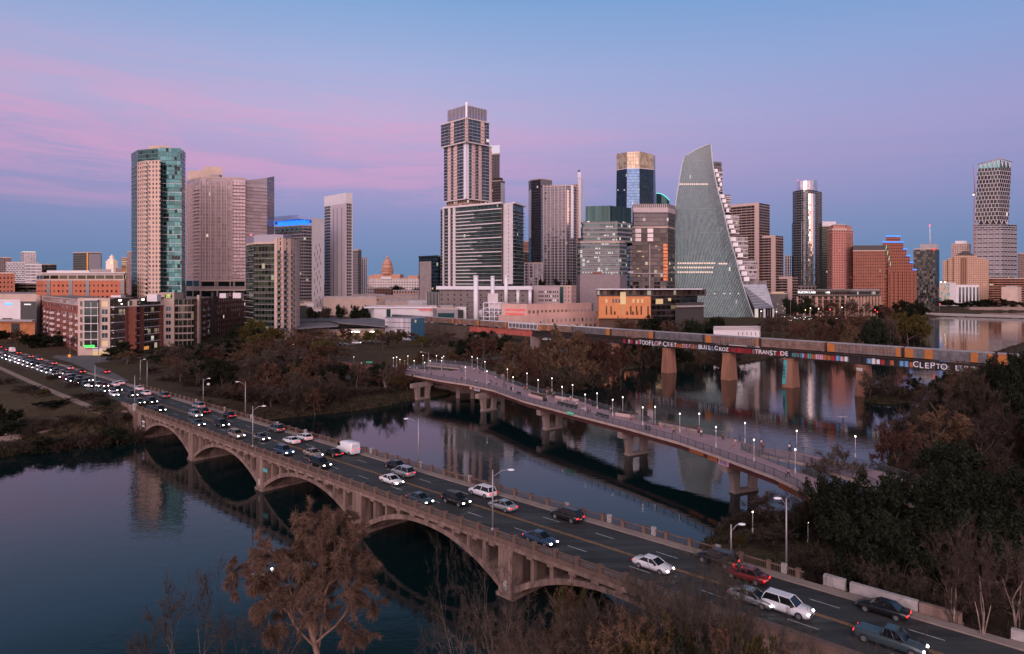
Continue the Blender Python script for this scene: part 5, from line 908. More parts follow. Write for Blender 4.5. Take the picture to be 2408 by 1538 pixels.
p = front([(2201, 1112), (2235, 1108), (2248, 1114)], 30); r, g, z = bld('warehouse', 'white walled block with a big colourful wall painting and two floodlights', 'building', p, 665, WHC)
MUR = bpy.data.materials.new('abstract wall painting'); MUR.use_nodes = True; N = NT(MUR.node_tree); tc = N.node('ShaderNodeTexCoord'); f = N.noise(tc.outputs['Object'], .32, 2, .5); N.put(N.n['Principled BSDF'].inputs['Base Color'], N.ramp(f, [(.3, (.12, .30, .28)), (.42, (.16, .34, .32)), (.47, (.6, .5, .42)), (.55, (.5, .25, .15)), (.6, (.65, .45, .2)), (.66, (.55, .12, .1))], 'CONSTANT'))
rects(r, p, 0, [(.4, L_(p, 0)-1, g+.5, z-1.5)], 'wall_painting', MUR, 0, .08); rects(r, p, 0, [(u, u+1.4, z+.6, z+2) for u in (6.5, 13)], 'floodlight', LAMP, -1, .5)
p = front([(2248, 1116), (2302, 1112)], 24); r, g, z = bld('pavilion_building', 'white framed pavilion with tall black window bays next to the wall painting', 'building', p, 671, WHC, roof=WHC); wins(r, p, 0, rng(6, 33, 6), [g+5], 3.2, z-g-8, frame=WHC, name='window_bay')
p = front([(2355, 1100), (2393, 1096), (2402, 1106)], 24); r, g, z = bld('stone_building', 'plain pale pink block near the right edge behind the trees', 'building', p, 676, TANC); MB().prism(inset(p, .6), z, z+3).build('roof_plant', [GRYC, ROOF], r); wins(r, p, 1, [1.5, 3.4, 5], [g+8, g+13], .7, 2)
p = front([(2326, 1170), (2420, 1175)], 30); bld('office_block', 'low brown banded building behind the plain pale block at the right edge', 'building', p, 655, facade('brown banded low', (.30, .14, .10), (.04, .03, .03), 8, 4, (.02, .98), (.35, .9), lit=.04))
p = front([(2393, 1250), (2425, 1252)], 25); bld('residential_tower', 'brown grey tower cut by the right edge of the view', 'tower', p, 596, facade('brown grey wall', (.24, .17, .155), (.07, .06, .06), 3, 3.3, (.2, .8), (.3, .8), lit=.01))
# ---- two part tower at the right with V columns
Y = 1230; r = thing('residential_tower', 'twisted grey tower at far right, wide banded base and narrower checkered top', 'tower', (PX(2340, Y), Y+15, 14)); g = 14; XG = facade('checkered panes', (.46, .42, .44), (.065, .065, .065), 5.4, 7.4, (.16, .98), (.1, .98), lit=.006, met=.5, var=.5, stagger=.5, gk=.25); XB = facade('banded brick bond panes', (.40, .37, .40), (.085, .08, .09), 9, 4.0, (.06, .98), (.28, .98), lit=.006, met=.5, var=.25, stagger=.42, gk=.35)
pl = front([(2289, 1242), (2357, 1228), (2391, 1244)], 36); MB().prism(pl, ZT(652, Y), ZT(527, Y), zb=g).build('lower_block', [XB, ROOF], r); pb = front([(2297, 1250), (2357, 1236), (2385, 1250)], 26); MB().prism(pb, g-2, ZT(652, Y)).build('base', [facade('base glass', (.14, .1, .1), (.04, .04, .04), 4, 5, (.1, .9), (.1, .9), lit=.05), ROOF], r)
pu0 = front([(2293, 1244), (2349, 1230), (2372, 1243)], 32); pu1 = front([(2299, 1248), (2352, 1232), (2378, 1245)], 32); z0, z1 = ZT(517, Y), ZT(393, Y); mb = MB(); u = 0
for i in range(5):
    j = (i+1) % 5; L = (pu0[j]-pu0[i]).length; mb.face([(*pu0[i], z0), (*pu0[j], z0), (*pu1[j], z1), (*pu1[i], z1)], [(u, 0), (u+L, 0), (u+L, z1-z0), (u, z1-z0)]); u += L
mb.build('upper_block', [XG], r); MB().prism(inset(pu1, .96), z1, [ZT(384, Y), ZT(375, Y), ZT(380, Y), ZT(382, Y), ZT(386, Y)]).build('top_glass', [TEALG, ROOF], r)
for i, n in ((0, 5), (1, 3)):
    a, b_ = pu1[i], pu1[i+1]
    for k in range(n):
        q0 = a+(b_-a)*((k+.5)/n); 
        for dxx in (-.22, .22): q1 = a+(b_-a)*((k+.5+dxx)/n); mb = MB(); mb.tube([(q0.x, q0.y-.5, z1), (q1.x, q1.y-.5, ZT((383-8*(k+1)/n) if i == 0 else 376+4*k/n, Y))], .6, 4); mb.build('slanted_column', WHB, r)
mb = MB(); q = [Vector((*pu1[i], zz)) for i, zz in ((0, ZT(382.5, Y)), (1, ZT(372.5, Y)), (2, ZT(377.5, Y)))]; mb.tube([v+Vector((0, -.8, 0)) for v in q], .9, 4); mb.build('roof_edge', mat('rose roof edge', (.4, .27, .25), .8), r)
MB().prism(inset(pu0, .85), ZT(527, Y), z0).build('gap_storey', [DARK, ROOF], r)
for i, n in ((0, 4), (1, 2)):
    a, b_ = pu0[i], pu0[i+1]
    for k in range(n):
        for dxx in (-.3, .3): q0 = a+(b_-a)*((k+.5)/n); q1 = a+(b_-a)*((k+.5+dxx)/n); mb = MB(); mb.tube([(q0.x, q0.y-.3, ZT(527, Y)), (q1.x, q1.y-.3, z0)], .7, 4); mb.build('slanted_column', SLABW, r)
slabs(r, pl, 0, ZT(650, Y), ZT(530, Y), 8, .4, .6, m=SLABW, name='floor_band'); slabs(r, pl, 1, ZT(650, Y), ZT(530, Y), 8, .4, .6, m=SLABW, name='floor_band')
r = thing('tower_crane', 'thin red tower crane with a bright lamp standing against the far right tower', 'crane', (PX(2290, 1215), 1215, 14)); CRN = mat('red crane steel', (.42, .16, .14), .6); mb = MB(); x = PX(2291, 1215)
for dx_, dy_ in ((-.8, -.8), (.8, -.8), (.8, .8), (-.8, .8)): mb.tube([(x+dx_, 1215+dy_, 14), (x+dx_, 1215+dy_, ZT(450, 1215))], .22, 4)
for k in range(36): z_ = 14+k*5.4; s_ = 1 if k % 2 else -1; mb.tube([(x-.8*s_, 1214.2, z_), (x+.8*s_, 1214.2, z_+5.4)], .13, 3)
mb.build('mast', CRN, r); mb = MB(); mb.tube([(x+.5, 1213, ZT(460, 1215)), (x-1.6, 1213, ZT(420, 1215)), (PX(2286, 1215), 1213, ZT(388, 1215))], [.9, .8, .3], 4); mb.build('jib', CRN, r); mb = MB(); mb.lathe((PX(2289.5, 1211), 1211, ZT(458, 1211)), [(.6, -1), (1.3, 0), (.6, 1)], 10); mb.build('work_lamp', LAMP, r)
# ---- far left skyline
def small(name, label, pts, yt, fac, dep=20, mech=None, cat='building', zb=None, roof=ROOF): return bld(name, label, cat, front(pts, dep), yt, fac, mech=mech, zb=zb, roof=roof)
r, g, z = small('office_block', 'small dark block at the far left edge of the skyline', [(-14, 1300), (27, 1295)], 606, facade('dark far block', (.16, .12, .12), (.06, .05, .05), 4, 4, (.3, .8), (.3, .8), lit=.01))
r, g, z = small('office_block', 'low white honeycomb patterned block at far left', [(14, 1200), (60, 1205)], 617, facade('white honeycomb', (.55, .53, .56), (.12, .12, .13), 5, 3.4, (.08, .9), (.2, .8), lit=0, stagger=.5))
r, g, z = small('office_tower', 'pale tower with a white lit rim at far left', [(49, 1500), (56, 1490), (85, 1495)], 593, facade('pale ribs', (.46, .42, .44), (.2, .18, .2), 3, 4, (.4, .9), (.1, .9), lit=0), cat='tower'); mb = MB(); mb.ebox(*E(front([(53, 1489), (80, 1494)], 3), 0), 0, 25, z, z+1.6, 0, .6); mb.build('lit_rim', LITC, r)
small('lab_building', 'low rounded white block in front of the pale lit rim tower', [(60, 1150), (98, 1155)], 622, facade('white bands', (.54, .5, .52), (.15, .14, .15), 8, 5, (.05, .95), (.5, .9), lit=0), roof=WHC, mech=[(.7, 4)])
small('office_block', 'dark green grey block just right of the rounded white one', [(97, 1180), (119, 1175), (133, 1182)], 622, facade('dark green far', (.09, .09, .09), (.06, .07, .07), 3, 4, (.1, .9), (.3, .9), lit=0))
p = front([(172, 1150), (207, 1140), (239, 1150)], 26); r, g, z = bld('office_tower', 'dark green grey box tower with a glowing orange vertical strip', 'tower', p, 594, facade('slate green wall', (.10, .105, .105), (.085, .095, .095), 1.6, 4, (.2, .9), (.2, .9), lit=0, met=.4, var=.15)); mb = MB(); a, b_ = E(p, 0); L = L_(p, 0); mb.ebox(a, b_, L-2.2, L-.4, g, z-.5, 0, .5); mb.ebox(a, b_, L-8.5, L-2.21, g+33, g+34, 0, .5); mb.build('orange_strip', mat('orange light strip', (.5, .2, .03), .5, emis=(1, .34, .03), estr=.55), r); mb = MB(); mb.ebox(*E(p, 1), 1, L_(p, 1)-1.2, g, z-2, 0, .2); mb.build('grey_panel', mat('lilac grey panel', (.24, .21, .23), .7), r)
TWR = mat('floodlit limestone', (.6, .48, .42), .8, emis=(1, .62, .45), estr=.35); Y = 2300; g = ZT(668, Y); r = thing('clock_tower', 'small floodlit white clock tower on the skyline left of the teal tower', 'tower', (PX(263, Y), Y, g)); s = Y/F
for hw, y0, y1 in ((8.8, 668, 616), (9.5, 616, 614), (6.4, 614, 609.5), (3.4, 609.5, 602)): mb = MB(); mb.box(PX(263, Y)-hw*s, Y-hw*s, ZT(y0, Y), PX(263, Y)+hw*s, Y+hw*s, ZT(y1, Y)); mb.build('tower_stage', TWR, r)
mb = MB(); mb.lathe((PX(263, Y), Y, ZT(602, Y)), [(3.2*s, 0), (.2, 4.5*s)], 4); mb.build('pyramid_cap', TWR, r); mb = MB(); mb.ebox(*E(front([(259.6, Y-9*s-1), (266.4, Y-9*s-1)], 3), 0), 1, 8.5, ZT(620.5, Y), ZT(616.5, Y), 0, 1); mb.build('clock_face', mat('clock face', (.6, .5, .4), .5, emis=(1, .8, .5), estr=.6), r)
small('office_block', 'small block striped with amber lit floors on the skyline', [(286, 1600), (300, 1604)], 606, facade('amber floors', (.10, .06, .04), (.2, .1, .05), 9, 4, (.02, .98), (.4, .9), lit=.9, litc=(1, .5, .12), lits=.7, met=.2), cat='tower')
small('office_block', 'narrow rose block tucked against the teal tower', [(299, 1500), (312, 1500)], 592, facade('rose far', (.30, .2, .2), (.1, .08, .09), 3, 4, (.3, .8), (.3, .8), lit=0), cat='tower')
small('apartment_building', 'rose block low on the skyline between clock tower and amber block', [(272, 1900), (287, 1900)], 630, facade('rose far', (.30, .2, .2), (.1, .08, .09), 3, 4, (.3, .8), (.3, .8), lit=0))
# ---- brick office behind the apartments
Y = 500; BF = facade('orange brick office wall', (.46, .15, .085), (.06, .04, .035), 3.6, 4.1, (.3, .7), (.32, .72), lit=.01, wrough=.9); p = front([(85, 512), (103, 500), (292, 490), (297, 500)], 26); r, g, z = bld('brick_office', 'long orange brick office with glazed top floors behind the apartments', 'office', p, 659, BF)
pt = front([(86, 513), (104, 501.5), (291, 491.5), (296, 501)], 24); MB().prism(pt, z+1.1, ZT(643, 500), zb=z).build('glazed_storeys', [facade('olive ribbon glass', (.46, .38, .35), (.10, .085, .05), 7.5, 3.9, (.05, .95), (.28, .93), lit=.08, litc=(1, .75, .4), met=.4), ROOF], r); mb = MB(); mb.ebox(*E(pt, 1), -3, L_(pt, 1)+2, ZT(643, 500), ZT(641, 500), -4, 1); mb.build('roof_slab', SLABW, r)
for f in (.06, .34, .55, .98): mb = MB(); u = L_(p, 1)*f; mb.ebox(*E(p, 1), u-1.6, u+1.6, g, z, 0, .25); mb.build('glass_strip', mat('grey strip glass', (.10, .10, .11), .1, .5), r)
MB().prism(front([(110, 510), (210, 508)], 10), ZT(641, 505), ZT(636, 508)).build('roof_plant', [WHC, ROOF], r); MB().prism(front([(212, 506), (262, 505)], 10), ZT(641, 505), ZT(633, 505)).build('roof_plant', [GRYC, ROOF], r)
# ---- low things at the far left
p = front([(-20, 455), (48, 450)], 14); r, g, z = bld('shop_building', 'white two storey shop with a blue sign at the left edge', 'building', p, 709, WHC, roof=WHC); rects(r, p, 0, [(9, 17, g+zz, g+zz+2.4) for zz in (9, 5)], 'ribbon_window', mat('olive window', (.08, .10, .05), .2, .3)); rects(r, p, 0, [(11, 17, z-2.2, z-1.2)], 'blue_sign', mat('blue sign light', (.05, .3, .9), .5, emis=(.05, .35, 1), estr=1.6), 0, .3)
p = front([(48, 448), (86, 446)], 14); r, g, z = bld('shop_building', 'dark grey shop with a small white sign beside the white one', 'building', p, 708, mat('dark cladding', (.055, .055, .055), .7)); rects(r, p, 0, [(3, 8, z-2.6, z-1.8)], 'white_sign', mat('dim white sign', (.5, .5, .5), .5, emis=(.9, .9, .9), estr=.6), 0, .2)
p = front([(-30, 425), (82, 420)], 12); r, g, z = bld('restaurant_building', 'low orange clad restaurant with a flat roof at the left edge', 'building', p, 757, mat('orange timber cladding', (.38, .14, .05), .8, noise=(.4, .3)), roof=GRYC); rects(r, p, 0, [(17, 23, g, z-1)], 'entrance', DARK)
mb = MB(); mb.ebox(*E(p, 0), 0, L_(p, 0), z+.2, z+1.2, -1, 2); mb.build('roof_edge', GRYC, r)
small('apartment_building', 'tall red brick block at the left edge above the shops', [(-20, 620), (35, 615)], 643, facade('brick far left', (.34, .12, .075), (.06, .04, .04), 4, 4, (.3, .7), (.3, .7), lit=.01)); small('parking_garage', 'open brown concrete garage behind the red brick block', [(30, 640), (96, 645)], 668, facade('garage bands', (.20, .15, .12), (.03, .025, .02), 12, 3.6, (.03, .97), (.3, .85), lit=.02)); small('store_building', 'wide flat tan store with a slate roof behind the shops', [(-10, 560), (90, 560)], 690, TANC, roof=mat('slate roof sheet', (.12, .12, .14), .7))
# ---- brick and tan apartment block on the corner
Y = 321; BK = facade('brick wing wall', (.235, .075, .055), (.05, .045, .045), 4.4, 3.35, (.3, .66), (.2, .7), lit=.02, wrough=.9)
g = 6.6; zt = 34.0; A0, A1, A2, A3, A4 = Vector((PX(90, 470), 470)), Vector((PX(183, 322), 322)), Vector((PX(262, 330), 330)), Vector((PX(380, 366), 366)), Vector((PX(437, 388), 388)); A5 = Vector((PX(548, 520), 520))
r = thing('apartment_block', 'brick and tan corner apartment block beside the road with lit balconies and green sign', 'apartments', (PX(262, 350), 355, g))
pw = [A0, A1+Vector((-1, 6)), A1+Vector((20, 14)), A0+Vector((20, 8))]; MB().prism(pw, g-2, zt-4.4, zb=g).build('brick_wing', [BK, ROOF], r); L = L_(pw, 0);
MB().prism([q+Vector((.6, 1.2)) for q in pw], zt-4.39, zt-1, zb=zt-4.4).build('loft_storey', [facade('pale loft wall', (.44, .33, .29), (.06, .055, .055), 4.4, 3.4, (.2, .75), (.15, .85), lit=.02), ROOF], r)
for f in (.42, .55, .68, .8, .9): balcs(r, pw, 0, L*f, 2.3, g+3, zt-5, 3.35, 1.1, WHC, glass=WHC)
for f in (.2, .28, .36): balcs(r, pw, 0, L*f, 1.8, g+6, zt-5, 3.35, .8, WHC, glass=WHC)
mb = MB(); mb.ebox(pw[0], pw[1], L-6, L-.5, g-1, zt, 0, .8); mb.build('end_bay', TANC, r); mb = MB(); mb.ebox(pw[0], pw[1], 0, 9, g-1, zt-.5, 0, 1.2); mb.build('end_bay', TANC, r)
pc = [A1, A1+Vector((14.5, 1.2)), A1+Vector((17, 16)), A1+Vector((2, 18))]; MB().prism(pc, g-2, zt, zb=g).build('corner_tower', [TANC, ROOF], r); Lc = L_(pc, 0); fl = [g+1+3.75*k for k in range(7)]
wins(r, pc, 0, [12.2], fl, 2.7, 2.3, lits=(0, 1, 6), frame=WHC); wins(r, pc, 0, [1.6], fl[1:], 1.0, 2.4, frame=TANC)
for z_ in fl[1:]: mb = MB(); mb.ebox(*E(pc, 0), 3.6, 9.6, z_-.4, z_+3.1, .02, 1.3); o = mb.build('bay_window', mat('bay glass', (.035, .045, .04), .08, .6), r)
for z_ in fl[1:]+[fl[-1]+3.6]: mb = MB(); mb.ebox(*E(pc, 0), 3.3, 9.9, z_-.75, z_-.4, 0, 1.6); mb.build('bay_sill', WHC, r)
for u in (3.5, 6.6, 9.65): mb = MB(); mb.ebox(*E(pc, 0), u-.1, u+.1, fl[1], zt-2, 1.3, 1.42); mb.build('bay_mullion', WHC, r)
for u0, u1, z0, z1, m_ in ((7, 11, g-.5, g+2.3, LITW), (6.9, 11.4, g+2.4, g+3.6, WHC)): rects(r, pc, 0, [(u0, u1, z0, z1)], 'shop_front', m_, 0, .4)
rects(r, pc, 0, [(3.4, 8.6, g+4.2, g+5.3)], 'sign_backing', DARK, 1.3, 1.6); lettering('WAVES', 1.5, *E(pc, 0), 6, g+4.7, mat('green neon', (.05, .6, .1), .5, emis=(.05, 1, .12), estr=2.2), r, d=1.7)
pm = [pc[1], A3, A3+Vector((-6, 16)), pc[2]]; Lm = L_(pm, 0); MB().prism(pm, g-2, zt-.6, zb=g).build('balcony_front', [facade('recessed rooms', (.13, .085, .07), (.035, .035, .035), 3, 3.75, (.1, .9), (.1, .85), lit=.10, lits=1.2, met=.2), ROOF], r)
bays = [(.5, 9.4), (12.6, 21.6), (24.8, Lm-3)]
for u0, u1 in ((9.6, 12.4), (21.8, 24.6), (Lm-2.8, Lm-.2)): mb = MB(); mb.ebox(*E(pm, 0), u0, u1, g-1, zt-4.6, 0, 1.5); mb.build('brick_pier', BRICK, r)
for u0, u1 in bays:
    for k, z_ in enumerate(fl[1:6]):
        mb = MB(); mb.ebox(*E(pm, 0), u0, u1, z_-.45, z_-.15, 0, 1.3); mb.ebox(*E(pm, 0), u0, u1, z_+.75, z_+.83, 1.2, 1.28, 1)
        for q in range(int((u1-u0)/.3)): mb.ebox(*E(pm, 0), u0+q*.3, u0+q*.3+.05, z_-.15, z_+.75, 1.22, 1.26, 1)
        mb.build('balcony', [SLABW, DARK], r)
        if k in (1, 3, 4): mb = MB(); [mb.ebox(*E(pm, 0), u0+1.2+q*1.7, u0+1.9+q*1.7, z_+2.1, z_+2.45, .1, .3) for q in range(3 if (k+int(u0)) % 2 else 1)]; mb.build('balcony_lamp', LITW if k == 3 else LITC, r)
mb = MB(); mb.ebox(*E(pm, 0), .3, Lm-.2, fl[6]-.7, fl[6]-.2, 0, 2.0); mb.build('terrace_slab', SLABW, r); mb = MB(); mb.ebox(*E(pm, 0), .3, Lm, zt-.7, zt-.2, -.5, 1.8); mb.build('terrace_roof', mat('dark roof edge', (.08, .07, .07), .8), r)
rects(r, pm, 0, [(5.5, 6.7, zt-1.6, zt-.8), (24, 25.4, zt-1.6, zt-.8), (7, 7.5, zt-3.2, zt-2.8), (20.6, 21, zt-3, zt-2.7)], 'terrace_lamp', LAMP, .6, 1.2); rects(r, pm, 0, [(13, 21, g-.5, g+2), (26, 31, g-.5, g+2), (2, 8, g-.5, g+1.5)], 'shop_front', mat('amber shop front', (.3, .15, .05), .5, emis=(1, .42, .1), estr=.55), 0, .2)
ptw = [A3+Vector((-.2, -1.4)), A3+Vector((6.2, 1.0)), A3+Vector((4, 16)), A3+Vector((-3, 15))]; MB().prism(ptw, g-2, zt+2.2, zb=g).build('tan_tower', [TANC, ROOF], r); wins(r, ptw, 0, [4.1], fl[1:6], 2.4, 2.2, frame=WHC); rects(r, ptw, 0, [(2.4, 5.8, zt-.8, zt+1.4)], 'roof_sign_board', DARK, 0, .3); GS = mat('yellow green sign letters', (.5, .6, .1), .5, emis=(.8, 1, .3), estr=.9)
for k, t_ in enumerate(('GABLES', 'PARK', 'PLAZA')): lettering(t_, .75, *E(ptw, 0), 4.1, zt+.95-.68*k, GS, r, d=.34)
cg = [A3+Vector((6.2, 1.5))]+[A3+Vector((6.2+9*math.sin(a), 1.5+6.5*(1-math.cos(a)))) for a in (.3, .6, .9, 1.2)]+[A4+Vector((-2, 14)), A3+Vector((4, 15))]; MB().prism(cg, g-2, zt-1.5, zb=g).build('curved_glass_bay', [facade('curved bay glass', (.34, .26, .23), (.06, .075, .06), 2.1, 3.75, (.05, .95), (.12, .9), lit=.03, met=.55), ROOF], r)
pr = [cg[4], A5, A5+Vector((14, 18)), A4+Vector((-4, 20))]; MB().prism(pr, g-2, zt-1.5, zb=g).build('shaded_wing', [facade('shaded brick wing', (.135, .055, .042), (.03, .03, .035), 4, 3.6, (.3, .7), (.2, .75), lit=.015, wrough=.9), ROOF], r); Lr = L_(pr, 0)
for f, w_, m_ in ((.06, 5, TANC), (.36, 7, DARK), (.62, 9, mat('brown stucco bay', (.20, .125, .10), .9)), (.86, 6, mat('brown stucco bay', (.20, .125, .10), .9))): mb = MB(); mb.ebox(*E(pr, 0), Lr*f, Lr*f+w_, g-1, zt+(.6 if f != .36 else 1.8), 0, 1.2); mb.build('projecting_bay', m_, r)
for f in (.18, .28, .5, .78): balcs(r, pr, 0, Lr*f, 3, g+4, zt-4, 3.6, 1.2, GRYC)
for a_, b_, h_ in ((pw[1]+Vector((6, 12)), (5, 4), 1.5), (pc[2]+Vector((6, 2)), (5, 4), 2), (A4+Vector((12, 36)), (5, 5), 1.8), (A4+Vector((2, 40)), (4, 4), 1.5), (A4+Vector((34, 66)), (6, 5), 2.2)): mb = MB(); mb.box(a_.x, a_.y, zt-2, a_.x+b_[0], a_.y+b_[1], zt-.5+h_); mb.build('roof_plant', WHC, r)
# ---- white townhouses right of it
p = front([(550, 560), (577, 556)], 16); r, g, z = bld('townhouse', 'small white townhouse block with gable between brick block and green tower', 'house', p, 712, WHC); wins(r, p, 0, [2.5, 6.5], [g+3, g+7, g+11], 1.2, 1.6); mb = MB(); mb.loft([[(PX(555, 556), 555, z), (PX(577, 556), 555, z), (PX(570, 556), 555, z+5)], [(PX(555, 556), 572, z), (PX(577, 556), 572, z), (PX(570, 556), 572, z+5)]], smooth=False); mb.build('gable', mat('red clay roof', (.34, .12, .09), .85), r)
p = front([(706, 640), (715, 632), (738, 636)], 16); r, g, z = bld('apartment_building', 'white stucco walk up block right of the green tower', 'building', p, 712, WHC); wins(r, p, 1, [1.5, 4, 6.5], [g+3, g+8], .9, 2.2); p = front([(725, 610), (762, 612)], 16); r, g, z = bld('apartment_building', 'lower white stucco block in front of the slender tower', 'building', p, 727, WHC); wins(r, p, 0, [3, 6, 9, 11.5], [g+3, g+7], 1, 1.6)
p = front([(700, 590), (720, 588)], 12); bld('utility_building', 'dark cube building standing beside the green tower', 'building', p, 718, DARK)
# ---- low flat rooftops of the middle distance
lows = [('low_building', 'wide low pink flat roofed building below the slender tower', [(760, 660), (885, 662)], 700, 20, TANC), ('low_building', 'low grey block with dark window rows below the two small towers', [(836, 1000), (880, 1005)], 676, 20, facade('grey window rows', (.34, .28, .29), (.08, .07, .08), 4, 4, (.3, .8), (.3, .7), lit=.02)), ('low_building', 'low brick block with dark windows in front of the white government block', [(880, 960), (924, 955)], 678, 24, facade('brown brick rows', (.20, .105, .085), (.05, .04, .04), 4, 4, (.3, .7), (.3, .7), lit=.02)), ('low_building', 'long pink stone building with an even row of arched windows', [(924, 880), (1012, 884)], 684, 30, facade('pink stone rows', (.46, .31, .27), (.09, .05, .05), 3.6, 6, (.35, .75), (.25, .7), lit=.02)), ('low_building', 'flat roofed tan store behind the white shop', [(905, 760), (1035, 764)], 706, 40, WHC), ('low_building', 'white block with three red balconies beside the garage', [(994, 640), (1034, 642)], 716, 16, WHC), ('low_building', 'small tan building with a stepped front at the foot of the small towers', [(815, 820), (905, 826)], 694, 30, TANC), ('low_building', 'pale roofed hall in front of the pink stone building', [(880, 800), (1000, 806)], 697, 40, TANC), ('low_building', 'cream block low under the dark concrete panel building', [(905, 720), (960, 722)], 710, 20, TANC)]
for nm, lb, pts, yt, dp, fc in lows:
    p = front(pts, dp); r, g, z = bld(nm, lb, 'building', p, yt, fc, roof=mat('pale flat roof', (.42, .37, .38), .9, noise=(.15, .15)))
    for k in range(3): q = p[0]*(.75-.25*k)+p[1]*(.25+.25*k); mb = MB(); mb.box(q.x-1.5, q.y+5, z, q.x+1.5, q.y+8, z+1.8); mb.build('roof_unit', GRYC, r)
    if 'red balconies' in lb:
        for u in (3, 7.5, 12): rects(r, p, 0, [(u, u+1.8, g+5, g+7.2)], 'red_balcony', mat('rust red timber', (.28, .06, .04), .8), 0, 1)
# parking deck with red canopies
p = front([(742, 690), (862, 694)], 30); r, g, z = bld('parking_deck', 'open parking deck with rows of cars and bright lamps beneath red canopies', 'garage', p, 728, facade('deck edge', (.24, .18, .17), (.02, .02, .02), 6, 5, (.04, .96), (.2, .75), lit=.3, lits=.8, met=.1), roof=ASPH2); rc = mat('red canopy sheet', (.38, .06, .045), .7)
for x0, x1, Y_, yy in ((818, 888, 700, 707), (744, 772, 690, 722), (770, 800, 694, 728)): mb = MB(); a, b_ = Vector((PX(x0, Y_), Y_)), Vector((PX(x1, Y_), Y_)); mb.ebox(a, b_, 0, (b_-a).length, ZT(yy, Y_), ZT(yy-3.2, Y_), -8, 0); mb.build('red_canopy', rc, r)
# ---- white shop with red lettering
p = front([(864, 560), (880, 548), (1026, 545), (1027, 552)], 30); r, g, z = bld('shop_building', 'long low white shop with red name letters and rows of slim windows', 'shop', p, 724, WHC, roof=mat('pale flat roof', (.42, .37, .38), .9)); L = L_(p, 1); mb = MB(); mb.ebox(*E(p, 1), -8, L+1, z-.3, z+.9, -1, 1.2); mb.build('roof_edge', WHB, r)
us = [L*f for f in [.03+.018*k for k in range(7)]+[.30+.022*k for k in range(9)]+[.55+.019*k for k in range(5)]+[.66+.02*k for k in range(6)]+[.83+.022*k for k in range(4)]]; wins(r, p, 1, [u for k, u in enumerate(us)], [g+1.3], .55, 3.6, lits=(18, 19, 22, 24)); mb = MB(); mb.ebox(*E(p, 1), L*.20, L*.265, g, z-1, 0, .4); mb.build('glass_entrance', TEALG, r); lettering("TRADER JOE'S", 2.0, *E(p, 1), L*.84, z-1.5, REDS, r, d=1.3)
p = front([(1018, 538), (1027, 530), (1077, 530), (1079, 538)], 24); r, g, z = bld('shop_building', 'grey metal clad shop end with a wide green glass front', 'shop', p, 727, mat('grey standing seam', (.26, .24, .26), .6, .2)); rects(r, p, 1, [(1, 13.5, g, z-3)], 'glass_front', TEALG, 0, .3); MB().prism(front([(1074, 534), (1096, 532)], 12), g-1, z+1.6).build('white_portal', [WHC, WHC], r); rects(r, front([(1076, 531.5), (1092, 530.5)], 2), 0, [(.3, 4.6, g, z-.5)], 'dark_opening', DARK, 0, .3); MB().prism(inset(p, .6), z, z+3).build('roof_plant', [GRYC, ROOF], r)
# ---- the old power plant, art deco, five white chimneys
Y = 500; PL = mat('pink plaster plant wall', (.56, .35, .30), .88, noise=(.12, .14), streak=True); g = 7.5
r = thing('power_plant', 'pink plastered old power plant with red lettering and rows of square windows', 'building', (PX(1290, Y), Y+12, g)); a, b_ = Vector((PX(1180, 506), 506)), Vector((PX(1239, 496), 496)); c_ = Vector((PX(1391, 530), 530))
ph = [a, b_, c_, c_+Vector((4, 22)), a+Vector((6, 22))]; zt = ZT(717, 498); MB().prism(ph, g-2, zt).build('turbine_hall', [PL, mat('grey violet roof', (.26, .23, .25), .9)], r); Lh = L_(ph, 1); mb = MB(); mb.ebox(a, b_, -.2, (b_-a).length+.1, zt, zt+.8, -.5, .1); mb.ebox(b_, c_, 0, Lh, zt, zt+.8, -.5, .1); mb.build('parapet', PL, r)
wins(r, ph, 1, rng(2.2, Lh-2.5, 16), [zt-6.3], 1.8, 2.3, frame=PL, glass=mat('olive pane', (.14, .10, .055), .3, .2), lits=(10, 11, 12, 13, 14, 15), litm=mat('pale grey pane', (.34, .29, .28), .3, .2)); La = (b_-a).length
lettering('CITY OF AUSTIN', 2.1, a, b_, La*.55, zt-3.9, REDS, r, d=.15, sx=1.05); lettering('POWER PLANT', 2.1, a, b_, La*.55, zt-6.9, REDS, r, d=.15, sx=1.1)
d_, e_ = Vector((PX(1172, 502), 502)), Vector((PX(1221, 489), 489)); f_ = Vector((PX(1404, 524), 524)); pb = [d_, e_, f_, f_+Vector((3, 14)), d_+Vector((4, 14))]; zl = ZT(742.5, 492); MB().prism(pb, g-4, zl-.01).build('lower_hall', [PL, PL], r); Lb = L_(pb, 1); MB().prism([e_+Vector((14, 8.8)), f_+Vector((-.4, .4)), f_+Vector((2, 10)), e_+Vector((14, 17))], g-4, zl+2.0).build('annex_hall', [PL, PL], r)
wins(r, pb, 1, rng(5, 18, 3), [zl-7.0], 1.2, 2.6, name='door', frame=PL, lits=(0, 1)); wins(r, pb, 1, rng(21, Lb-2.2, 13), [zl-5.2], 1.4, 2.4, frame=PL, glass=mat('pale grey pane', (.34, .29, .28), .3, .2), lits=(2, 7, 9), litm=DKG); wins(r, pb, 1, rng(22, Lb-2.2, 12), [zl-10.2], 1.4, 2.8, frame=PL, lits=(1, 6, 8))
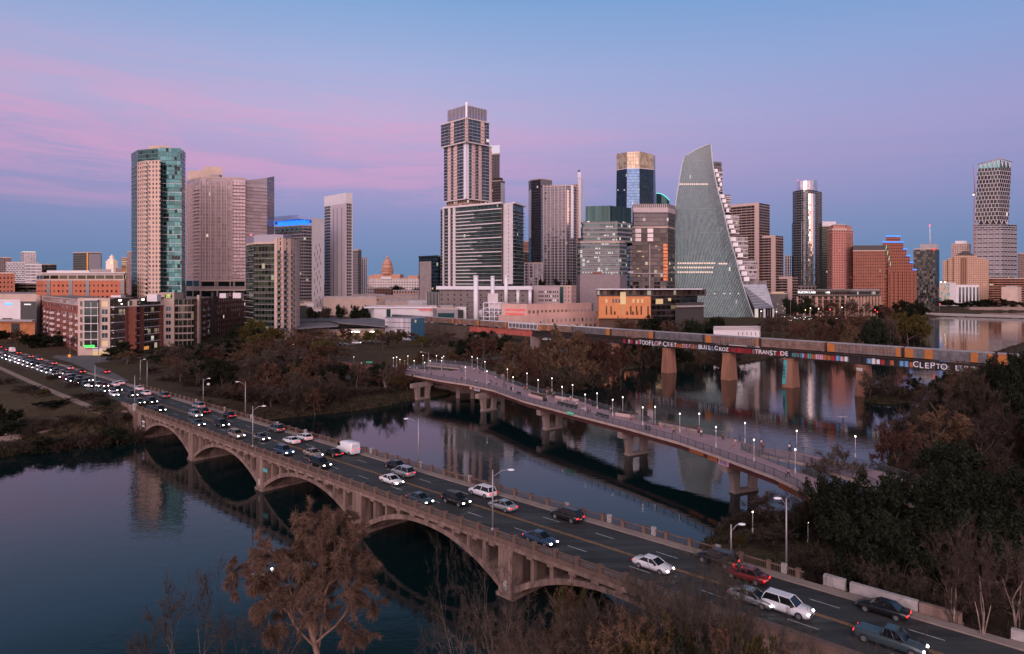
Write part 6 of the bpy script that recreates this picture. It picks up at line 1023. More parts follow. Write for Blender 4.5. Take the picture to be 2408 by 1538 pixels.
for k, (xl, xr, y0, y1, Y_, lb) in enumerate(((1113, 1124.5, 648, 762, 500, 'tallest and leftmost of the five white chimneys, standing in front'), (1153.5, 1163, 649, 716, 516, 'second white chimney from the left, rising over the white steel frame'), (1185.5, 1194.5, 648, 722, 512, 'third white chimney, tall, at the left end of the pink plant roof'), (1214, 1221.5, 683, 718, 520, 'shorter white chimney just right of the third tall one'), (1242.5, 1250.5, 683, 718, 520, 'rightmost short white chimney on the pink plant roof'))):
    w_ = (xr-xl)/2*Y_/F; x = PX((xl+xr)/2, Y_); zb_ = gz(x, Y_)-1 if k == 0 else (8 if k == 1 else zt+.1); rr = thing('chimney', lb, 'chimney', (x, Y_+w_, zb_), 'white chimneys of the power plant'); mb = MB(); mb.lathe((x, Y_+w_, zb_), [(w_, 0), (w_*.97, ZT(y0, Y_)-zb_-1)], 20); mb.build('shaft', WHB, rr); mb = MB(); mb.lathe((x, Y_+w_, ZT(y0, Y_)-1), [(w_*1.06, 0), (w_*1.06, 1), (w_*.8, 1.05)], 20); mb.build('rim', WHB, rr)
r = thing('steel_frame', 'white steel frame with ducts and pipes beside the pink plant', 'framework', (PX(1160, 508), 510, 7)); mb = MB(); xs = [PX(x, 508) for x in (1137, 1151, 1163, 1173, 1184)]
for x in xs:
    for y in (506, 513): mb.tube([(x, y, 6), (x, y, ZT(712, 508))], .28, 5)
for zz in (ZT(712, 508), ZT(724, 508), ZT(733, 508), ZT(745, 508)):
    for y in (506, 513): mb.tube([(PX(1128, 508) if zz < 20 else xs[0], y, zz), (xs[-1], y, zz)], .26, 5)
for x0, x1 in zip(xs, xs[1:]): mb.tube([(x0, 506, ZT(745, 508)), (x1, 506, ZT(733, 508))], .18, 4); mb.tube([(x0, 506, ZT(724, 508)), (x1, 506, ZT(733, 508))], .18, 4)
mb.tube([(PX(1125, 508), 506, ZT(747, 508)), (xs[0], 506, ZT(724, 508))], .2, 4); mb.build('frame', WHB, r); mb = MB(); mb.box(xs[1]-1, 507.5, ZT(727, 508), xs[3]+2, 512.5, ZT(713, 508)); mb.build('boiler_house', mat('pale duct metal', (.58, .52, .53), .6), r); mb = MB(); mb.lathe((PX(1130, 508), 508, ZT(744, 508)), [(1.5, 0), (1.5, 4), (.5, 5)], 12); mb.build('tank', WHB, r); mb = MB(); mb.box(PX(1147, 515), 513.5, ZT(712, 508), PX(1171, 515), 518, ZT(690, 515)); mb.build('duct', mat('pale duct metal', (.58, .52, .53), .6), r)
# hotel block behind the plant
p = front([(1237, 590), (1255, 575), (1316, 566)], 30); r, g, z = bld('office_block', 'pale lilac block with six rows of black square windows behind the plant', 'office', p, 674, mat('lilac grey render', (.40, .31, .31), .88, noise=(.1, .08)), roof=GRYC); L = L_(p, 1); wins(r, p, 1, [L*f for f in (.22, .29, .36, .47, .54, .62, .67, .77, .85, .93)], [z-5.2-3.5*k for k in range(6)], 1.05, 1.6, frame=GRYC, lits=(3, 16, 27, 28, 36), litm=LITC)
p = front([(1317, 566), (1325, 564), (1344, 560), (1355, 568)], 20); r, g, z = bld('office_block', 'narrow pink block with a dark glass slot right of the lilac one', 'office', p, 674, facade('pink slit wall', (.46, .31, .28), (.06, .05, .05), 3.2, 3.6, (.45, .6), (.3, .8), lit=.01)); rects(r, p, 0, [(0, L_(p, 0), g, z)], 'glass_slot', TEALG, 0, .15)
# ---- orange brick office with white brim roof
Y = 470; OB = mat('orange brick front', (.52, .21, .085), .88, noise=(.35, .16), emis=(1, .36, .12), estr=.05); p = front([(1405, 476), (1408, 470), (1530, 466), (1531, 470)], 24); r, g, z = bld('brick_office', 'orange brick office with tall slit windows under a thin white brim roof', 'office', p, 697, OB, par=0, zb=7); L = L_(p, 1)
wins(r, p, 1, [L*f for f in (.15, .24, .47, .62, .73, .82, .95)], [19.8], .95, 6.0, name='slit_window', frame=OB, lits=(2,), litm=mat('dim lit pane', (.2, .13, .07), .4, emis=(1, .6, .25), estr=.25)); wins(r, p, 1, [L*f for f in (.15, .28, .34, .40, .67, .76, .84)], [z-4.4], 1.2, 2.6, frame=OB, lits=(0, 4, 5, 6), litm=LITW); wins(r, p, 1, [L*f for f in (.31, .55, .66, .75)], [19.8], 1.1, 2.3, frame=OB); mb = MB(); mb.ebox(*E(p, 1), L*.47-1.9, L*.47+1.9, z-5.5, z+3, 0, .15); mb.build('tall_window', LITW, r)
MB().prism(front([(1403, 474), (1409, 471), (1533, 467.5), (1660, 500)], 22), z+.02, z+4.6, zb=z).build('top_storey', [facade('top storey glass', (.085, .065, .06), (.05, .035, .03), 5, 4.6, (.2, .7), (.2, .85), lit=.3, litc=(1, .62, .3), lits=.8, met=.2), ROOF], r); pb = front([(1400, 472), (1406, 466), (1500, 461), (1652, 478)], 34); mb = MB(); mb.prism(pb, z+4.61, z+5.2, bottom=True); mb.build('brim_roof', [WHB, WHB], r); rects(r, p, 1, [(0, L, g-2.5, 17.2)], 'base_shade_panel', mat('shaded brick base', (.09, .05, .035), .9), 0, .2); mb = MB(); mb.ebox(*E(p, 1), -1, L+1, 17.3, 18.0, 0, 2); mb.build('base_cornice', mat('orange stone band', (.46, .2, .1), .85), r)  # shade of the recess under the brick put into a dark flat panel
p = front([(1531, 467), (1600, 478), (1640, 500)], 24); r, g, z = bld('office_wing', 'dark steel and glass wing joined to the orange brick office', 'office', p, 698, facade('dark steel wing', (.035, .03, .03), (.035, .032, .035), 4.2, 3.9, (.06, .94), (.25, .9), lit=.03, litc=(1, .6, .3), met=.5), zb=7, par=0); rects(r, p, 0, [(4, 10, z-5, z-1.5), (14.5, 17, z-3, z-1)], 'lit_window', LITW, 0, .2); p2 = front([(1588, 474), (1655, 486)], 14); MB().prism(p2, g, ZT(712, 480)).build('terrace_block', [mat('dark steel wall', (.045, .04, .04), .7), ROOF], r); mb = MB(); mb.ebox(*E(p2, 0), 0, L_(p2, 0), ZT(722, 480), ZT(718, 480), 0, 1.5); mb.build('terrace_edge', GRYC, r)
# ---- low glass roofs, shed, and canopy station
p = front([(680, 432), (790, 412), (960, 425)], 24); r, g, z = bld('market_hall', 'low sprawling hall with grey folded roofs, pink walls and bright soffit lamps', 'building', p, 778, mat('rose stone wall', (.40, .23, .19), .85, noise=(.2, .2)), roof=GRYC, zb=6.8); RG = mat('grey membrane roof', (.15, .14, .155), .8, noise=(.12, .2))
def rf(pts, z0, m=RG, th=.5): mb = MB(); q = [Vector(v) for v in pts]; mb.face(q); mb.face([v-Vector((0, 0, th)) for v in q][::-1]); [mb.face([q[i]-Vector((0, 0, th)), q[(i+1) % len(q)]-Vector((0, 0, th)), q[(i+1) % len(q)], q[i]]) for i in range(len(q))]; return mb.build('roof_plane', m, r)
def V3(x, y, Y_): return Vector((PX(x, Y_), Y_, ZT(y, Y_)))
rf([V3(676, 774, 412), V3(795, 766, 405), V3(800, 756, 440), V3(690, 760, 445)], 0); rf([V3(795, 758, 412), V3(905, 768, 408), V3(935, 757, 440), V3(880, 747, 460), V3(770, 752, 450)], 0); rf([V3(690, 757, 460), V3(790, 752, 458), V3(800, 747, 480), V3(700, 750, 485)], 0, mat('slate blue roof', (.11, .115, .13), .7))
rects(r, p, 1, [(8, 14, z-1.2, z-.5), (20, 23, z-1.2, z-.6), (31, 32, z-1, z-.5)], 'soffit_lamp', LAMP, 1, 2); rects(r, p, 0, [(1, 22, g-.3, g+.1)], 'light_line', LITW, .5, .8); rects(r, p, 1, [(1+5*k, 4+5*k, g, z-1.6) for k in range(8)], 'glass_bay', mat('olive bay glass', (.12, .09, .04), .3, .2, emis=(1, .6, .25), estr=.10), 0, .1); mb = MB(); mb.box(PX(912, 418), 417, 6, PX(948, 418), 436, ZT(752, 418)); mb.build('end_wall', mat('rose stone wall', (.40, .23, .19), .85), r)
p = front([(905, 415), (966, 408), (998, 425)], 14); g = 6.8; r = thing('shed', 'blue and silver striped metal shed beside the railway', 'shed', (PX(950, 415), 418, g)); SM = facade('striped shed metal', (.36, .34, .38), (.50, .47, .50), .9, 60, (.35, 1), (0, 1), lit=0, met=.3, rough=.45, var=.35); mb = MB(); zt = ZT(748.5, 412); mb.prism(p, g-1.5, zt); mb.build('shed_wall', [SM, mat('shed roof', (.3, .27, .3), .7)], r); mb = MB(); mb.ebox(*E(p, 1), 0, L_(p, 1), g-1.4, zt-.2, 0, .08); mb.build('blue_end', mat('blue shed end', (.05, .17, .26), .6, noise=(1.2, .3)), r)
for y_ in (758, 770): mb = MB(); mb.ebox(*E(p, 0), 0, L_(p, 0), ZT(y_, 412)-.12, ZT(y_, 412)+.12, 0, .12); mb.build('seam', DARK, r)
mb = MB(); mb.ebox(*E(p, 1), 5, 6.2, zt-2.6, zt-1, .1, .5); mb.build('wall_lamp', LITW, r)
# white hall by the river right of the sail tower
p = front([(1678, 400), (1786, 396), (1788, 402)], 18); r, g, z = bld('pump_house', 'low white hall with slit windows just above the train, below the sail tower', 'building', p, 776, WHC, roof=mat('pale flat roof', (.42, .37, .38), .9)); wins(r, p, 0, rng(14, 26, 6), [z-3.2], .4, 1.9, name='slit_window'); mb = MB(); mb.ebox(*E(p, 0), 0, L_(p, 0), z+1.6, z+1.7, -.3, -.2); mb.build('roof_rail', METL, r)
# ---- far bridges on the right
r = thing('road_bridge', 'long plain white concrete beam bridge crossing the lake at right', 'bridge', (PX(2300, 860), 850, 0)); a, b_ = Vector((PX(2165, 905), 905)), Vector((PX(2460, 800), 800)); d = (b_-a).normalized(); n_ = Vector((-d.y, d.x))
def fb(mb, u0, u1, p0, p1, z0, z1): o = a+d*u0+n_*p0; return mb.obox((o.x, o.y, z0), (d.x*(u1-u0), d.y*(u1-u0), 0), (n_.x*(p1-p0), n_.y*(p1-p0), 0), (0, 0, z1-z0))
Lb = (b_-a).length; mb = MB(); fb(mb, -10, Lb, 0, 12, ZT(746, 870)+1.4, ZT(738.5, 870)-1); mb.build('beam', WCONC, r); mb = MB(); fb(mb, -10, Lb, -.2, .1, ZT(738.5, 870)-1.01, ZT(738.5, 870)+.6); mb.build('parapet', WCONC, r)
for u in (47, 105, 150): mb = MB(); fb(mb, u-3.4, u+3.4, .5, 11, -1, ZT(746, 870)+1.39); mb.build('pier', CONC2, r)
r = thing('arched_bridge', 'distant pale concrete bridge with low arches behind the white beam bridge', 'bridge', (PX(2360, 1040), 1045, 0)); Yb = 1040; mb = MB(); mb.box(PX(2280, Yb), Yb, ZT(728.5, Yb), PX(2480, Yb), Yb+12, ZT(722.5, Yb)); mb.build('deck', CONC2, r)
for x0, x1 in ((2285, 2365), (2365, 2445)):
    mb = MB(); q0 = []; 
    for k in range(13): u = 2*k/12-1; q0.append((PX(x0+(x1-x0)*k/12, Yb), ZT(742-11.5*(1-u*u), Yb)))
    for (xa, za), (xb, zb_) in zip(q0, q0[1:]): mb.face([(xa, Yb+.5, za), (xb, Yb+.5, zb_), (xb, Yb+.5, zb_+1.8), (xa, Yb+.5, za+1.8)]); mb.face([(xa, Yb+.5, za), (xa, Yb+11, za), (xb, Yb+11, zb_), (xb, Yb+.5, zb_)])
    for k in range(1, 12, 2): mb.box(q0[k][0]-.5, Yb+.6, q0[k][1], q0[k][0]+.5, Yb+11, ZT(728.5, Yb))
    mb.build('arch', CONC2, r)
for x in (2284, 2365, 2446): mb = MB(); mb.box(PX(x, Yb)-3, Yb+.2, -1, PX(x, Yb)+3, Yb+11.8, ZT(727, Yb)); mb.build('pier', CONC2, r)
# ================================================================ VEHICLES
GLS = mat('car window glass', (.012, .016, .02), .05, .3); TYR = mat('tyre rubber', (.015, .015, .016), .9); RIM = mat('alloy rim', (.4, .4, .42), .35, .7); HEAD = mat('headlight', (1, 1, 1), .3, emis=(1, .95, .86), estr=14); TAIL = mat('tail light', (.6, .02, .02), .3, emis=(1, .03, .03), estr=2.2); TAILB = mat('brake light', (.8, .02, .02), .3, emis=(1, .05, .03), estr=7); TRIM = mat('black trim', (.02, .02, .02), .6); PLT = mat('number plate', (.5, .5, .5), .6)
PAINT = {k: mat(k+' car paint', c, .22, m_, spec=.6) for k, c, m_ in (('white', (.72, .72, .74), 0), ('silver', (.38, .39, .41), .5), ('grey', (.13, .135, .145), .4), ('black', (.014, .014, .016), .1), ('blue', (.035, .07, .13), .2), ('red', (.17, .018, .02), .1), ('tan', (.36, .29, .24), .4), ('slate', (.06, .09, .105), .3))}
def car_proto(kind):
    L, H, hood, deck, cab, W_ = {'sedan': (4.7, 1.45, .92, .98, (-1.75, 1.15, -.95, .25), .9), 'hatch': (4.2, 1.5, .95, 1.0, (-2.0, 1.1, -1.5, .25), .88), 'suv': (4.8, 1.78, 1.08, 1.1, (-2.3, 1.2, -1.95, .45), .95), 'van': (5.7, 2.45, 1.25, 1.3, (.5, 2.35, .45, 1.25), 1.0), 'pickup': (5.8, 1.85, 1.12, 1.12, (-.55, 1.45, -.35, .6), .98)}[kind]
    h = L/2; r = thing(kind, 'x', 'car', (0, 0, 0)); mb = MB()
    st = [(-h, deck-.22, .84), (-h+.12, deck-.02, .95), (-h+.7, deck, 1), (0, (hood+deck)/2, 1), (h-1.1, hood, .99), (h-.35, hood-.12, .95), (h-.08, hood-.3, .88), (h, hood-.42, .8)]
    if kind == 'van': st = [(-h, H-.3, .93), (-h+.1, H-.04, .97), (-h+.5, H, 1), (.4, H, 1), (1.2, H-.12, .99), (2.0, 1.35, .99), (h-.3, 1.08, .94), (h, .8, .84)]
    secs = []
    for x, zt, k in st:
        hw = W_*k; lo = .24 if abs(x) < h-.3 else .36; tum = .80 if kind == 'van' and zt > 1.6 else .86
        secs.append([(x, -hw*.9, lo), (x, -hw, .5), (x, -hw*(.985), zt-.16), (x, -hw*tum, zt), (x, hw*tum, zt), (x, hw*.985, zt-.16), (x, hw, .5), (x, hw*.9, lo)])
    mb.loft(secs)
    if kind == 'pickup': mb.box(-h+.25, -.78, 1.121, -.75, .78, 1.125)
    mb.build('body', PAINT['white'], r)
    xb0, xb1, xt0, xt1 = cab; zb_ = min(hood, deck)-.03; mb = MB(); gw, tw = W_*.86, W_*.68
    if kind == 'van':
        for s in (-1, 1): mb.box(1.1, s*.985-.02, 1.45, 2.0, s*.985+.02, 1.95); 
        mb.loft([[(1.26, -.8, H-.16), (1.26, .8, H-.16), (1.3, .8, H-.13), (1.3, -.8, H-.13)], [(2.02, -.88, 1.40), (2.02, .88, 1.40), (2.06, .88, 1.42), (2.06, -.88, 1.42)]], smooth=False); mb.build('window_glass', GLS, r)
    else:
        mb.loft([[(xb0, -gw, zb_), (xb1, -gw, zb_), (xb1, gw, zb_), (xb0, gw, zb_)], [(xt0, -tw, H-.05), (xt1, -tw, H-.05), (xt1, tw, H-.05), (xt0, tw, H-.05)]], smooth=False); mb.build('window_glass', GLS, r)
        mb = MB(); mb.loft([[(xt0-.06, -tw-.03, H-.06), (xt1+.05, -tw-.03, H-.06), (xt1+.05, tw+.03, H-.06), (xt0-.06, tw+.03, H-.06)], [(xt0+.1, -tw+.1, H), (xt1-.15, -tw+.1, H), (xt1-.15, tw-.1, H), (xt0+.1, tw-.1, H)]], smooth=False)
        for s in (-1, 1):
            for a, b_ in ((xb0, xt0), (xb1, xt1), ((xb0*.45+xb1*.55), (xt0*.45+xt1*.55))): mb.tube([(a, s*(gw+.012), zb_), (b_, s*(tw+.012), H-.05)], .045, 4)
        mb.build('roof', PAINT['white'], r)
    for x in (-h+.95, h-.95):
        for s in (-1, 1):
            R = .34 if kind in ('sedan', 'hatch') else .39; mb = MB(); mb.tube([(x, s*(W_-.2), R), (x, s*(W_+.01), R)], R, 14, smooth=False); w_ = mb.build('tyre', TYR, r); mb = MB(); mb.tube([(x, s*(W_-.1), R), (x, s*(W_+.025), R)], R*.62, 10, smooth=False); mb.build('rim', RIM, w_)
    zl = (hood-.34 if kind != 'van' else .92); zr = deck-.28 if kind != 'van' else 1.2
    for s in (-1, 1):
        mb = MB(); mb.loft([[(h-.10, s*W_*.68-.17, zl-.06), (h-.10, s*W_*.68+.17, zl-.06), (h-.16, s*W_*.68+.17, zl+.08), (h-.16, s*W_*.68-.17, zl+.08)], [(h+.02, s*W_*.68-.14, zl-.05), (h+.02, s*W_*.68+.12, zl-.05), (h-.03, s*W_*.68+.12, zl+.06), (h-.03, s*W_*.68-.14, zl+.06)]], smooth=False); mb.build('headlight', HEAD, r)
        mb = MB(); mb.box(-h-.025, s*W_*.68-.2, zr-.07, -h+.12, s*W_*.68+.2, zr+.09); mb.build('tail_light', TAIL, r)
        mb = MB(); mb.box(xb1-.5 if kind != 'van' else 1.6, s*(W_+.02)-.09, zb_+.02 if kind != 'van' else 1.4, xb1-.3 if kind != 'van' else 1.8, s*(W_+.02)+.09, zb_+.18 if kind != 'van' else 1.65); mb.build('mirror', TRIM, r)
    mb = MB(); mb.box(h-.1, -.45, .42, h+.012, .45, .58); mb.build('grille', TRIM, r); mb = MB(); mb.box(-h-.02, -.26, .55, -h+.05, .26, .68); mb.build('number_plate', PLT, r)
    return r
PROTO = {k: car_proto(k) for k in ('sedan', 'hatch', 'suv', 'van', 'pickup')}
used = set()
def put_car(kind, loc, ang, paint, label, group, lights=True, brake=False):
    o = PROTO[kind]; swap = {'body': PAINT[paint], 'roof': PAINT[paint]}
    if not lights: swap['headlight'] = RIM
    if brake: swap['tail_light'] = TAILB
    c = dup(o, loc, ang, None, label, group, swap, 'van' if kind == 'van' else 'pickup truck' if kind == 'pickup' else 'car'); c.name = {'suv': 'sport_utility_car', 'hatch': 'hatchback_car', 'sedan': 'sedan_car', 'van': 'delivery_van', 'pickup': 'pickup_truck'}[kind]; return c
OUT = math.atan2(BD.y, BD.x); IN = OUT+math.pi       # towards the camera / away from it
def c1(x, y): return (x/3.773, 783.8+y/3.773)
def c2(x, y): return (564.4+x/3.773, 783.8+y/3.773)
def c6(x, y): return (595.7+x/3.7555, 1128.7+y/3.7555)
def c7(x, y): return (1191.4+x/3.7555, 1128.7+y/3.7555)
def c8(x, y): return (1780.9+x/3.7555, 1128.7+y/3.7555)
G1, G2 = 'cars driving towards the viewer on the arch bridge', 'cars driving away on the arch bridge'
for f, x, y, kind, pt, d, lb in (
    (c1, 615, 405, 'suv', 'white', 0, 'white tall car with headlights at the head of the traffic jam, kerb side'), (c1, 790, 425, 'sedan', 'silver', 0, 'silver sedan just right of the white tall car leading the jam'), (c1, 815, 478, 'suv', 'black', 0, 'black tall car beside the lamp post at the left end of the bridge'),
    (c1, 930, 520, 'sedan', 'grey', 0, 'grey sedan with bright headlights at the bridge start, behind a white hatchback'), (c1, 1012, 558, 'hatch', 'white', 0, 'white hatchback with glowing headlights near the first arch'), (c1, 925, 478, 'hatch', 'red', 0, 'dark red hatchback in the inner lane level with the grey sedan at the bridge start'),
    (c1, 1040, 512, 'sedan', 'black', 0, 'black sedan in the inner lane beside the white hatchback'), (c1, 1020, 468, 'sedan', 'white', 1, 'white sedan driving away, nearer of two at the slip road mouth'), (c1, 1090, 452, 'sedan', 'white', 1, 'white sedan driving away, farther of two at the slip road mouth'),
    (c1, 1175, 562, 'suv', 'black', 0, 'black tall car half behind the lamp post above the first arch'), (c1, 1236, 625, 'sedan', 'slate', 0, 'slate sedan with white headlights above the first arch, outer lane'), (c1, 1345, 622, 'suv', 'black', 0, 'black boxy car with unlit lamps in the inner lane above the first arch'), (c1, 1420, 692, 'hatch', 'black', 0, 'black hatchback above the shield painting on the bridge pier'),
    (c1, 1260, 502, 'sedan', 'white', 1, 'white sedan driving away closest to the far railing near the fence end'), (c1, 1290, 548, 'sedan', 'white', 1, 'white sedan driving away in the inner lane near the fence end'), (c1, 1467, 570, 'suv', 'grey', 1, 'dark grey car driving away past the far fence posts'),
    (c1, 1735, 742, 'suv', 'silver', 0, 'silver tall car above the second pier with its headlights on'), (c1, 1755, 818, 'sedan', 'slate', 0, 'slate blue sedan beside the near parapet above the second pier'), (c1, 1768, 662, 'suv', 'silver', 1, 'silver car driving away opposite the second pier'), (c1, 1805, 708, 'sedan', 'black', 1, 'black sedan driving away just behind the silver car opposite the second pier'),
    (c1, 1968, 828, 'suv', 'black', 0, 'black tall car in the inner lane between second and third pier'), (c1, 2030, 745, 'sedan', 'black', 1, 'lone black sedan driving away between second and third pier'), (c1, 2098, 925, 'suv', 'tan', 0, 'tan silver tall car by the near parapet left of the tall lamp post'), (c2, 190, 945, 'sedan', 'grey', 0, 'dark grey sedan right of the tall near lamp post'),
    (c2, 320, 870, 'suv', 'grey', 1, 'grey hatch car driving away close to the far parapet'), (c2, 455, 975, 'sedan', 'white', 1, 'white sedan driving away with red lights, inner of the pair before the white van'), (c2, 580, 945, 'hatch', 'white', 1, 'white hatchback driving away, outer of the pair before the white van'), (c2, 390, 1072, 'suv', 'blue', 0, 'dark blue car with white headlights above the third pier'),
    (c2, 650, 1090, 'sedan', 'tan', 0, 'tan sedan in the inner lane beside the black car driving away'), (c2, 715, 1185, 'suv', 'black', 0, 'black tall car by the near parapet with one red tail lamp showing'), (c2, 825, 1085, 'sedan', 'black', 1, 'black sedan driving away just left of the white van'), (c2, 965, 1060, 'van', 'white', 1, 'white delivery van driving away beside the far parapet'),
    (c2, 1375, 1195, 'sedan', 'black', 1, 'black sedan driving away by the panel with an arrow'), (c2, 1445, 1262, 'suv', 'silver', 1, 'silver car driving away just behind the black sedan'), (c2, 1345, 1332, 'sedan', 'white', 0, 'white sedan coming towards us in mid bridge with bright headlights'), (c2, 1595, 1502, 'sedan', 'slate', 0, 'dark slate sedan with white headlights above the tree covered arch'),
    (c2, 1920, 1515, 'suv', 'black', 0, 'large black car whose headlights shine on the road'), (c2, 2150, 1440, 'suv', 'white', 1, 'white tall car driving away behind the near tall lamp post'), (c6, 2200, 258, 'sedan', 'silver', 1, 'silver sedan driving away right of the near tall lamp post'), (c7, 535, 352, 'suv', 'black', 1, 'black tall car driving away beside the white railing panel'),
    (c7, 300, 555, 'sedan', 'blue', 0, 'dark blue sedan coming towards us alone on the nearer bridge end'), (c7, 1295, 790, 'sedan', 'white', 0, 'white sedan seen through bare twigs at the near bridge end'), (c7, 1880, 728, 'suv', 'black', 1, 'black car driving away under the low lamp with yellow shrubs'), (c7, 2120, 880, 'sedan', 'red', 1, 'dark red sedan driving away, veiled by bare branches'),
    (c8, -45, 1085, 'sedan', 'silver', 0, 'silver sedan by the near wall, hidden by branches'), (c8, 265, 1170, 'suv', 'white', 0, 'pale tall car in the inner lane past the branches'), (c8, 1140, 1145, 'sedan', 'black', 1, 'dark sedan driving away at the end of the barrier blocks'), (c8, 1175, 1470, 'pickup', 'slate', 0, 'dark slate pickup truck in the bottom right corner')):
    q = W(*f(x, y), DECK+.01); rel = q.xy-BA; t, p = rel.dot(BD), rel.dot(BN); p = min(11.6, max(2.0, p)); put_car(kind, RP(t, p, DECK+.012), OUT if d == 0 else IN, pt, lb, G1 if d == 0 else G2, lights=d == 0)
# the jam beyond the bridge
rj = random.Random(11); cols = ['white', 'silver', 'black', 'grey', 'tan', 'white', 'black', 'slate', 'red', 'silver']
words_ = ['first', 'second', 'third', 'fourth', 'fifth', 'sixth', 'seventh', 'eighth', 'ninth', 'tenth', 'eleventh', 'twelfth', 'thirteenth', 'fourteenth', 'fifteenth', 'sixteenth', 'seventeenth', 'eighteenth', 'nineteenth', 'twentieth', 'twenty-first', 'twenty-second', 'twenty-third', 'twenty-fourth', 'twenty-fifth', 'twenty-sixth', 'twenty-seventh', 'twenty-eighth', 'twenty-ninth', 'thirtieth', 'thirty-first', 'thirty-second', 'thirty-third', 'thirty-fourth', 'thirty-fifth', 'thirty-sixth', 'thirty-seventh', 'thirty-eighth', 'thirty-ninth', 'fortieth', 'forty-first', 'forty-second', 'forty-third', 'forty-fourth', 'forty-fifth', 'forty-sixth']
kn = {'sedan': 'sedan', 'suv': 'tall car', 'hatch': 'hatchback', 'van': 'van', 'pickup': 'pickup truck'}
for lane, p0, nm in ((0, 2.3, 'kerb lane'), (1, 5.2, 'inner lane')):
    t = -50 if lane == 0 else -46
    for k in range(26):
        t -= 6.4+rj.random()*2.4; kind = rj.choice(('sedan', 'suv', 'hatch', 'sedan', 'suv', 'pickup')); c = rj.choice(cols)
        put_car(kind, RP(t, p0+rj.uniform(-.2, .2), DECK+.012), OUT, c, f'{c} {kn[kind]}, lit headlights, {words_[k]} from the bridge in the {nm} jam', 'cars queued with headlights on')
for i, (x, y, kind, c, lb) in enumerate(((485, 268, 'sedan', 'red', 'red car braking beside the head of the jam, nearest of the red lit cars'), (600, 268, 'sedan', 'grey', 'grey car braking near the kerb by the square white sign'), (935, 352, 'sedan', 'red', 'red car with brake lights waiting on the slip road'), (735, 350, 'sedan', 'black', 'black car driving away before the slip road car'), (650, 318, 'sedan', 'silver', 'silver car driving away past the jam head'), (435, 228, 'suv', 'black', 'black car braking beyond the two red lit sedans'), (350, 210, 'sedan', 'grey', 'dim grey car with red lights in the far queue'), (285, 213, 'sedan', 'black', 'black car with red lights behind the dim grey one'), (370, 238, 'sedan', 'silver', 'silver car driving away close to the centre line'), (250, 178, 'sedan', 'black', 'dark car with tail lights half way up the far road'), (175, 163, 'van', 'white', 'white van with red lights far up the road'), (115, 150, 'sedan', 'red', 'small car with paired red lights up the road'), (35, 130, 'suv', 'red', 'brightly braking car at the left edge of the view'))):
    q = W(*c1(x, y), DECK+.01); rel = q.xy-BA; tt, p = rel.dot(BD), rel.dot(BN); put_car(kind, RP(tt, p if 'slip' in lb and 'waiting' in lb else min(11.5, max(8.6, p)), DECK+.012), IN, c, lb, 'cars driving away beside the jam', brake=True, lights=False)
for (x, y, zz, kind, c, ang, lb) in ((178, 994, 3.1, 'sedan', 'silver', .35, 'silver car on the shore road under the first arch'), (535, 946, 3.1, 'sedan', 'slate', .35, 'dark car on the shore road right of the arch bridge'), (700, 909, 3.1, 'sedan', 'grey', .5, 'grey car on the shore road between the oak trees'), (866, 877, 3.1, 'sedan', 'white', .5, 'white car with red lamps on the shore road by the ramp wall'), (1285, 800, 7.1, 'sedan', 'white', .2, 'white car parked below the railway between rust trees')):
    q = W(x, y, zz); put_car(kind, (q.x, q.y, max(zz-.02, gz(q.x, q.y)+.02) if zz > 5 else 3.07), ang, c, lb, 'cars on the shore road')
# distant cars seen as lamps on the street right of the sail tower
rr_ = random.Random(4)
for k in range(26):
    x, y, Yd = rr_.uniform(1830, 2060), 0, rr_.uniform(640, 720); c = rr_.choice(cols); kind = rr_.choice(('sedan', 'suv')); X_ = PX(x, Yd); put_car(kind, (X_, Yd, gz(X_, Yd)+.1), rr_.choice((-.8, 2.3)), c, f'{c} {kn[kind]} on the tree lined street right of the sail tower', 'cars on the distant street', brake=True)
rr_ = random.Random(9)
for k in range(18):
    x = 745+k*6.3; Yd = 694+(k % 3)*5; X_ = PX(x, Yd); c = rr_.choice(cols); zt = ZT(728, 690); put_car('sedan', (X_, Yd, zt+1.05), 1.57, c, f'{c} car parked on the open parking deck roof', 'cars on the parking deck', lights=k % 4 == 0)
for k, (x, yy) in enumerate(((800, 812), (812, 811), (838, 809), (856, 808), (875, 806), (935, 801))):
    q = W(x, yy, 7); put_car(('suv', 'sedan')[k % 2], (q.x, q.y, gz(q.x, q.y)+.08), .1, ('black', 'grey', 'white', 'black', 'slate', 'silver')[k], f'{("black", "grey", "white", "black", "slate", "silver")[k]} car parked along the lawn, {words_[k]} from left', 'cars parked by the lawn', lights=k == 2)
for o in PROTO.values():
    for c in o_children(o):
        for gc in o_children(c): bpy.data.objects.remove(gc)
        bpy.data.objects.remove(c)
    bpy.data.objects.remove(o)
KIDS.clear()

# ================================================================ STREET LAMPS, SIGNS
POLE = mat('galvanised pole', (.36, .34, .35), .5, .5); LENS = mat('lamp lens', (.8, .82, .85), .3)
def street_lamp(label, x, y, zb_, ytop, arm, armx):
    Y_ = y; h = ZT(ytop, Y_)-zb_; r = thing('street_lamp', label, 'street lamp', (x, Y_, zb_), 'tall street lamps'); mb = MB(); mb.tube([(x, Y_, zb_), (x, Y_, zb_+h)], [.13, .08], 8); mb.build('pole', POLE, r); mb = MB(); mb.lathe((x, Y_, zb_), [(.22, 0), (.22, .3), (.14, .45)], 8); mb.build('base', POLE, r)
    if arm: mb = MB(); mb.tube([(x, Y_, zb_+h-.9), (x+arm*.5, Y_, zb_+h-.1), (x+arm, Y_, zb_+h+.1)], .05, 5); mb.build('arm', POLE, r); mb = MB(); mb.lathe((x+arm, Y_, zb_+h+.02), [(.1, -.12), (.32, -.05), (.3, .06), (.1, .14)], 10, sx=1.5); mb.build('lamp_head', LENS, r)
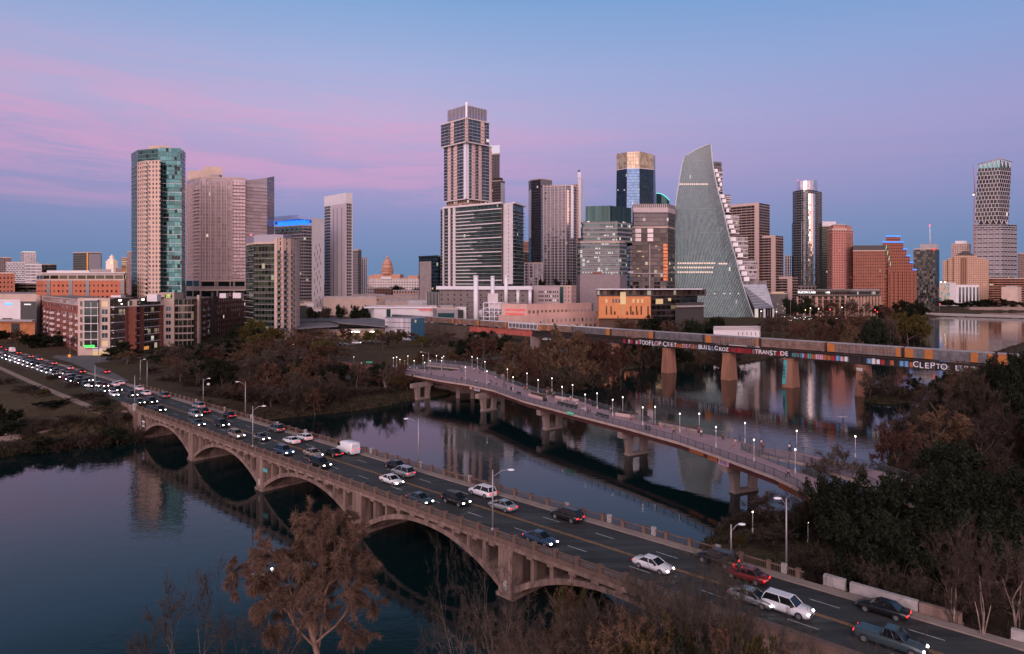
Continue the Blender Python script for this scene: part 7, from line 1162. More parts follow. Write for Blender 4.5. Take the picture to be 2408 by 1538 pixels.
for x, yb, yt, p, arm, lb in ((1158.5, 1237, 1105, -.25, 2.4, 'biggest lamp post on the near parapet of the bridge, arm to the right'), (594.5, 1045, 955, -.25, 2.2, 'tall lamp post on the near parapet left of the third pier'), (317, 948, 883, -.25, 0, 'plain pole on the near parapet at the start of the arch bridge'), (223.5, 918, 858, -.25, 0, 'plain pole at the left end of the near parapet'),
                               (984, 1092, 985, 14.4, -2.2, 'lamp post on the far parapet in front of the lake, arm to the left'), (577, 979, 898, 14.4, -2.0, 'lamp post on the far parapet against the oak trees'), (478, 945, 890, 14.4, 1.6, 'lamp post on the far parapet against the darkest oaks'), (346, 908, 850, 14.4, 0, 'thin pole at the start of the far fence'), (1849, 1322, 1172, 15.2, -1.0, 'tall lamp post by the white barrier at the far sidewalk'), (1719, 1306, 1233, 14.4, 1.3, 'short lamp post by the yellow shrubs with its arm to the right')):
    # stand it where its foot shows on that side of the bridge
    k = (x-CX)/F; t = (k*(BA.y+BN.y*p)-(BA.x+BN.x*p))/(BD.x-k*BD.y); q = RP(t, p, 7.9 if p < 0 else 7.4); street_lamp(lb, q.x, q.y, q.z, yt, arm, 0)
for x, yb, yt, zb_, arm, lb in ((165, 830, 745, 7, 0, 'tall wooden pole in front of the brick wing of the apartments'), (232, 848, 760, 7, 0, 'tall wooden pole before the tan corner tower'), (330, 892, 845, 7, 1.5, 'lamp post on the slope behind the far fence'), (1008, 862, 828, 7, -3, 'lamp post on the lawn left of the pink circle plaza'), (648, 810, 765, 7, 0, 'lamp post among the uplit trees'), (120, 810, 780, 7, -4, 'lamp post among dark trees left of the apartments'), (1859, 752, 690, 7, 0, 'tall grey pole right of the sail tower'), (2074, 735, 668, 8, 0, 'tall grey pole in front of the blue stepped tower')):
    q = W(x, yb, zb_); q.z = gz(q.x, q.y); street_lamp(lb, q.x, q.y, q.z, yt, arm, 0)
SGR = mat('white sign plate', (.7, .7, .7), .6); SBK = mat('sign black', (.02, .02, .02), .6)
def sign(label, q, h, w_, hh, m, txt=None, face=(.7, -.7)):
    r = thing('road_sign', label, 'sign', tuple(q)); mb = MB(); mb.tube([q, q+Vector((0, 0, h))], .05, 5); mb.build('post', POLE, r); a = q.xy+Vector((-w_/2, -.07)); b_ = q.xy+Vector((w_/2, -.07)); mb = MB(); mb.ebox(a, b_, 0, w_, q.z+h-hh, q.z+h, 0, .05); mb.build('plate', m, r)
    if txt: lettering(txt, hh*.5, a, b_, w_/2, q.z+h-hh/2, SBK, r, d=.07)
for x, y, h, w_, hh, m, tx, lb in ((266, 842, 4.5, 1.5, 1.5, SGR, '2', 'square white sign on the kerb in front of the tan corner tower'), (366, 850, 4, 1.6, 1.6, SGR, '2', 'square white sign beside the wooden pole at the slip road'), (163.5, 852, 3.5, 1.2, 1.2, mat('orange sign', (.6, .2, .02), .5, emis=(1, .35, .05), estr=.3), None, 'orange diamond work sign in front of the brick wing'), (490, 900, 2.2, 1.0, .7, SGR, None, 'small white sign on the grass by the slip road mouth'), (208, 914, 1.6, 1, .9, SGR, None, 'small white sign by the end post of the near parapet')):
    q = W(x, y, 7); q.z = gz(q.x, q.y); sign(lb, q, h, w_, hh, m, tx)
q = W(2180, 1424, 7); q.z = gz(q.x, q.y); sign('thin white sign at the sidewalk by the bare white trunks', q, 3.0, .45, .75, SGR)
q = W(1040, 905, 3); sign('green hanging street sign with traffic light by the ramp wall', W(868, 878, 3), 5, 2.6, .6, mat('green sign', (.015, .30, .16), .5), None)
r = thing('handrail', 'bent tubular white rail by the rounded barrier end', 'rail', RP(189, 14.6, 7.2)); mb = MB(); a, b_ = RP(188.3, 14.7, 7), RP(191.5, 14.9, 7); mb.tube([a, a+Vector((0, 0, 1.1)), b_+Vector((0, 0, 1.1)), b_], .045, 6); mb.build('rail_tube', WHB, r)

# lamps on the footbridge and plaza
def blamp_proto():
    r = thing('bridge_lamp', 'x', 'lamp', (0, 0, 0)); mb = MB(); mb.tube([(0, 0, 0), (0, 0, 4.0)], [.09, .055], 6); mb.lathe((0, 0, 0), [(.2, 0), (.2, .12), (.13, .9), (.08, 1.0)], 8); mb.build('pole', mat('pale lamp pole', (.45, .42, .43), .5, .3), r); mb = MB(); mb.lathe((0, 0, 4.0), [(.05, 0), (.1, .05), (.14, .17), (.1, .28), (.03, .33)], 10); mb.build('lamp_globe', LAMP, r); return r
BL = blamp_proto()
far_px = [(2088, 300, 'p1'), (2168, 330, 'p1'), (2282, 390, 'p1')]
lampsN = [(1445, 1000)]
P1 = lambda x, y: (783.8+x/6.4, 815.2+y/6.4); P2 = lambda x, y: (1097.4+x/6.4, 877.9+y/6.4); P3 = lambda x, y: (1442.3+x/6.4, 940.6+y/6.4); P4 = lambda x, y: (1693.1+x/6.1316, 972+y/6.1316)
k = 0
far_l = [P1(2088, 310), P1(2168, 335), P1(2282, 395), P2(614, 125), P2(908, 195), P2(1283, 280), P2(1594, 395), P2(1963, 540), P2(2349, 605), P3(628, 370), P3(1293, 490), P4(360, 430), P4(1107, 560), P4(1952, 650)]
near_l = [P2(698, 260), P2(1075, 310), P2(1437, 425), P2(1783, 560), P2(2197, 650), P3(443, 380), P3(1000, 490), P3(1545, 720), P3(2117, 940), P4(1085, 870), P1(1988, 490), P1(2312, 560)]
for lst, nm in ((far_l, 'far railing'), (near_l, 'near side')):
    for i, q in enumerate(sorted(lst)):
        dup(BL, W(*q, PZ), 0, None, f'glowing post lamp on the footbridge, {words_[i]} along the {nm} from the plaza', 'footbridge lamps')
plz = [P1(1122, 270), P1(1350, 260), P1(1553, 265), P1(1660, 275), P1(953, 290), P1(1075, 350), P1(1375, 380), P1(1216, 350), P1(1458, 350), P1(1636, 300), P1(905, 300), P1(1003, 330), P1(1629, 350)]
for i, q in enumerate(sorted(plz)): qq = W(*q, 7.2); dup(BL, (qq.x, qq.y, max(gz(qq.x, qq.y), 7.0)), 0, (1, 1, .9), f'glowing post lamp on the circular plaza, {words_[i]} from left', 'plaza lamps')
for i, (x, y) in enumerate(((780, 838), (796, 840), (832, 848), (850, 850), (862, 852), (880, 854), (900, 856), (925, 860), (945, 862), (745, 832), (690, 826), (560, 772), (575, 790), (1770, 1180), (2165, 1085), (1975, 1160), (1900, 1215), (2300, 1225))):
    q = W(x, y, 7); q.z = gz(q.x, q.y); dup(BL, q, 0, (.9, .9, .75), f'low path lamp in the park, {words_[i]} of the row seen from the ramp wall', 'path lamps')
for o in [BL]:
    for c in o_children(o): bpy.data.objects.remove(c)
    bpy.data.objects.remove(o)
KIDS.clear()
# glints: lit lamp dots far away belong to real lamps
DL = None
for i, (x, y, Yd, m_) in enumerate(((1906, 726, 640, LAMP), (1925, 727, 640, LAMP), (1952, 729, 645, REDL), (1894, 730, 640, LAMPA), (1980, 724, 660, LAMP), (2050, 722, 700, REDL), (2058, 730, 700, REDL), (2063, 735, 690, REDL), (2030, 722, 690, LAMP), (2120, 720, 720, REDL), (2139, 718, 720, REDL), (2210, 716, 760, REDL), (1790, 733, 620, LAMP), (1826, 734, 620, LAMP))):
    X_ = PX(x, Yd); g_ = gz(X_, Yd); r = thing('signal_lamp', f'{"red" if m_ is REDL else "amber" if m_ is LAMPA else "white"} lamp on a thin post in the street right of the sail tower', 'lamp', (X_, Yd, g_), 'street signals right of the sail tower'); zt = max(g_+3, ZT(y, Yd)); mb = MB(); mb.tube([(X_, Yd, g_), (X_, Yd, zt)], .08, 5); mb.build('post', POLE, r); mb = MB(); mb.lathe((X_, Yd, zt), [(.1, 0), (.35, .2), (.35, .7), (.1, .9)], 8); mb.build('lamp_globe', m_, r)
# ================================================================ PEOPLE ON THE FOOTBRIDGE
def skin(name, joints, edges, m, sub=1):
    me = bpy.data.meshes.new(name); me.from_pydata([j[0] for j in joints], edges, []); o = bpy.data.objects.new(name, me); COL.objects.link(o)
    md = o.modifiers.new('skin', 'SKIN'); md.use_smooth_shade = True; s2 = o.modifiers.new('sub', 'SUBSURF'); s2.levels = sub; s2.render_levels = sub
    for v, j in zip(me.skin_vertices[0].data, joints): v.radius = (j[1], j[2] if len(j) > 2 else j[1])
    me.skin_vertices[0].data[0].use_root = True
    dg = bpy.context.evaluated_depsgraph_get(); m2 = bpy.data.meshes.new_from_object(o.evaluated_get(dg)); COL.objects.unlink(o); bpy.data.objects.remove(o); m2.materials.clear(); m2.materials.append(m); return m2
SKN = mat('skin', (.38, .22, .16), .6); HAIR = mat('dark hair', (.025, .016, .012), .8)
CL = {k: mat(k+' cloth', c, .85) for k, c in (('white', (.65, .64, .66)), ('black', (.02, .02, .022)), ('red', (.42, .03, .045)), ('grey', (.16, .16, .17)), ('yellow', (.45, .26, .06)), ('green', (.08, .16, .10)), ('blue', (.05, .09, .20)), ('pink', (.50, .22, .20)), ('brown', (.16, .09, .07)), ('teal', (.10, .28, .28)))}
def person_proto(pose):
    st = {'walk': .24, 'run': .42, 'stand': .04, 'sit': 0}[pose]; sit = pose == 'sit'; hz = .48 if sit else .95; lean = {'run': .12, 'walk': .03}.get(pose, 0)
    J = [((0, 0, hz), .12, .15), ((lean*.4, 0, hz+.25), .11, .14), ((lean, 0, hz+.48), .10, .17), ((lean+.01, 0, hz+.56), .055), ((lean+.03, 0, hz+.66), .085), ((lean+.03, 0, hz+.76), .07)]; Ed = [(0, 1), (1, 2), (2, 3), (3, 4), (4, 5)]
    for s in (-1, 1):
        f = s*st; i = len(J)
        if sit: J += [((.0, s*.1, hz), .085), ((.42, s*.11, hz), .065), ((.45, s*.11, .08), .04), ((.55, s*.11, .05), .035)]
        else: J += [((0, s*.1, hz-.05), .085), ((f*.6+.03, s*.1, .5), .06), ((f-.04, s*.1, .09), .04), ((f+.10, s*.1, .05), .033)]
        Ed += [(0, i), (i, i+1), (i+1, i+2), (i+2, i+3)]
        a = len(J); g_ = -f*.75; bend = .22 if pose == 'run' else .05
        J += [((lean, s*.2, hz+.45), .05), ((lean+g_*.5, s*.25, hz+.18), .042), ((lean+g_+bend, s*.23, hz-.05+bend), .032), ((lean+g_+bend+.05, s*.22, hz-.12+bend*1.2), .03)]; Ed += [(2, a), (a, a+1), (a+1, a+2), (a+2, a+3)]
    r = thing('person', 'x', 'person', (0, 0, 0))
    def add(nm, me, par=r): o = bpy.data.objects.new(nm, me); COL.objects.link(o); o.parent = par
    add('body', skin('body', J, Ed, SKN))
    up = [0, 1, 2]; sh = [(J[0][0], J[0][1]+.02, J[0][2]+.015), (J[1][0], J[1][1]+.02, J[1][2]+.02), (J[2][0], J[2][1]+.012, J[2][2]+.02)]; se = [(0, 1), (1, 2)]
    for b0 in (10, 18): n = len(sh); sh += [(J[b0][0], .065), (J[b0+1][0], .058)]; se += [(2, n), (n, n+1)]
    add('shirt', skin('shirt', sh, se, CL['white']))
    tr = [(J[0][0], J[0][1]+.012, J[0][2]+.01)]; te = []
    for b0 in (6, 14): n = len(tr); tr += [(J[b0][0], .105), (J[b0+1][0], .078), (J[b0+2][0], .058)]; te += [(0, n), (n, n+1), (n+1, n+2)]
    add('trousers', skin('trousers', tr, te, CL['black']))
    hx, _, hh = J[5][0]; mb = MB(); mb.lathe((hx-.02, 0, hh-.12), [(.10, 0), (.112, .08), (.105, .16), (.06, .215)], 10); mb.build('hair', HAIR, r)
    mb = MB(); mb.lathe((hx+.085, 0, hh-.075), [(.012, -.03), (.02, -.01), (.006, .03)], 6); mb.build('nose', SKN, r)
    return r
PP = {k: person_proto(k) for k in ('walk', 'run', 'stand', 'sit')}
ppl = [(P1, 1155, 360, 'walk', 'white', 'black', 'near the ramp wall'), (P1, 1262, 370, 'walk', 'white', 'grey', 'at the mouth of the left ramp'), (P1, 1478, 445, 'walk', 'black', 'black', 'behind the near railing of the left ramp'), (P1, 1668, 470, 'run', 'grey', 'black', 'by the near railing under the plaza'), (P1, 1412, 385, 'sit', 'black', 'blue', 'low on the left ramp'), (P1, 1835, 265, 'stand', 'white', 'grey', 'farthest back on the right ramp'), (P1, 1905, 320, 'stand', 'black', 'black', 'in the dark pair on the right ramp'), (P1, 1938, 360, 'run', 'pink', 'grey', 'right of the dark pair on the right ramp'), (P1, 1990, 420, 'walk', 'white', 'pink', 'in the middle of the deck behind a lamp'), (P1, 2122, 380, 'walk', 'white', 'blue', 'by the far railing between two lamps'), (P1, 2105, 395, 'stand', 'pink', 'grey', 'next to the white shirt at the far railing'), (P1, 2205, 415, 'walk', 'black', 'black', 'left of the third far lamp'), (P1, 1933, 515, 'stand', 'black', 'black', 'leaning at the near railing left of the graffiti'), (P1, 2037, 530, 'sit', 'black', 'grey', 'crouched at the near railing above the graffiti'), (P1, 2155, 545, 'sit', 'white', 'black', 'crouched at the near railing'), (P1, 2345, 590, 'run', 'white', 'black', 'running left of the first low lamp'),
       (P2, 340, 185, 'run', 'black', 'black', 'running past the first low lamp'), (P2, 365, 150, 'run', 'grey', 'black', 'running close behind another'), (P2, 447, 185, 'walk', 'pink', 'black', 'alone in the middle of the deck'), (P2, 440, 110, 'walk', 'white', 'brown', 'by the far railing left of the fourth lamp'), (P2, 562, 185, 'walk', 'black', 'black', 'by the far railing right of the fourth lamp'), (P2, 543, 225, 'sit', 'black', 'blue', 'sitting near the first bench'), (P2, 588, 225, 'walk', 'brown', 'black', 'standing beside the sitting figure'), (P2, 872, 270, 'walk', 'red', 'black', 'left of the round planter in bright red'), (P2, 915, 275, 'walk', 'yellow', 'black', 'walking just right of the bright red top'), (P2, 1022, 330, 'sit', 'white', 'blue', 'sitting on the planter rim'), (P2, 1203, 420, 'stand', 'grey', 'black', 'beside the dark bins right of the planter'), (P2, 1203, 335, 'walk', 'yellow', 'brown', 'right of the planter near the far side'), (P2, 1290, 375, 'walk', 'black', 'black', 'left one of a dark pair by the far railing'), (P2, 1325, 365, 'walk', 'green', 'black', 'right one of a dark pair by the far railing'), (P2, 1345, 475, 'run', 'pink', 'grey', 'left end of the row of seats'), (P2, 1510, 430, 'sit', 'pink', 'brown', 'sitting on the low wall by the far railing'), (P2, 1562, 425, 'stand', 'white', 'brown', 'in white by the low far wall'), (P2, 1582, 495, 'stand', 'teal', 'grey', 'behind the row of dark seats'), (P2, 1662, 520, 'stand', 'white', 'black', 'right end of the dark seats'), (P2, 1740, 555, 'sit', 'pink', 'white', 'sitting at the right end of the seats'), (P2, 1828, 620, 'walk', 'black', 'black', 'left of the dark pair above the green sign'), (P2, 1860, 630, 'walk', 'black', 'brown', 'right of the dark pair above the green sign'), (P2, 1850, 470, 'stand', 'red', 'black', 'dark red coat at the far railing'), (P2, 2168, 605, 'walk', 'pink', 'black', 'left of the lamp before the long planter wall'),
       (P3, 268, 330, 'walk', 'pink', 'brown', 'below the long planter wall'), (P3, 340, 260, 'stand', 'black', 'black', 'left one of the couple by the planter end'), (P3, 362, 260, 'stand', 'grey', 'black', 'right one of the couple by the planter end'), (P3, 560, 320, 'sit', 'brown', 'blue', 'sitting on the bench by the far railing'), (P3, 710, 440, 'run', 'pink', 'pink', 'blurred in rose at the second planter wall'), (P3, 912, 520, 'run', 'yellow', 'black', 'in an orange top in mid deck'), (P3, 1143, 555, 'walk', 'green', 'grey', 'at mid deck'), (P3, 1292, 510, 'stand', 'red', 'black', 'at the end of the planter wall'), (P3, 1326, 562, 'walk', 'white', 'black', 'just right of the red jacket'), (P3, 1547, 555, 'run', 'white', 'black', 'behind the near lamp in a pale vest'), (P3, 1645, 600, 'sit', 'black', 'black', 'sitting on a blanket on the deck'), (P3, 1828, 700, 'run', 'white', 'pink', 'before the fork'), (P3, 2232, 715, 'stand', 'white', 'red', 'at the fork of the two ramps'), (P4, 620, 545, 'walk', 'black', 'black', 'in black pushing along the right ramp'), (P4, 1005, 560, 'walk', 'white', 'black', 'in white on the right ramp'), (P4, 1018, 545, 'stand', 'blue', 'black', 'behind the white top on the right ramp'), (P4, 985, 930, 'run', 'pink', 'black', 'on the ramp by the bare tree')]
rp_ = random.Random(8)
for f, x, y, pose, s, t, lb in ppl:
    q = W(*f(x, y), PZ); cw = {'walk': 'walking', 'run': 'jogging', 'stand': 'standing', 'sit': 'seated'}[pose]; dup(PP[pose], (q.x, q.y, PZ+.004), rp_.choice((-1.05, 2.09, -1.2, 2.0)) if pose != 'sit' else rp_.uniform(-2, 1), 1.0 if pose != 'run' else .98, f'{cw} person, {s} top, {t} trousers, {lb}', 'people on the footbridge', {'shirt': CL[s], 'trousers': CL[t]})
# paddler on the lake
def board(q, label, nm, seat=False):
    r = thing(nm, label, 'boat' if seat else 'paddleboard', tuple(q)); mb = MB(); secs = [[(x, -w_, .12), (x, -w_*.6, .0), (x, w_*.6, .0), (x, w_, .12), (x, w_*.5, .17), (x, -w_*.5, .17)] for x, w_ in ((-1.6, .08), (-1.2, .28), (-.4, .4), (.5, .4), (1.3, .24), (1.7, .05))]; secs = [[(q.x+a, q.y+b_, q.z+c_) for a, b_, c_ in s] for s in secs]; mb.loft(secs); mb.build('hull', mat('pale board', (.6, .58, .6), .4), r)
    if seat: mb = MB(); mb.lathe((q.x+1.2, q.y, q.z+.17), [(.05, 0), (.05, .5), (.16, .55), (.16, .75), (.05, .8)], 8); mb.build('bow_lamp', LAMP, r)
q = W(1982, 981, 0); board(q, 'white paddleboard on the lake in front of the island trees', 'paddleboard'); dup(PP['stand'], (q.x, q.y, .18), -1, 1, 'person in grey standing on the white paddleboard by the island', 'people on the lake', {'shirt': CL['grey'], 'trousers': CL['grey']})
q = W(619, 1352, 0); board(q, 'small boat with a bright lamp left of the large rust tree', 'boat', True); dup(PP['sit'], (q.x-.2, q.y, -.12), .3, 1, 'dark dressed person seated in the lamp lit boat', 'people on the lake', {'shirt': CL['black'], 'trousers': CL['black']})
for o in PP.values():
    for c in o_children(o): bpy.data.objects.remove(c)
    bpy.data.objects.remove(o)
KIDS.clear()
# planters, benches and bins on the footbridge
LEAF = mat('planter shrubs', (.085, .055, .035), .9, rnd_obj=.2)
def tuft(mb, c, rx, ry, h, n, rg, s=.35):
    for _ in range(n):
        a, b_ = rg.uniform(-1, 1), rg.uniform(-1, 1); p0 = Vector((c[0]+a*rx, c[1]+b_*ry, c[2])); d = Vector((rg.uniform(-.4, .4), rg.uniform(-.4, .4), 1))*h*rg.uniform(.5, 1); w_ = Vector((rg.uniform(-1, 1), rg.uniform(-1, 1), .2)).normalized()*s*.2; mb.face([p0-w_, p0+w_, p0+d])
rg = random.Random(21)
for i, (pts, wd, lb) in enumerate((([P2(925, 340), P2(1145, 400)], 1.8, 'rounded planter with brown shrubs in mid footbridge'), ([P3(30, 235), P3(320, 275)], 1.6, 'long pale planter wall with reddish shrubs on the footbridge'), ([P3(680, 380), P3(1275, 500)], 1.5, 'longest planter wall on the footbridge, ending by the red jacket'), ([P2(1330, 375), P2(1670, 430)], .7, 'low pale seat wall along the far railing'))):
    a, b_ = W(*pts[0], PZ).xy, W(*pts[1], PZ).xy; c = (a+b_)/2; r = thing('planter', lb, 'planter', (c.x, c.y, PZ)); mb = MB(); L = (b_-a).length; mb.ebox(a, b_, 0, L, PZ+.003, PZ+.75, -.22, 0); mb.ebox(a, b_, 0, .22, PZ+.003, PZ+.75, -wd, -.221); mb.ebox(a, b_, L-.22, L, PZ+.003, PZ+.75, -wd, -.221); mb.ebox(a, b_, .221, L-.221, PZ+.003, PZ+.6, -wd, -.221); mb.build('planter_wall', mat('pale rose planter', (.50, .37, .35), .85), r)
    if i < 3:
        mb = MB(); t = (b_-a).normalized(); n_ = Vector((-t.y, t.x))
        for k in range(int(L/.5)): cc = a+t*(.5+k*.5)+n_*wd*.55; tuft(mb, (cc.x, cc.y, PZ+.58), .4, .4, 1.0, 26, rg)
        mb.build('shrubs', LEAF, r)
BN_ = mat('dark bench steel', (.03, .04, .04), .6)
for i, (f, x, y) in enumerate(((P2, 775, 325), (P2, 1400, 480), (P2, 1470, 495), (P2, 1540, 515), (P2, 1610, 530), (P2, 1990, 650), (P2, 2085, 680), (P2, 1930, 505), (P2, 2040, 540), (P3, 490, 300), (P3, 690, 340))):
    q = W(*f(x, y), PZ); r = thing('bench', f'dark steel bench on the footbridge, {words_[i]} counted from the plaza end', 'bench', tuple(q), 'footbridge benches'); d = Vector((.55, -.83)); n_ = Vector((.83, .55))
    def bx_(mb, u0, u1, v0, v1, z0, z1): o = q.xy+d*u0+n_*v0; mb.obox((o.x, o.y, q.z+z0), (d.x*(u1-u0), d.y*(u1-u0), 0), (n_.x*(v1-v0), n_.y*(v1-v0), 0), (0, 0, z1-z0))
    mb = MB(); bx_(mb, -1.1, 1.1, -.25, .25, .42, .48); mb.build('seat', BN_, r); mb = MB(); bx_(mb, -1.1, 1.1, .22, .28, .5, .95); mb.build('backrest', BN_, r)
    for u in (-1, .9): mb = MB(); bx_(mb, u, u+.08, -.22, .26, .004, .42); mb.build('leg', BN_, r)
for i, (f, x, y) in enumerate(((P2, 1160, 415), (P2, 1190, 420), (P2, 670, 255), (P3, 490, 450), (P3, 540, 462))):
    q = W(*f(x, y), PZ); r = thing('litter_bin', f'dark slatted litter bin on the footbridge, {words_[i]} from left', 'bin', tuple(q), 'footbridge bins'); mb = MB(); mb.lathe((q.x, q.y, PZ+.004), [(.28, 0), (.33, .9), (.33, .95)], 12); mb.build('barrel', BN_, r); mb = MB(); mb.lathe((q.x, q.y, PZ+.955), [(.35, 0), (.2, .12), (.1, .14)], 12); mb.build('lid', BN_, r)
# ================================================================ TREES
def tmat(name, col, rv=.25): return mat(name, col, .95, noise=(.9, .5), rnd_obj=rv, spec=.1)
BARK = tmat('grey brown bark', (.13, .10, .085)); BARKP = tmat('pale bark', (.27, .20, .17)); TWIG = tmat('bare twigs', (.085, .062, .050)); RUST = tmat('rust cypress needles', (.105, .058, .040)); OAK = tmat('evergreen oak leaves', (.019, .0225, .0135)); OLV = tmat('olive autumn leaves', (.075, .058, .02)); BUSH = tmat('brown brush', (.056, .041, .032)); GOLD = tmat('yellow autumn leaves', (.22, .12, .03))
def rv(g, s=1): return Vector((g.uniform(-s, s), g.uniform(-s, s), g.uniform(-s, s)))
def sliver(mb, p, d, w_, g):
    s = d.cross(rv(g)); s = s.normalized()*w_ if s.length > 1e-6 else Vector((w_, 0, 0)); i = len(mb.v); mb.v += [tuple(p-s), tuple(p+s), tuple(p+d)]; mb.f.append((i, i+1, i+2)); mb.m.append(0); mb.sm.append(False); mb.uv += [(0, 0)]*3
def leafq(mb, p, s, g):
    a = rv(g).normalized()*s; b_ = a.cross(rv(g)); b_ = b_.normalized()*s*.6 if b_.length > 1e-6 else Vector((s, 0, 0)); i = len(mb.v); mb.v += [tuple(p-a), tuple(p+b_), tuple(p+a), tuple(p-b_)]; mb.f.append((i, i+1, i+2, i+3)); mb.m.append(0); mb.sm.append(False); mb.uv += [(0, 0)]*4
def grow(tk, cr, p, d, L, r, dep, g, o):
    """one limb and what branches from it; thick wood goes to the trunk mesh, fine wood and leaves to the crown mesh"""
    n = 4 if dep < 2 else 3; pts = [p]; q = p.copy(); dd = d.copy(); rad = [r]
    for k in range(n):
        dd = (dd+rv(g, o['wob'])+Vector((0, 0, o['up'] if dep < 3 else o['tip']))).normalized(); q = q+dd*L/n; pts.append(q.copy()); rad.append(r*(1-(.45 if dep < 2 else .6)*(k+1)/n))
    (tk if dep <= o['tkd'] else cr).tube(pts, rad, 6 if dep == 0 else 5 if dep < 3 else 3, cap=False)
    if dep >= o['dep']-1:
        for _ in range(o['tw']):
            k = g.uniform(.15, 1)*(n-.01); i = int(k); b_ = pts[i].lerp(pts[i+1], k-i); v = (dd*.7+rv(g)*o['spread']+Vector((0, 0, o['tip']*2))).normalized()
            if o['leaf'] == 0: sliver(cr, b_, v*o['tl']*g.uniform(.5, 1.2), o['tww'], g)
            else:
                sliver(cr, b_, v*o['tl'], .02, g)
                for _ in range(o['leaf']): leafq(cr, b_+v*o['tl']*g.uniform(.2, 1)+rv(g, o['lj']), o['ls']*g.uniform(.6, 1.3), g)
    if dep < o['dep']:
        nb = o['nb'][min(dep, len(o['nb'])-1)]
        for k in range(nb):
            f = 1-.75*o['low']*g.random() if k else 1.0
            if dep == 0: f = o['fork']+(1-o['fork'])*(k/max(1, nb-1))
            i = min(int(f*n), n-1); b_ = pts[i].lerp(pts[i+1], f*n-i); az = g.uniform(0, 6.283) if dep else 6.283*k*.382+g.uniform(-.4, .4); t = dd if dep else d
            s1 = t.cross(Vector((0, 0, 1)) if abs(t.z) < .95 else Vector((1, 0, 0))).normalized(); s2 = t.cross(s1); ang = g.uniform(*o['ang']) if dep else g.uniform(*o['ang0'])
            nd = (t*math.cos(ang)+(s1*math.cos(az)+s2*math.sin(az))*math.sin(ang)).normalized(); grow(tk, cr, b_, nd, L*g.uniform(*o['len']) if dep else o['limb']*g.uniform(.75, 1.1)*(1.15-.45*f if o.get('cone') else 1), rad[min(i+1, n)]*g.uniform(.5, .72), dep+1, g, o)
BASE = dict(wob=.18, up=.06, tip=.02, tkd=1, dep=4, tw=16, spread=.75, tl=.9, tww=.035, leaf=0, lj=.25, ls=.16, nb=(5, 4, 3, 3), low=.75, fork=.4, ang=(.4, .9), ang0=(.35, .9), len=(.55, .8), limb=3.6)
KINDS = {'bare': dict(BASE, tw=22, tl=.8, tww=.034), 'rust': dict(BASE, tw=34, tl=.55, tww=.085, tip=-.08, spread=1.0, limb=3.3, low=.9), 'cone': dict(BASE, nb=(13, 4, 3), dep=3, fork=.22, cone=1, ang0=(.85, 1.25), limb=3.4, tw=64, tl=.6, tww=.085, tip=-.1, spread=1.0, low=.9), 'oak': dict(BASE, nb=(6, 4, 3, 3), fork=.3, limb=3.5, tw=9, tl=.5, leaf=5, ls=.27, lj=.45, ang0=(.4, 1.25), spread=1.0, low=.85), 'olive': dict(BASE, nb=(6, 4, 3, 3), fork=.3, limb=3.4, tw=8, tl=.5, leaf=5, ls=.2, lj=.4, ang0=(.4, 1.2), tip=-.06, low=.85),
         'bush': dict(BASE, nb=(11, 4, 4), dep=3, fork=.05, limb=4.2, ang0=(.4, 1.3), tw=42, tl=.8, tww=.06, low=.95), 'pale': dict(BASE, tw=26, tl=.6, tww=.013, nb=(4, 4, 3, 3), limb=4.0, ang0=(.25, .6), fork=.25)}
KINDS.update(thicket=dict(KINDS['bare'], dep=5, nb=(5, 4, 3, 3, 2), tw=22, tl=.55, tww=.011, up=.03), browse=dict(KINDS['rust'], dep=5, nb=(5, 4, 3, 3, 2), tw=24, tl=.4, tww=.02))
TM = {'thicket': (BARK, TWIG), 'browse': (BARK, RUST), 'bare': (BARK, TWIG), 'rust': (BARK, RUST), 'cone': (BARK, RUST), 'oak': (BARK, OAK), 'olive': (BARK, OLV), 'bush': (BARK, BUSH), 'pale': (BARKP, TWIG)}
PT = {}
def proto(kind, v):
    if (kind, v) in PT: return PT[kind, v]
    global ORG; ORG = Vector((0, 0, 0)); g = random.Random(hash_(kind)*31+v*7+5); tk, cr = MB(), MB(); o = KINDS[kind]; hl = {'bare': 5.0, 'thicket': 3.4, 'cone': 9.0, 'bush': 1.2, 'oak': 4.0, 'pale': 4.5}.get(kind, 5.0)
    grow(tk, cr, Vector((0, 0, -.4)), Vector((0, 0, 1)), hl, .26 if kind != 'bush' else .15, 0, g, o); a = np.array(cr.v); zmax = np.percentile(a[:, 2], 99.5); rx = np.percentile(np.hypot(a[:, 0], a[:, 1]), 97)
    tkm, crm = TM[kind]; PT[kind, v] = (tk.mesh('trunk', tkm), cr.mesh('crown', crm), zmax, rx); return PT[kind, v]
def hash_(s): return sum(ord(c)*(i+1) for i, c in enumerate(s))
TN_ = {'thicket': 'bare_tree', 'browse': 'rust_tree', 'bare': 'bare_tree', 'rust': 'rust_tree', 'cone': 'cypress_tree', 'oak': 'oak_tree', 'olive': 'autumn_tree', 'bush': 'brush_thicket', 'pale': 'pale_trunk_tree'}
def tree(kind, v, x, Y_, ytop, wpx, label, group=None, zg=None, cat='tree'):
    """a tree whose crown is wpx wide and reaches row ytop in the view, standing Y_ away"""
    X_ = PX(x, Y_); g_ = (gz(X_, Y_) if zg is None else zg); H = max(2, ZT(ytop, Y_)-g_); R = max(1.0, wpx*Y_/F/2); tk, cr, zm, rx = proto(kind, v); r = bpy.data.objects.new(TN_[kind], None); COL.objects.link(r); r.location = (X_, Y_, g_); r.rotation_euler = (0, 0, rnd.uniform(0, 6.28)); r.scale = (R/rx, R/rx, H/zm); tag(r, label, cat if kind != 'bush' else 'shrub', group)
    for nm, me in (('trunk', tk), ('crown', cr)): o = bpy.data.objects.new(nm, me); COL.objects.link(o); o.parent = r
    return r
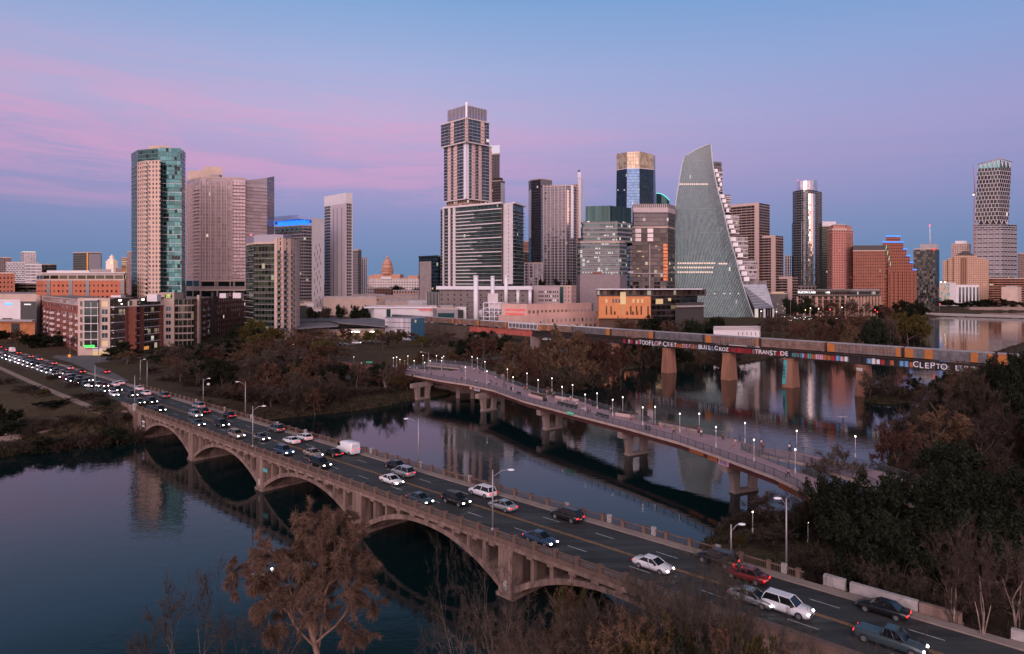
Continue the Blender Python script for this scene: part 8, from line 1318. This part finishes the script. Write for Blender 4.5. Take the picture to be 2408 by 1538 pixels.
def row(items, where, group):
    """items: (kind, x, distance, top row, width px); labels count from the left"""
    cnt = {}
    items = sorted(items, key=lambda t: t[1])
    tot = {}
    for it in items: tot[it[0]] = tot.get(it[0], 0)+1
    for i, (k, x, Y_, yt, wp) in enumerate(items):
        n = cnt.get(k, 0); cnt[k] = n+1; d = {'thicket': 'finely twigged bare tree', 'browse': 'rust tinged bare tree', 'bare': 'bare grey brown tree', 'rust': 'rust brown tree', 'cone': 'conical rust cypress', 'oak': 'dark evergreen oak', 'olive': 'olive yellow leaved tree', 'bush': 'brown brush thicket', 'pale': 'bare tree with pale trunk'}[k]
        tree(k, i % 3, x, Y_, yt, wp, f'{d}, {words_[n]+" from left " if tot[k] > 1 else ""}{where}', group)
def scat(seed, n, kinds, x0, x1, Y0, Y1, yt0, yt1, w0, w1, top=None):
    g = random.Random(seed); out = []
    for k in range(n): x = x0+(x1-x0)*(k+g.random())/n; Y_ = g.uniform(Y0, Y1); out.append((g.choice(kinds), x, Y_, g.uniform(yt0, yt1) if top is None else top(x)+g.uniform(-6, 6), g.uniform(w0, w1)))
    return out
# left of the road and around the apartments
row(scat(1, 9, ('oak', 'rust', 'bare', 'oak'), 10, 185, 330, 400, 772, 792, 38, 60), 'before the brick wing left of the corner tower', 'trees left of the apartments')
row([('oak', 288, 300, 806, 80), ('rust', 297, 286, 823, 74), ('bush', 262, 300, 842, 30)], 'in front of the tan corner tower', 'trees at the slip road')
row([('oak', 375, 290, 818, 70), ('bare', 418, 268, 818, 84), ('rust', 415, 250, 842, 74), ('oak', 470, 285, 806, 90), ('oak', 525, 295, 800, 96), ('oak', 470, 240, 842, 92), ('oak', 525, 235, 848, 84), ('rust', 560, 262, 850, 70), ('oak', 440, 300, 812, 60), ('oak', 575, 300, 812, 66), ('bare', 610, 262, 838, 84), ('oak', 655, 280, 838, 90), ('oak', 705, 268, 842, 96), ('oak', 752, 262, 858, 90), ('oak', 690, 250, 862, 80), ('rust', 630, 250, 868, 70), ('bush', 400, 240, 896, 60), ('bush', 440, 232, 904, 50), ('bare', 345, 272, 846, 50), ('bush', 360, 258, 884, 46)], 'in the dark grove between both bridges', 'grove between the bridges')
row(scat(51, 15, ('rust', 'bare', 'oak', 'bare'), 395, 800, 268, 300, 800, 824, 66, 96)+scat(52, 16, ('bare', 'rust', 'oak', 'bare'), 400, 800, 236, 264, 832, 860, 66, 96), 'filling the grove behind the arch bridge', 'grove behind the arch bridge')
row(scat(54, 14, ('bare', 'rust', 'oak'), 770, 965, 240, 264, 846, 884, 50, 80), 'between the grove and the footbridge', 'trees before the footbridge')
row(scat(55, 16, ('bush', 'bare', 'bush', 'rust'), 470, 800, 207, 221, 898, 928, 60, 84), 'low on the bank behind the parapet', 'bank growth behind the parapet')
row(scat(53, 10, ('bare', 'rust'), 560, 800, 222, 234, 872, 905, 58, 80), 'at the water edge of the grove', 'water edge of the grove')
row([('bare', 668, 236, 880, 90), ('bare', 640, 228, 905, 70), ('pale', 905, 238, 855, 80), ('bare', 730, 226, 890, 90), ('bush', 700, 222, 925, 80), ('bush', 760, 226, 918, 80), ('bush', 815, 230, 912, 80), ('bush', 860, 234, 912, 80), ('rust', 860, 246, 880, 40), ('rust', 800, 240, 895, 46), ('bush', 620, 220, 938, 70), ('bush', 905, 238, 908, 60), ('olive', 935, 244, 885, 46), ('bare', 780, 236, 885, 60), ('bush', 555, 216, 940, 60), ('bush', 590, 228, 925, 60), ('bare', 540, 230, 900, 60), ('bush', 930, 243, 905, 50)], 'along the north bank before the footbridge', 'bank trees before the footbridge')
row(scat(5, 17, ('rust', 'bare', 'rust', 'olive', 'oak'), 545, 1010, 350, 400, 768, 790, 44, 66), 'in the row behind the lawn', 'row behind the lawn')
row(scat(35, 9, ('rust', 'bare', 'olive'), 590, 790, 300, 340, 778, 800, 42, 62), 'by the street before the market hall', 'trees by the market hall')
row([('olive', 600, 380, 752, 56), ('olive', 578, 372, 770, 40), ('oak', 560, 400, 762, 40), ('rust', 722, 320, 800, 60), ('rust', 735, 300, 822, 70)], 'by the green glass tower', 'trees by the green tower')
row(scat(6, 12, ('oak', 'rust', 'bare'), 1000, 1160, 330, 400, 778, 800, 50, 74), 'between the lawn and the railway', 'trees between lawn and railway')
row([('cone', 1132, 300, 795, 84), ('cone', 1212, 280, 800, 92), ('cone', 1262, 268, 812, 70), ('cone', 1340, 270, 775, 130), ('cone', 1300, 290, 790, 80), ('cone', 1395, 285, 795, 100), ('oak', 1172, 320, 792, 80), ('oak', 1085, 330, 800, 60), ('rust', 1242, 262, 842, 70), ('rust', 1430, 292, 815, 70), ('cone', 1460, 300, 812, 60), ('rust', 1375, 268, 840, 80), ('bush', 1300, 255, 872, 80), ('bush', 1350, 258, 872, 80), ('bush', 1400, 268, 862, 80), ('bush', 1250, 250, 885, 70), ('rust', 1200, 262, 850, 70), ('bare', 1040, 315, 812, 60), ('rust', 1065, 310, 826, 56), ('olive', 952, 292, 842, 40), ('rust', 1010, 318, 826, 64)], 'between plaza and railway piers', 'cypress bank')
row(scat(7, 14, ('oak', 'rust', 'bare', 'bush'), 1480, 1760, 328, 370, 800, 830, 40, 64), 'on the bank under the railway', 'bank under the railway')
row(scat(8, 13, ('oak', 'rust', 'oak', 'bare'), 1455, 1690, 400, 445, 742, 764, 46, 74), 'between the train and the sail tower', 'trees below the sail tower')
row(scat(9, 26, ('rust', 'bare', 'rust', 'oak'), 1800, 2105, 400, 560, 738, 764, 44, 70), 'along the north bank right of the white hall', 'north bank trees at right')
row([('olive', 2105, 480, 742, 70), ('olive', 2135, 470, 738, 90), ('olive', 2165, 480, 748, 60), ('bush', 2080, 440, 775, 60)], 'on the grassy point of the north bank', 'trees on the point')
row(scat(10, 12, ('oak', 'oak', 'rust', 'bare'), 1850, 2160, 620, 720, 700, 722, 34, 54)+scat(40, 16, ('oak', 'oak', 'rust'), 2170, 2420, 1050, 1095, 703, 714, 26, 40), 'far back before the right towers', 'far trees at right')
row(scat(12, 16, ('oak', 'oak', 'bare'), 600, 870, 520, 640, 716, 735, 22, 40), 'among the low roofs left of the white shop', 'trees among low roofs')
row(scat(13, 12, ('oak', 'bare'), 20, 100, 560, 800, 668, 700, 26, 46)+scat(14, 8, ('oak', 'bare'), 860, 1000, 900, 1200, 672, 684, 26, 40), 'far off on the left skyline', 'distant trees')
row([('oak', 1430, 690, 664, 40), ('oak', 1280, 700, 660, 30), ('oak', 1310, 700, 661, 30), ('oak', 1345, 705, 662, 28)], 'on the roof terraces below the spired tower', 'terrace trees')
row([('bare', 2045, 236, 872, 60), ('bush', 2060, 238, 905, 70), ('bare', 2085, 240, 880, 60), ('bush', 2110, 239, 905, 70), ('oak', 2150, 238, 890, 50), ('rust', 2078, 241, 885, 46), ('bare', 2127, 236, 862, 56), ('bush', 2140, 235, 912, 60)], 'on the thin island below the railway', 'island trees')
# south bank at right
row(scat(15, 20, ('bare', 'rust', 'oak', 'bush'), 2180, 2440, 165, 225, 0, 0, 70, 120, top=lambda x: 905-(x-2180)*.33), 'on the right bank below the train', 'right bank trees below the train')
row(scat(16, 12, ('bare', 'bush', 'rust'), 2120, 2440, 130, 160, 940, 1010, 110, 170), 'in the dark mass at the right edge', 'dark right bank trees')
row([('bare', 1965, 118, 1052, 160), ('bare', 1905, 122, 1085, 110), ('rust', 2105, 128, 1000, 140), ('bare', 2180, 120, 1030, 150), ('oak', 2240, 112, 1035, 160), ('bush', 2330, 110, 1060, 180), ('bare', 1930, 101, 1130, 130), ('bush', 2150, 104, 1120, 120), ('bare', 2230, 118, 1075, 150), ('bush', 1900, 99, 1175, 90)], 'around the forked ramp end', 'trees at the ramp end')
row([('oak', 1985, 92, 1140, 170), ('oak', 2085, 88, 1125, 190), ('oak', 2190, 90, 1120, 170), ('oak', 1925, 98, 1195, 110), ('oak', 2290, 92, 1110, 180), ('oak', 2030, 80, 1215, 170), ('oak', 2130, 78, 1215, 170), ('oak', 2400, 95, 1120, 170), ('bare', 1840, 104, 1152, 130), ('bare', 1790, 112, 1170, 90), ('bush', 1760, 108, 1225, 110), ('bush', 1820, 98, 1240, 130), ('bush', 1900, 86, 1290, 150), ('bush', 1990, 80, 1310, 150), ('bush', 2080, 74, 1330, 150), ('bush', 2170, 72, 1350, 130), ('oak', 2240, 78, 1220, 150), ('oak', 2340, 80, 1200, 180)], 'in the dark evergreen clump by the far sidewalk', 'evergreen clump')
row([('pale', 2236, 66.5, 1220, 150), ('pale', 2312, 64, 1225, 160), ('pale', 2398, 65, 1215, 150), ('olive', 1738, 98, 1272, 26)], 'lining the far sidewalk', 'trees by the far sidewalk')
row(scat(61, 16, ('bare', 'oak', 'bush', 'rust'), 2460, 3300, 66, 100, 1090, 1180, 170, 230)+scat(62, 14, ('oak', 'bare', 'rust'), 2450, 3000, 110, 190, 880, 990, 120, 170), 'beyond the right edge clump', 'right bank wood')
row([('bush', 2300, 70, 1330, 140), ('bush', 2400, 72, 1330, 150)], 'behind the pale trunks', 'brush behind the trunks')
# left bank below the arch bridge
row([('oak', -8, 172, 955, 90), ('oak', 24, 168, 990, 70), ('bare', 70, 168, 1010, 60), ('bare', 118, 171, 1000, 60), ('oak', 238, 184, 968, 50), ('bare', 205, 178, 985, 56), ('bare', 262, 178, 972, 56)], 'at the left water edge', 'left water edge trees')
row([('bush', 20, 176, 975, 90), ('oak', 30, 170, 1010, 80), ('bush', 240, 190, 962, 46), ('bush', 262, 180, 985, 56), ('bush', 225, 200, 945, 46), ('bush', 105, 172, 1022, 70), ('bush', 165, 174, 1015, 60), ('olive', 108, 205, 972, 34), ('bush', 60, 214, 940, 70), ('bush', 130, 240, 912, 50), ('bush', 180, 222, 928, 56), ('bush', 300, 182, 985, 46), ('bare', 275, 178, 965, 50), ('bush', 60, 168, 1035, 60), ('bush', 215, 176, 1012, 60), ('bush', 10, 230, 920, 60)], 'on the left bank beside the arch bridge', 'left bank brush')
for k, (x, Y_, yt, wp) in enumerate(((60, 163.5, 1035, 70), (110, 164.5, 1030, 70), (150, 165.5, 1028, 60), (190, 168, 1018, 70), (235, 170, 1012, 70), (280, 172, 1005, 66), (318, 175, 1000, 50), (12, 162, 1040, 70), (330, 186, 972, 46), (120, 190, 965, 70), (190, 196, 958, 60), (90, 205, 950, 70))): tree(('bush', 'oak', 'bush', 'bare')[k % 4], k % 3, x, Y_, yt, wp, f'dark shore growth, {words_[k]} clump counted along the left waterline', 'waterline growth at left')
# weeds and brush along the waterline and over the banks, past counting
WB = MB(); gw = random.Random(77); pts_ = []
for line, nn in ((NORTH[1:28], 5200), (SOUTH[2:22], 4200), (ISLE, 500)):
    for _ in range(nn):
        i = gw.randrange(len(line)-1); a, b_ = Vector(line[i]), Vector(line[i+1]); q = a.lerp(b_, gw.random())
        if q.y > 520 or abs(q.x) > 420: continue
        n_ = Vector((-(b_-a).y, (b_-a).x)).normalized(); d = gw.random()**1.6*(7 if gw.random() < .6 else 22); pts_.append(q+n_*d*(1 if line is not SOUTH else 1)); pts_.append(q-n_*d)
hz_ = heights([tuple(p) for p in pts_]); cz = pdist(np.array([tuple(p) for p in pts_]), CESAR)
for p, zz, cc in zip(pts_, hz_, cz):
    rel = p-BA; tt, pp = rel.dot(BD), rel.dot(BN)
    if zz < .02 or cc < 6.5 or (-3 < pp < 16 and not (20 < tt < 150)): continue
    h_ = gw.uniform(.3, 1.5)
    for _ in range(7): sliver(WB, Vector((p.x+gw.uniform(-.7, .7), p.y+gw.uniform(-.7, .7), zz-.05)), Vector((gw.uniform(-.5, .5), gw.uniform(-.5, .5), 1))*h_*gw.uniform(.5, 1), gw.uniform(.06, .2), gw)
tag(WB.build('undergrowth', tmat('bank weeds', (.048, .037, .024), .1)), kind='stuff')
# egrets roosting in the left bank thicket
EG = mat('white feathers', (.75, .73, .74), .8); eb = MB(); eb.loft([[(x, w_*math.cos(a), .35+w_*math.sin(a)) for a in [k*1.047 for k in range(6)]] for x, w_ in ((-.38, .02), (-.2, .1), (.05, .15), (.22, .1), (.3, .05))]); eb.tube([(.27, 0, .4), (.38, 0, .6), (.33, 0, .8), (.42, 0, .9)], [.05, .035, .03, .045], 6); eb.tube([(.42, 0, .9), (.6, 0, .86)], [.03, .005], 5); eb.tube([(0, .05, .25), (0, .05, 0)], .015, 4); eb.tube([(0, -.05, .25), (0, -.05, 0)], .015, 4); ORG = Vector((0, 0, 0)); em = eb.mesh('egret', EG); ge = random.Random(6)
for k in range(26):
    o = bpy.data.objects.new('egret', em); COL.objects.link(o); Y_ = ge.uniform(166, 174); x = ge.uniform(-4, 42); o.location = (PX(x, Y_), Y_, ZT(ge.uniform(1018, 1078), Y_)); o.rotation_euler = (0, 0, ge.uniform(0, 6)); o.scale = (1.3,)*3; tag(o, 'small white egret roosting in the thicket at the left water edge', 'bird', 'egrets roosting at the left edge')
# ---- large foreground trees, each grown on its own
def hero(name, label, x, Y_, ytop, seed, o, hl, r0, mats, lean=(0, 0, 1), wpx=None, zg=None):
    X_ = PX(x, Y_); g_ = gz(X_, Y_) if zg is None else zg; g = random.Random(seed); tk, cr = MB(), MB(); r = thing(name, label, 'tree', (0, 0, 0)); grow(tk, cr, Vector((0, 0, -.5)), Vector(lean).normalized(), hl, r0, 0, g, o); a = np.array(cr.v); zm = np.percentile(a[:, 2], 99.7); rx = np.percentile(np.abs(a[:, 0]-np.median(a[:, 0])), 97); H = ZT(ytop, Y_)-g_; sx = (wpx*Y_/F/2)/rx if wpx else H/zm
    tk.build('trunk', mats[0], r); cr.build('crown', mats[1], r); r.location = (X_, Y_, g_); r.scale = (sx, sx, H/zm); return r
HB = dict(BASE, dep=5, nb=(4, 3, 3, 3, 3), tw=18, tl=.55, tww=.0095, wob=.22, limb=5.4, fork=.55, tkd=3, ang0=(.3, .75), ang=(.3, .8), low=.7, up=.06)
HR = dict(HB, nb=(9, 4, 4, 3, 3), tw=64, tl=.45, tww=.021, tip=-.2, spread=.9, limb=3.9, fork=.80, ang0=(.35, 1.15), len=(.48, .7), tkd=2, up=.03)
HERO_R = tmat('drooping rust foliage', (.12, .074, .054), .05); HBK = tmat('pinkish trunk bark', (.24, .15, .12), .05); HTW = tmat('grey twigs', (.062, .05, .043), .05); HPB = tmat('pale grey limbs', (.17, .135, .115), .05)
hero('cypress_tree', 'largest foreground tree, rust brown drooping crown on a pinkish forked trunk', 812, 60, 1188, 4, HR, 11.5, .36, (HBK, HERO_R), (-.03, 0, 1), 300)
hero('bare_tree', 'bare pale limbed foreground tree, twin stems right of the rust crown', 1075, 58, 1255, 9, HB, 8, .3, (HPB, HTW), (-.1, 0, 1), 200)
hero('bare_tree', 'bare foreground tree with upright pale forks before the fifth arch', 1150, 56, 1270, 14, HB, 8, .3, (HPB, HTW), (.08, 0, 1), 210)
hero('bare_tree', 'dark bare tree rising over open water at the bottom left', 440, 56, 1335, 22, dict(HB, tw=30), 6, .28, (BARK, HTW), (-.12, 0, 1), 340)
hero('bare_tree', 'bare grey tree just left of the rust crown, over the water', 660, 57, 1345, 25, dict(HB, tw=26), 6, .22, (BARK, HTW), (.1, 0, 1), 190)
hero('bare_tree', 'low bare tree with pale crossing branches at the bottom centre', 1290, 52, 1385, 31, HB, 5, .2, (HPB, HTW), (.2, 0, 1), 230)
hero('bare_tree', 'dense grey bare tree veiling the near end of the bridge road', 1560, 50, 1285, 37, dict(HB, tw=34, nb=(6, 4, 3, 3, 3)), 5, .24, (BARK, HTW), (.1, 0, 1), 360)
hero('bare_tree', 'dark leaning bare tree in front of the cars at bottom right', 1765, 44, 1320, 43, dict(HB, tw=30, nb=(6, 4, 3, 3, 3)), 5, .22, (BARK, HTW), (-.1, 0, 1), 320)
hero('bare_tree', 'bare twiggy tree at the bottom right corner over the road', 1950, 36, 1430, 47, HB, 4, .15, (BARK, HTW), (.35, 0, 1), 330)
row([('thicket', 1215, 55, 1430, 300), ('browse', 1400, 60, 1392, 290), ('olive', 1345, 64, 1388, 130), ('thicket', 1490, 56, 1385, 360), ('thicket', 1640, 52, 1405, 360), ('olive', 1550, 48, 1465, 220), ('olive', 1725, 45, 1478, 240), ('oak', 1640, 45, 1490, 240), ('browse', 1480, 45, 1470, 380), ('thicket', 1330, 47, 1440, 380), ('browse', 1820, 41, 1500, 300), ('thicket', 1560, 47, 1450, 400), ('bush', 1500, 48, 1500, 420), ('thicket', 1420, 52, 1420, 340)], 'in the thicket along the bottom edge', 'bottom thicket')
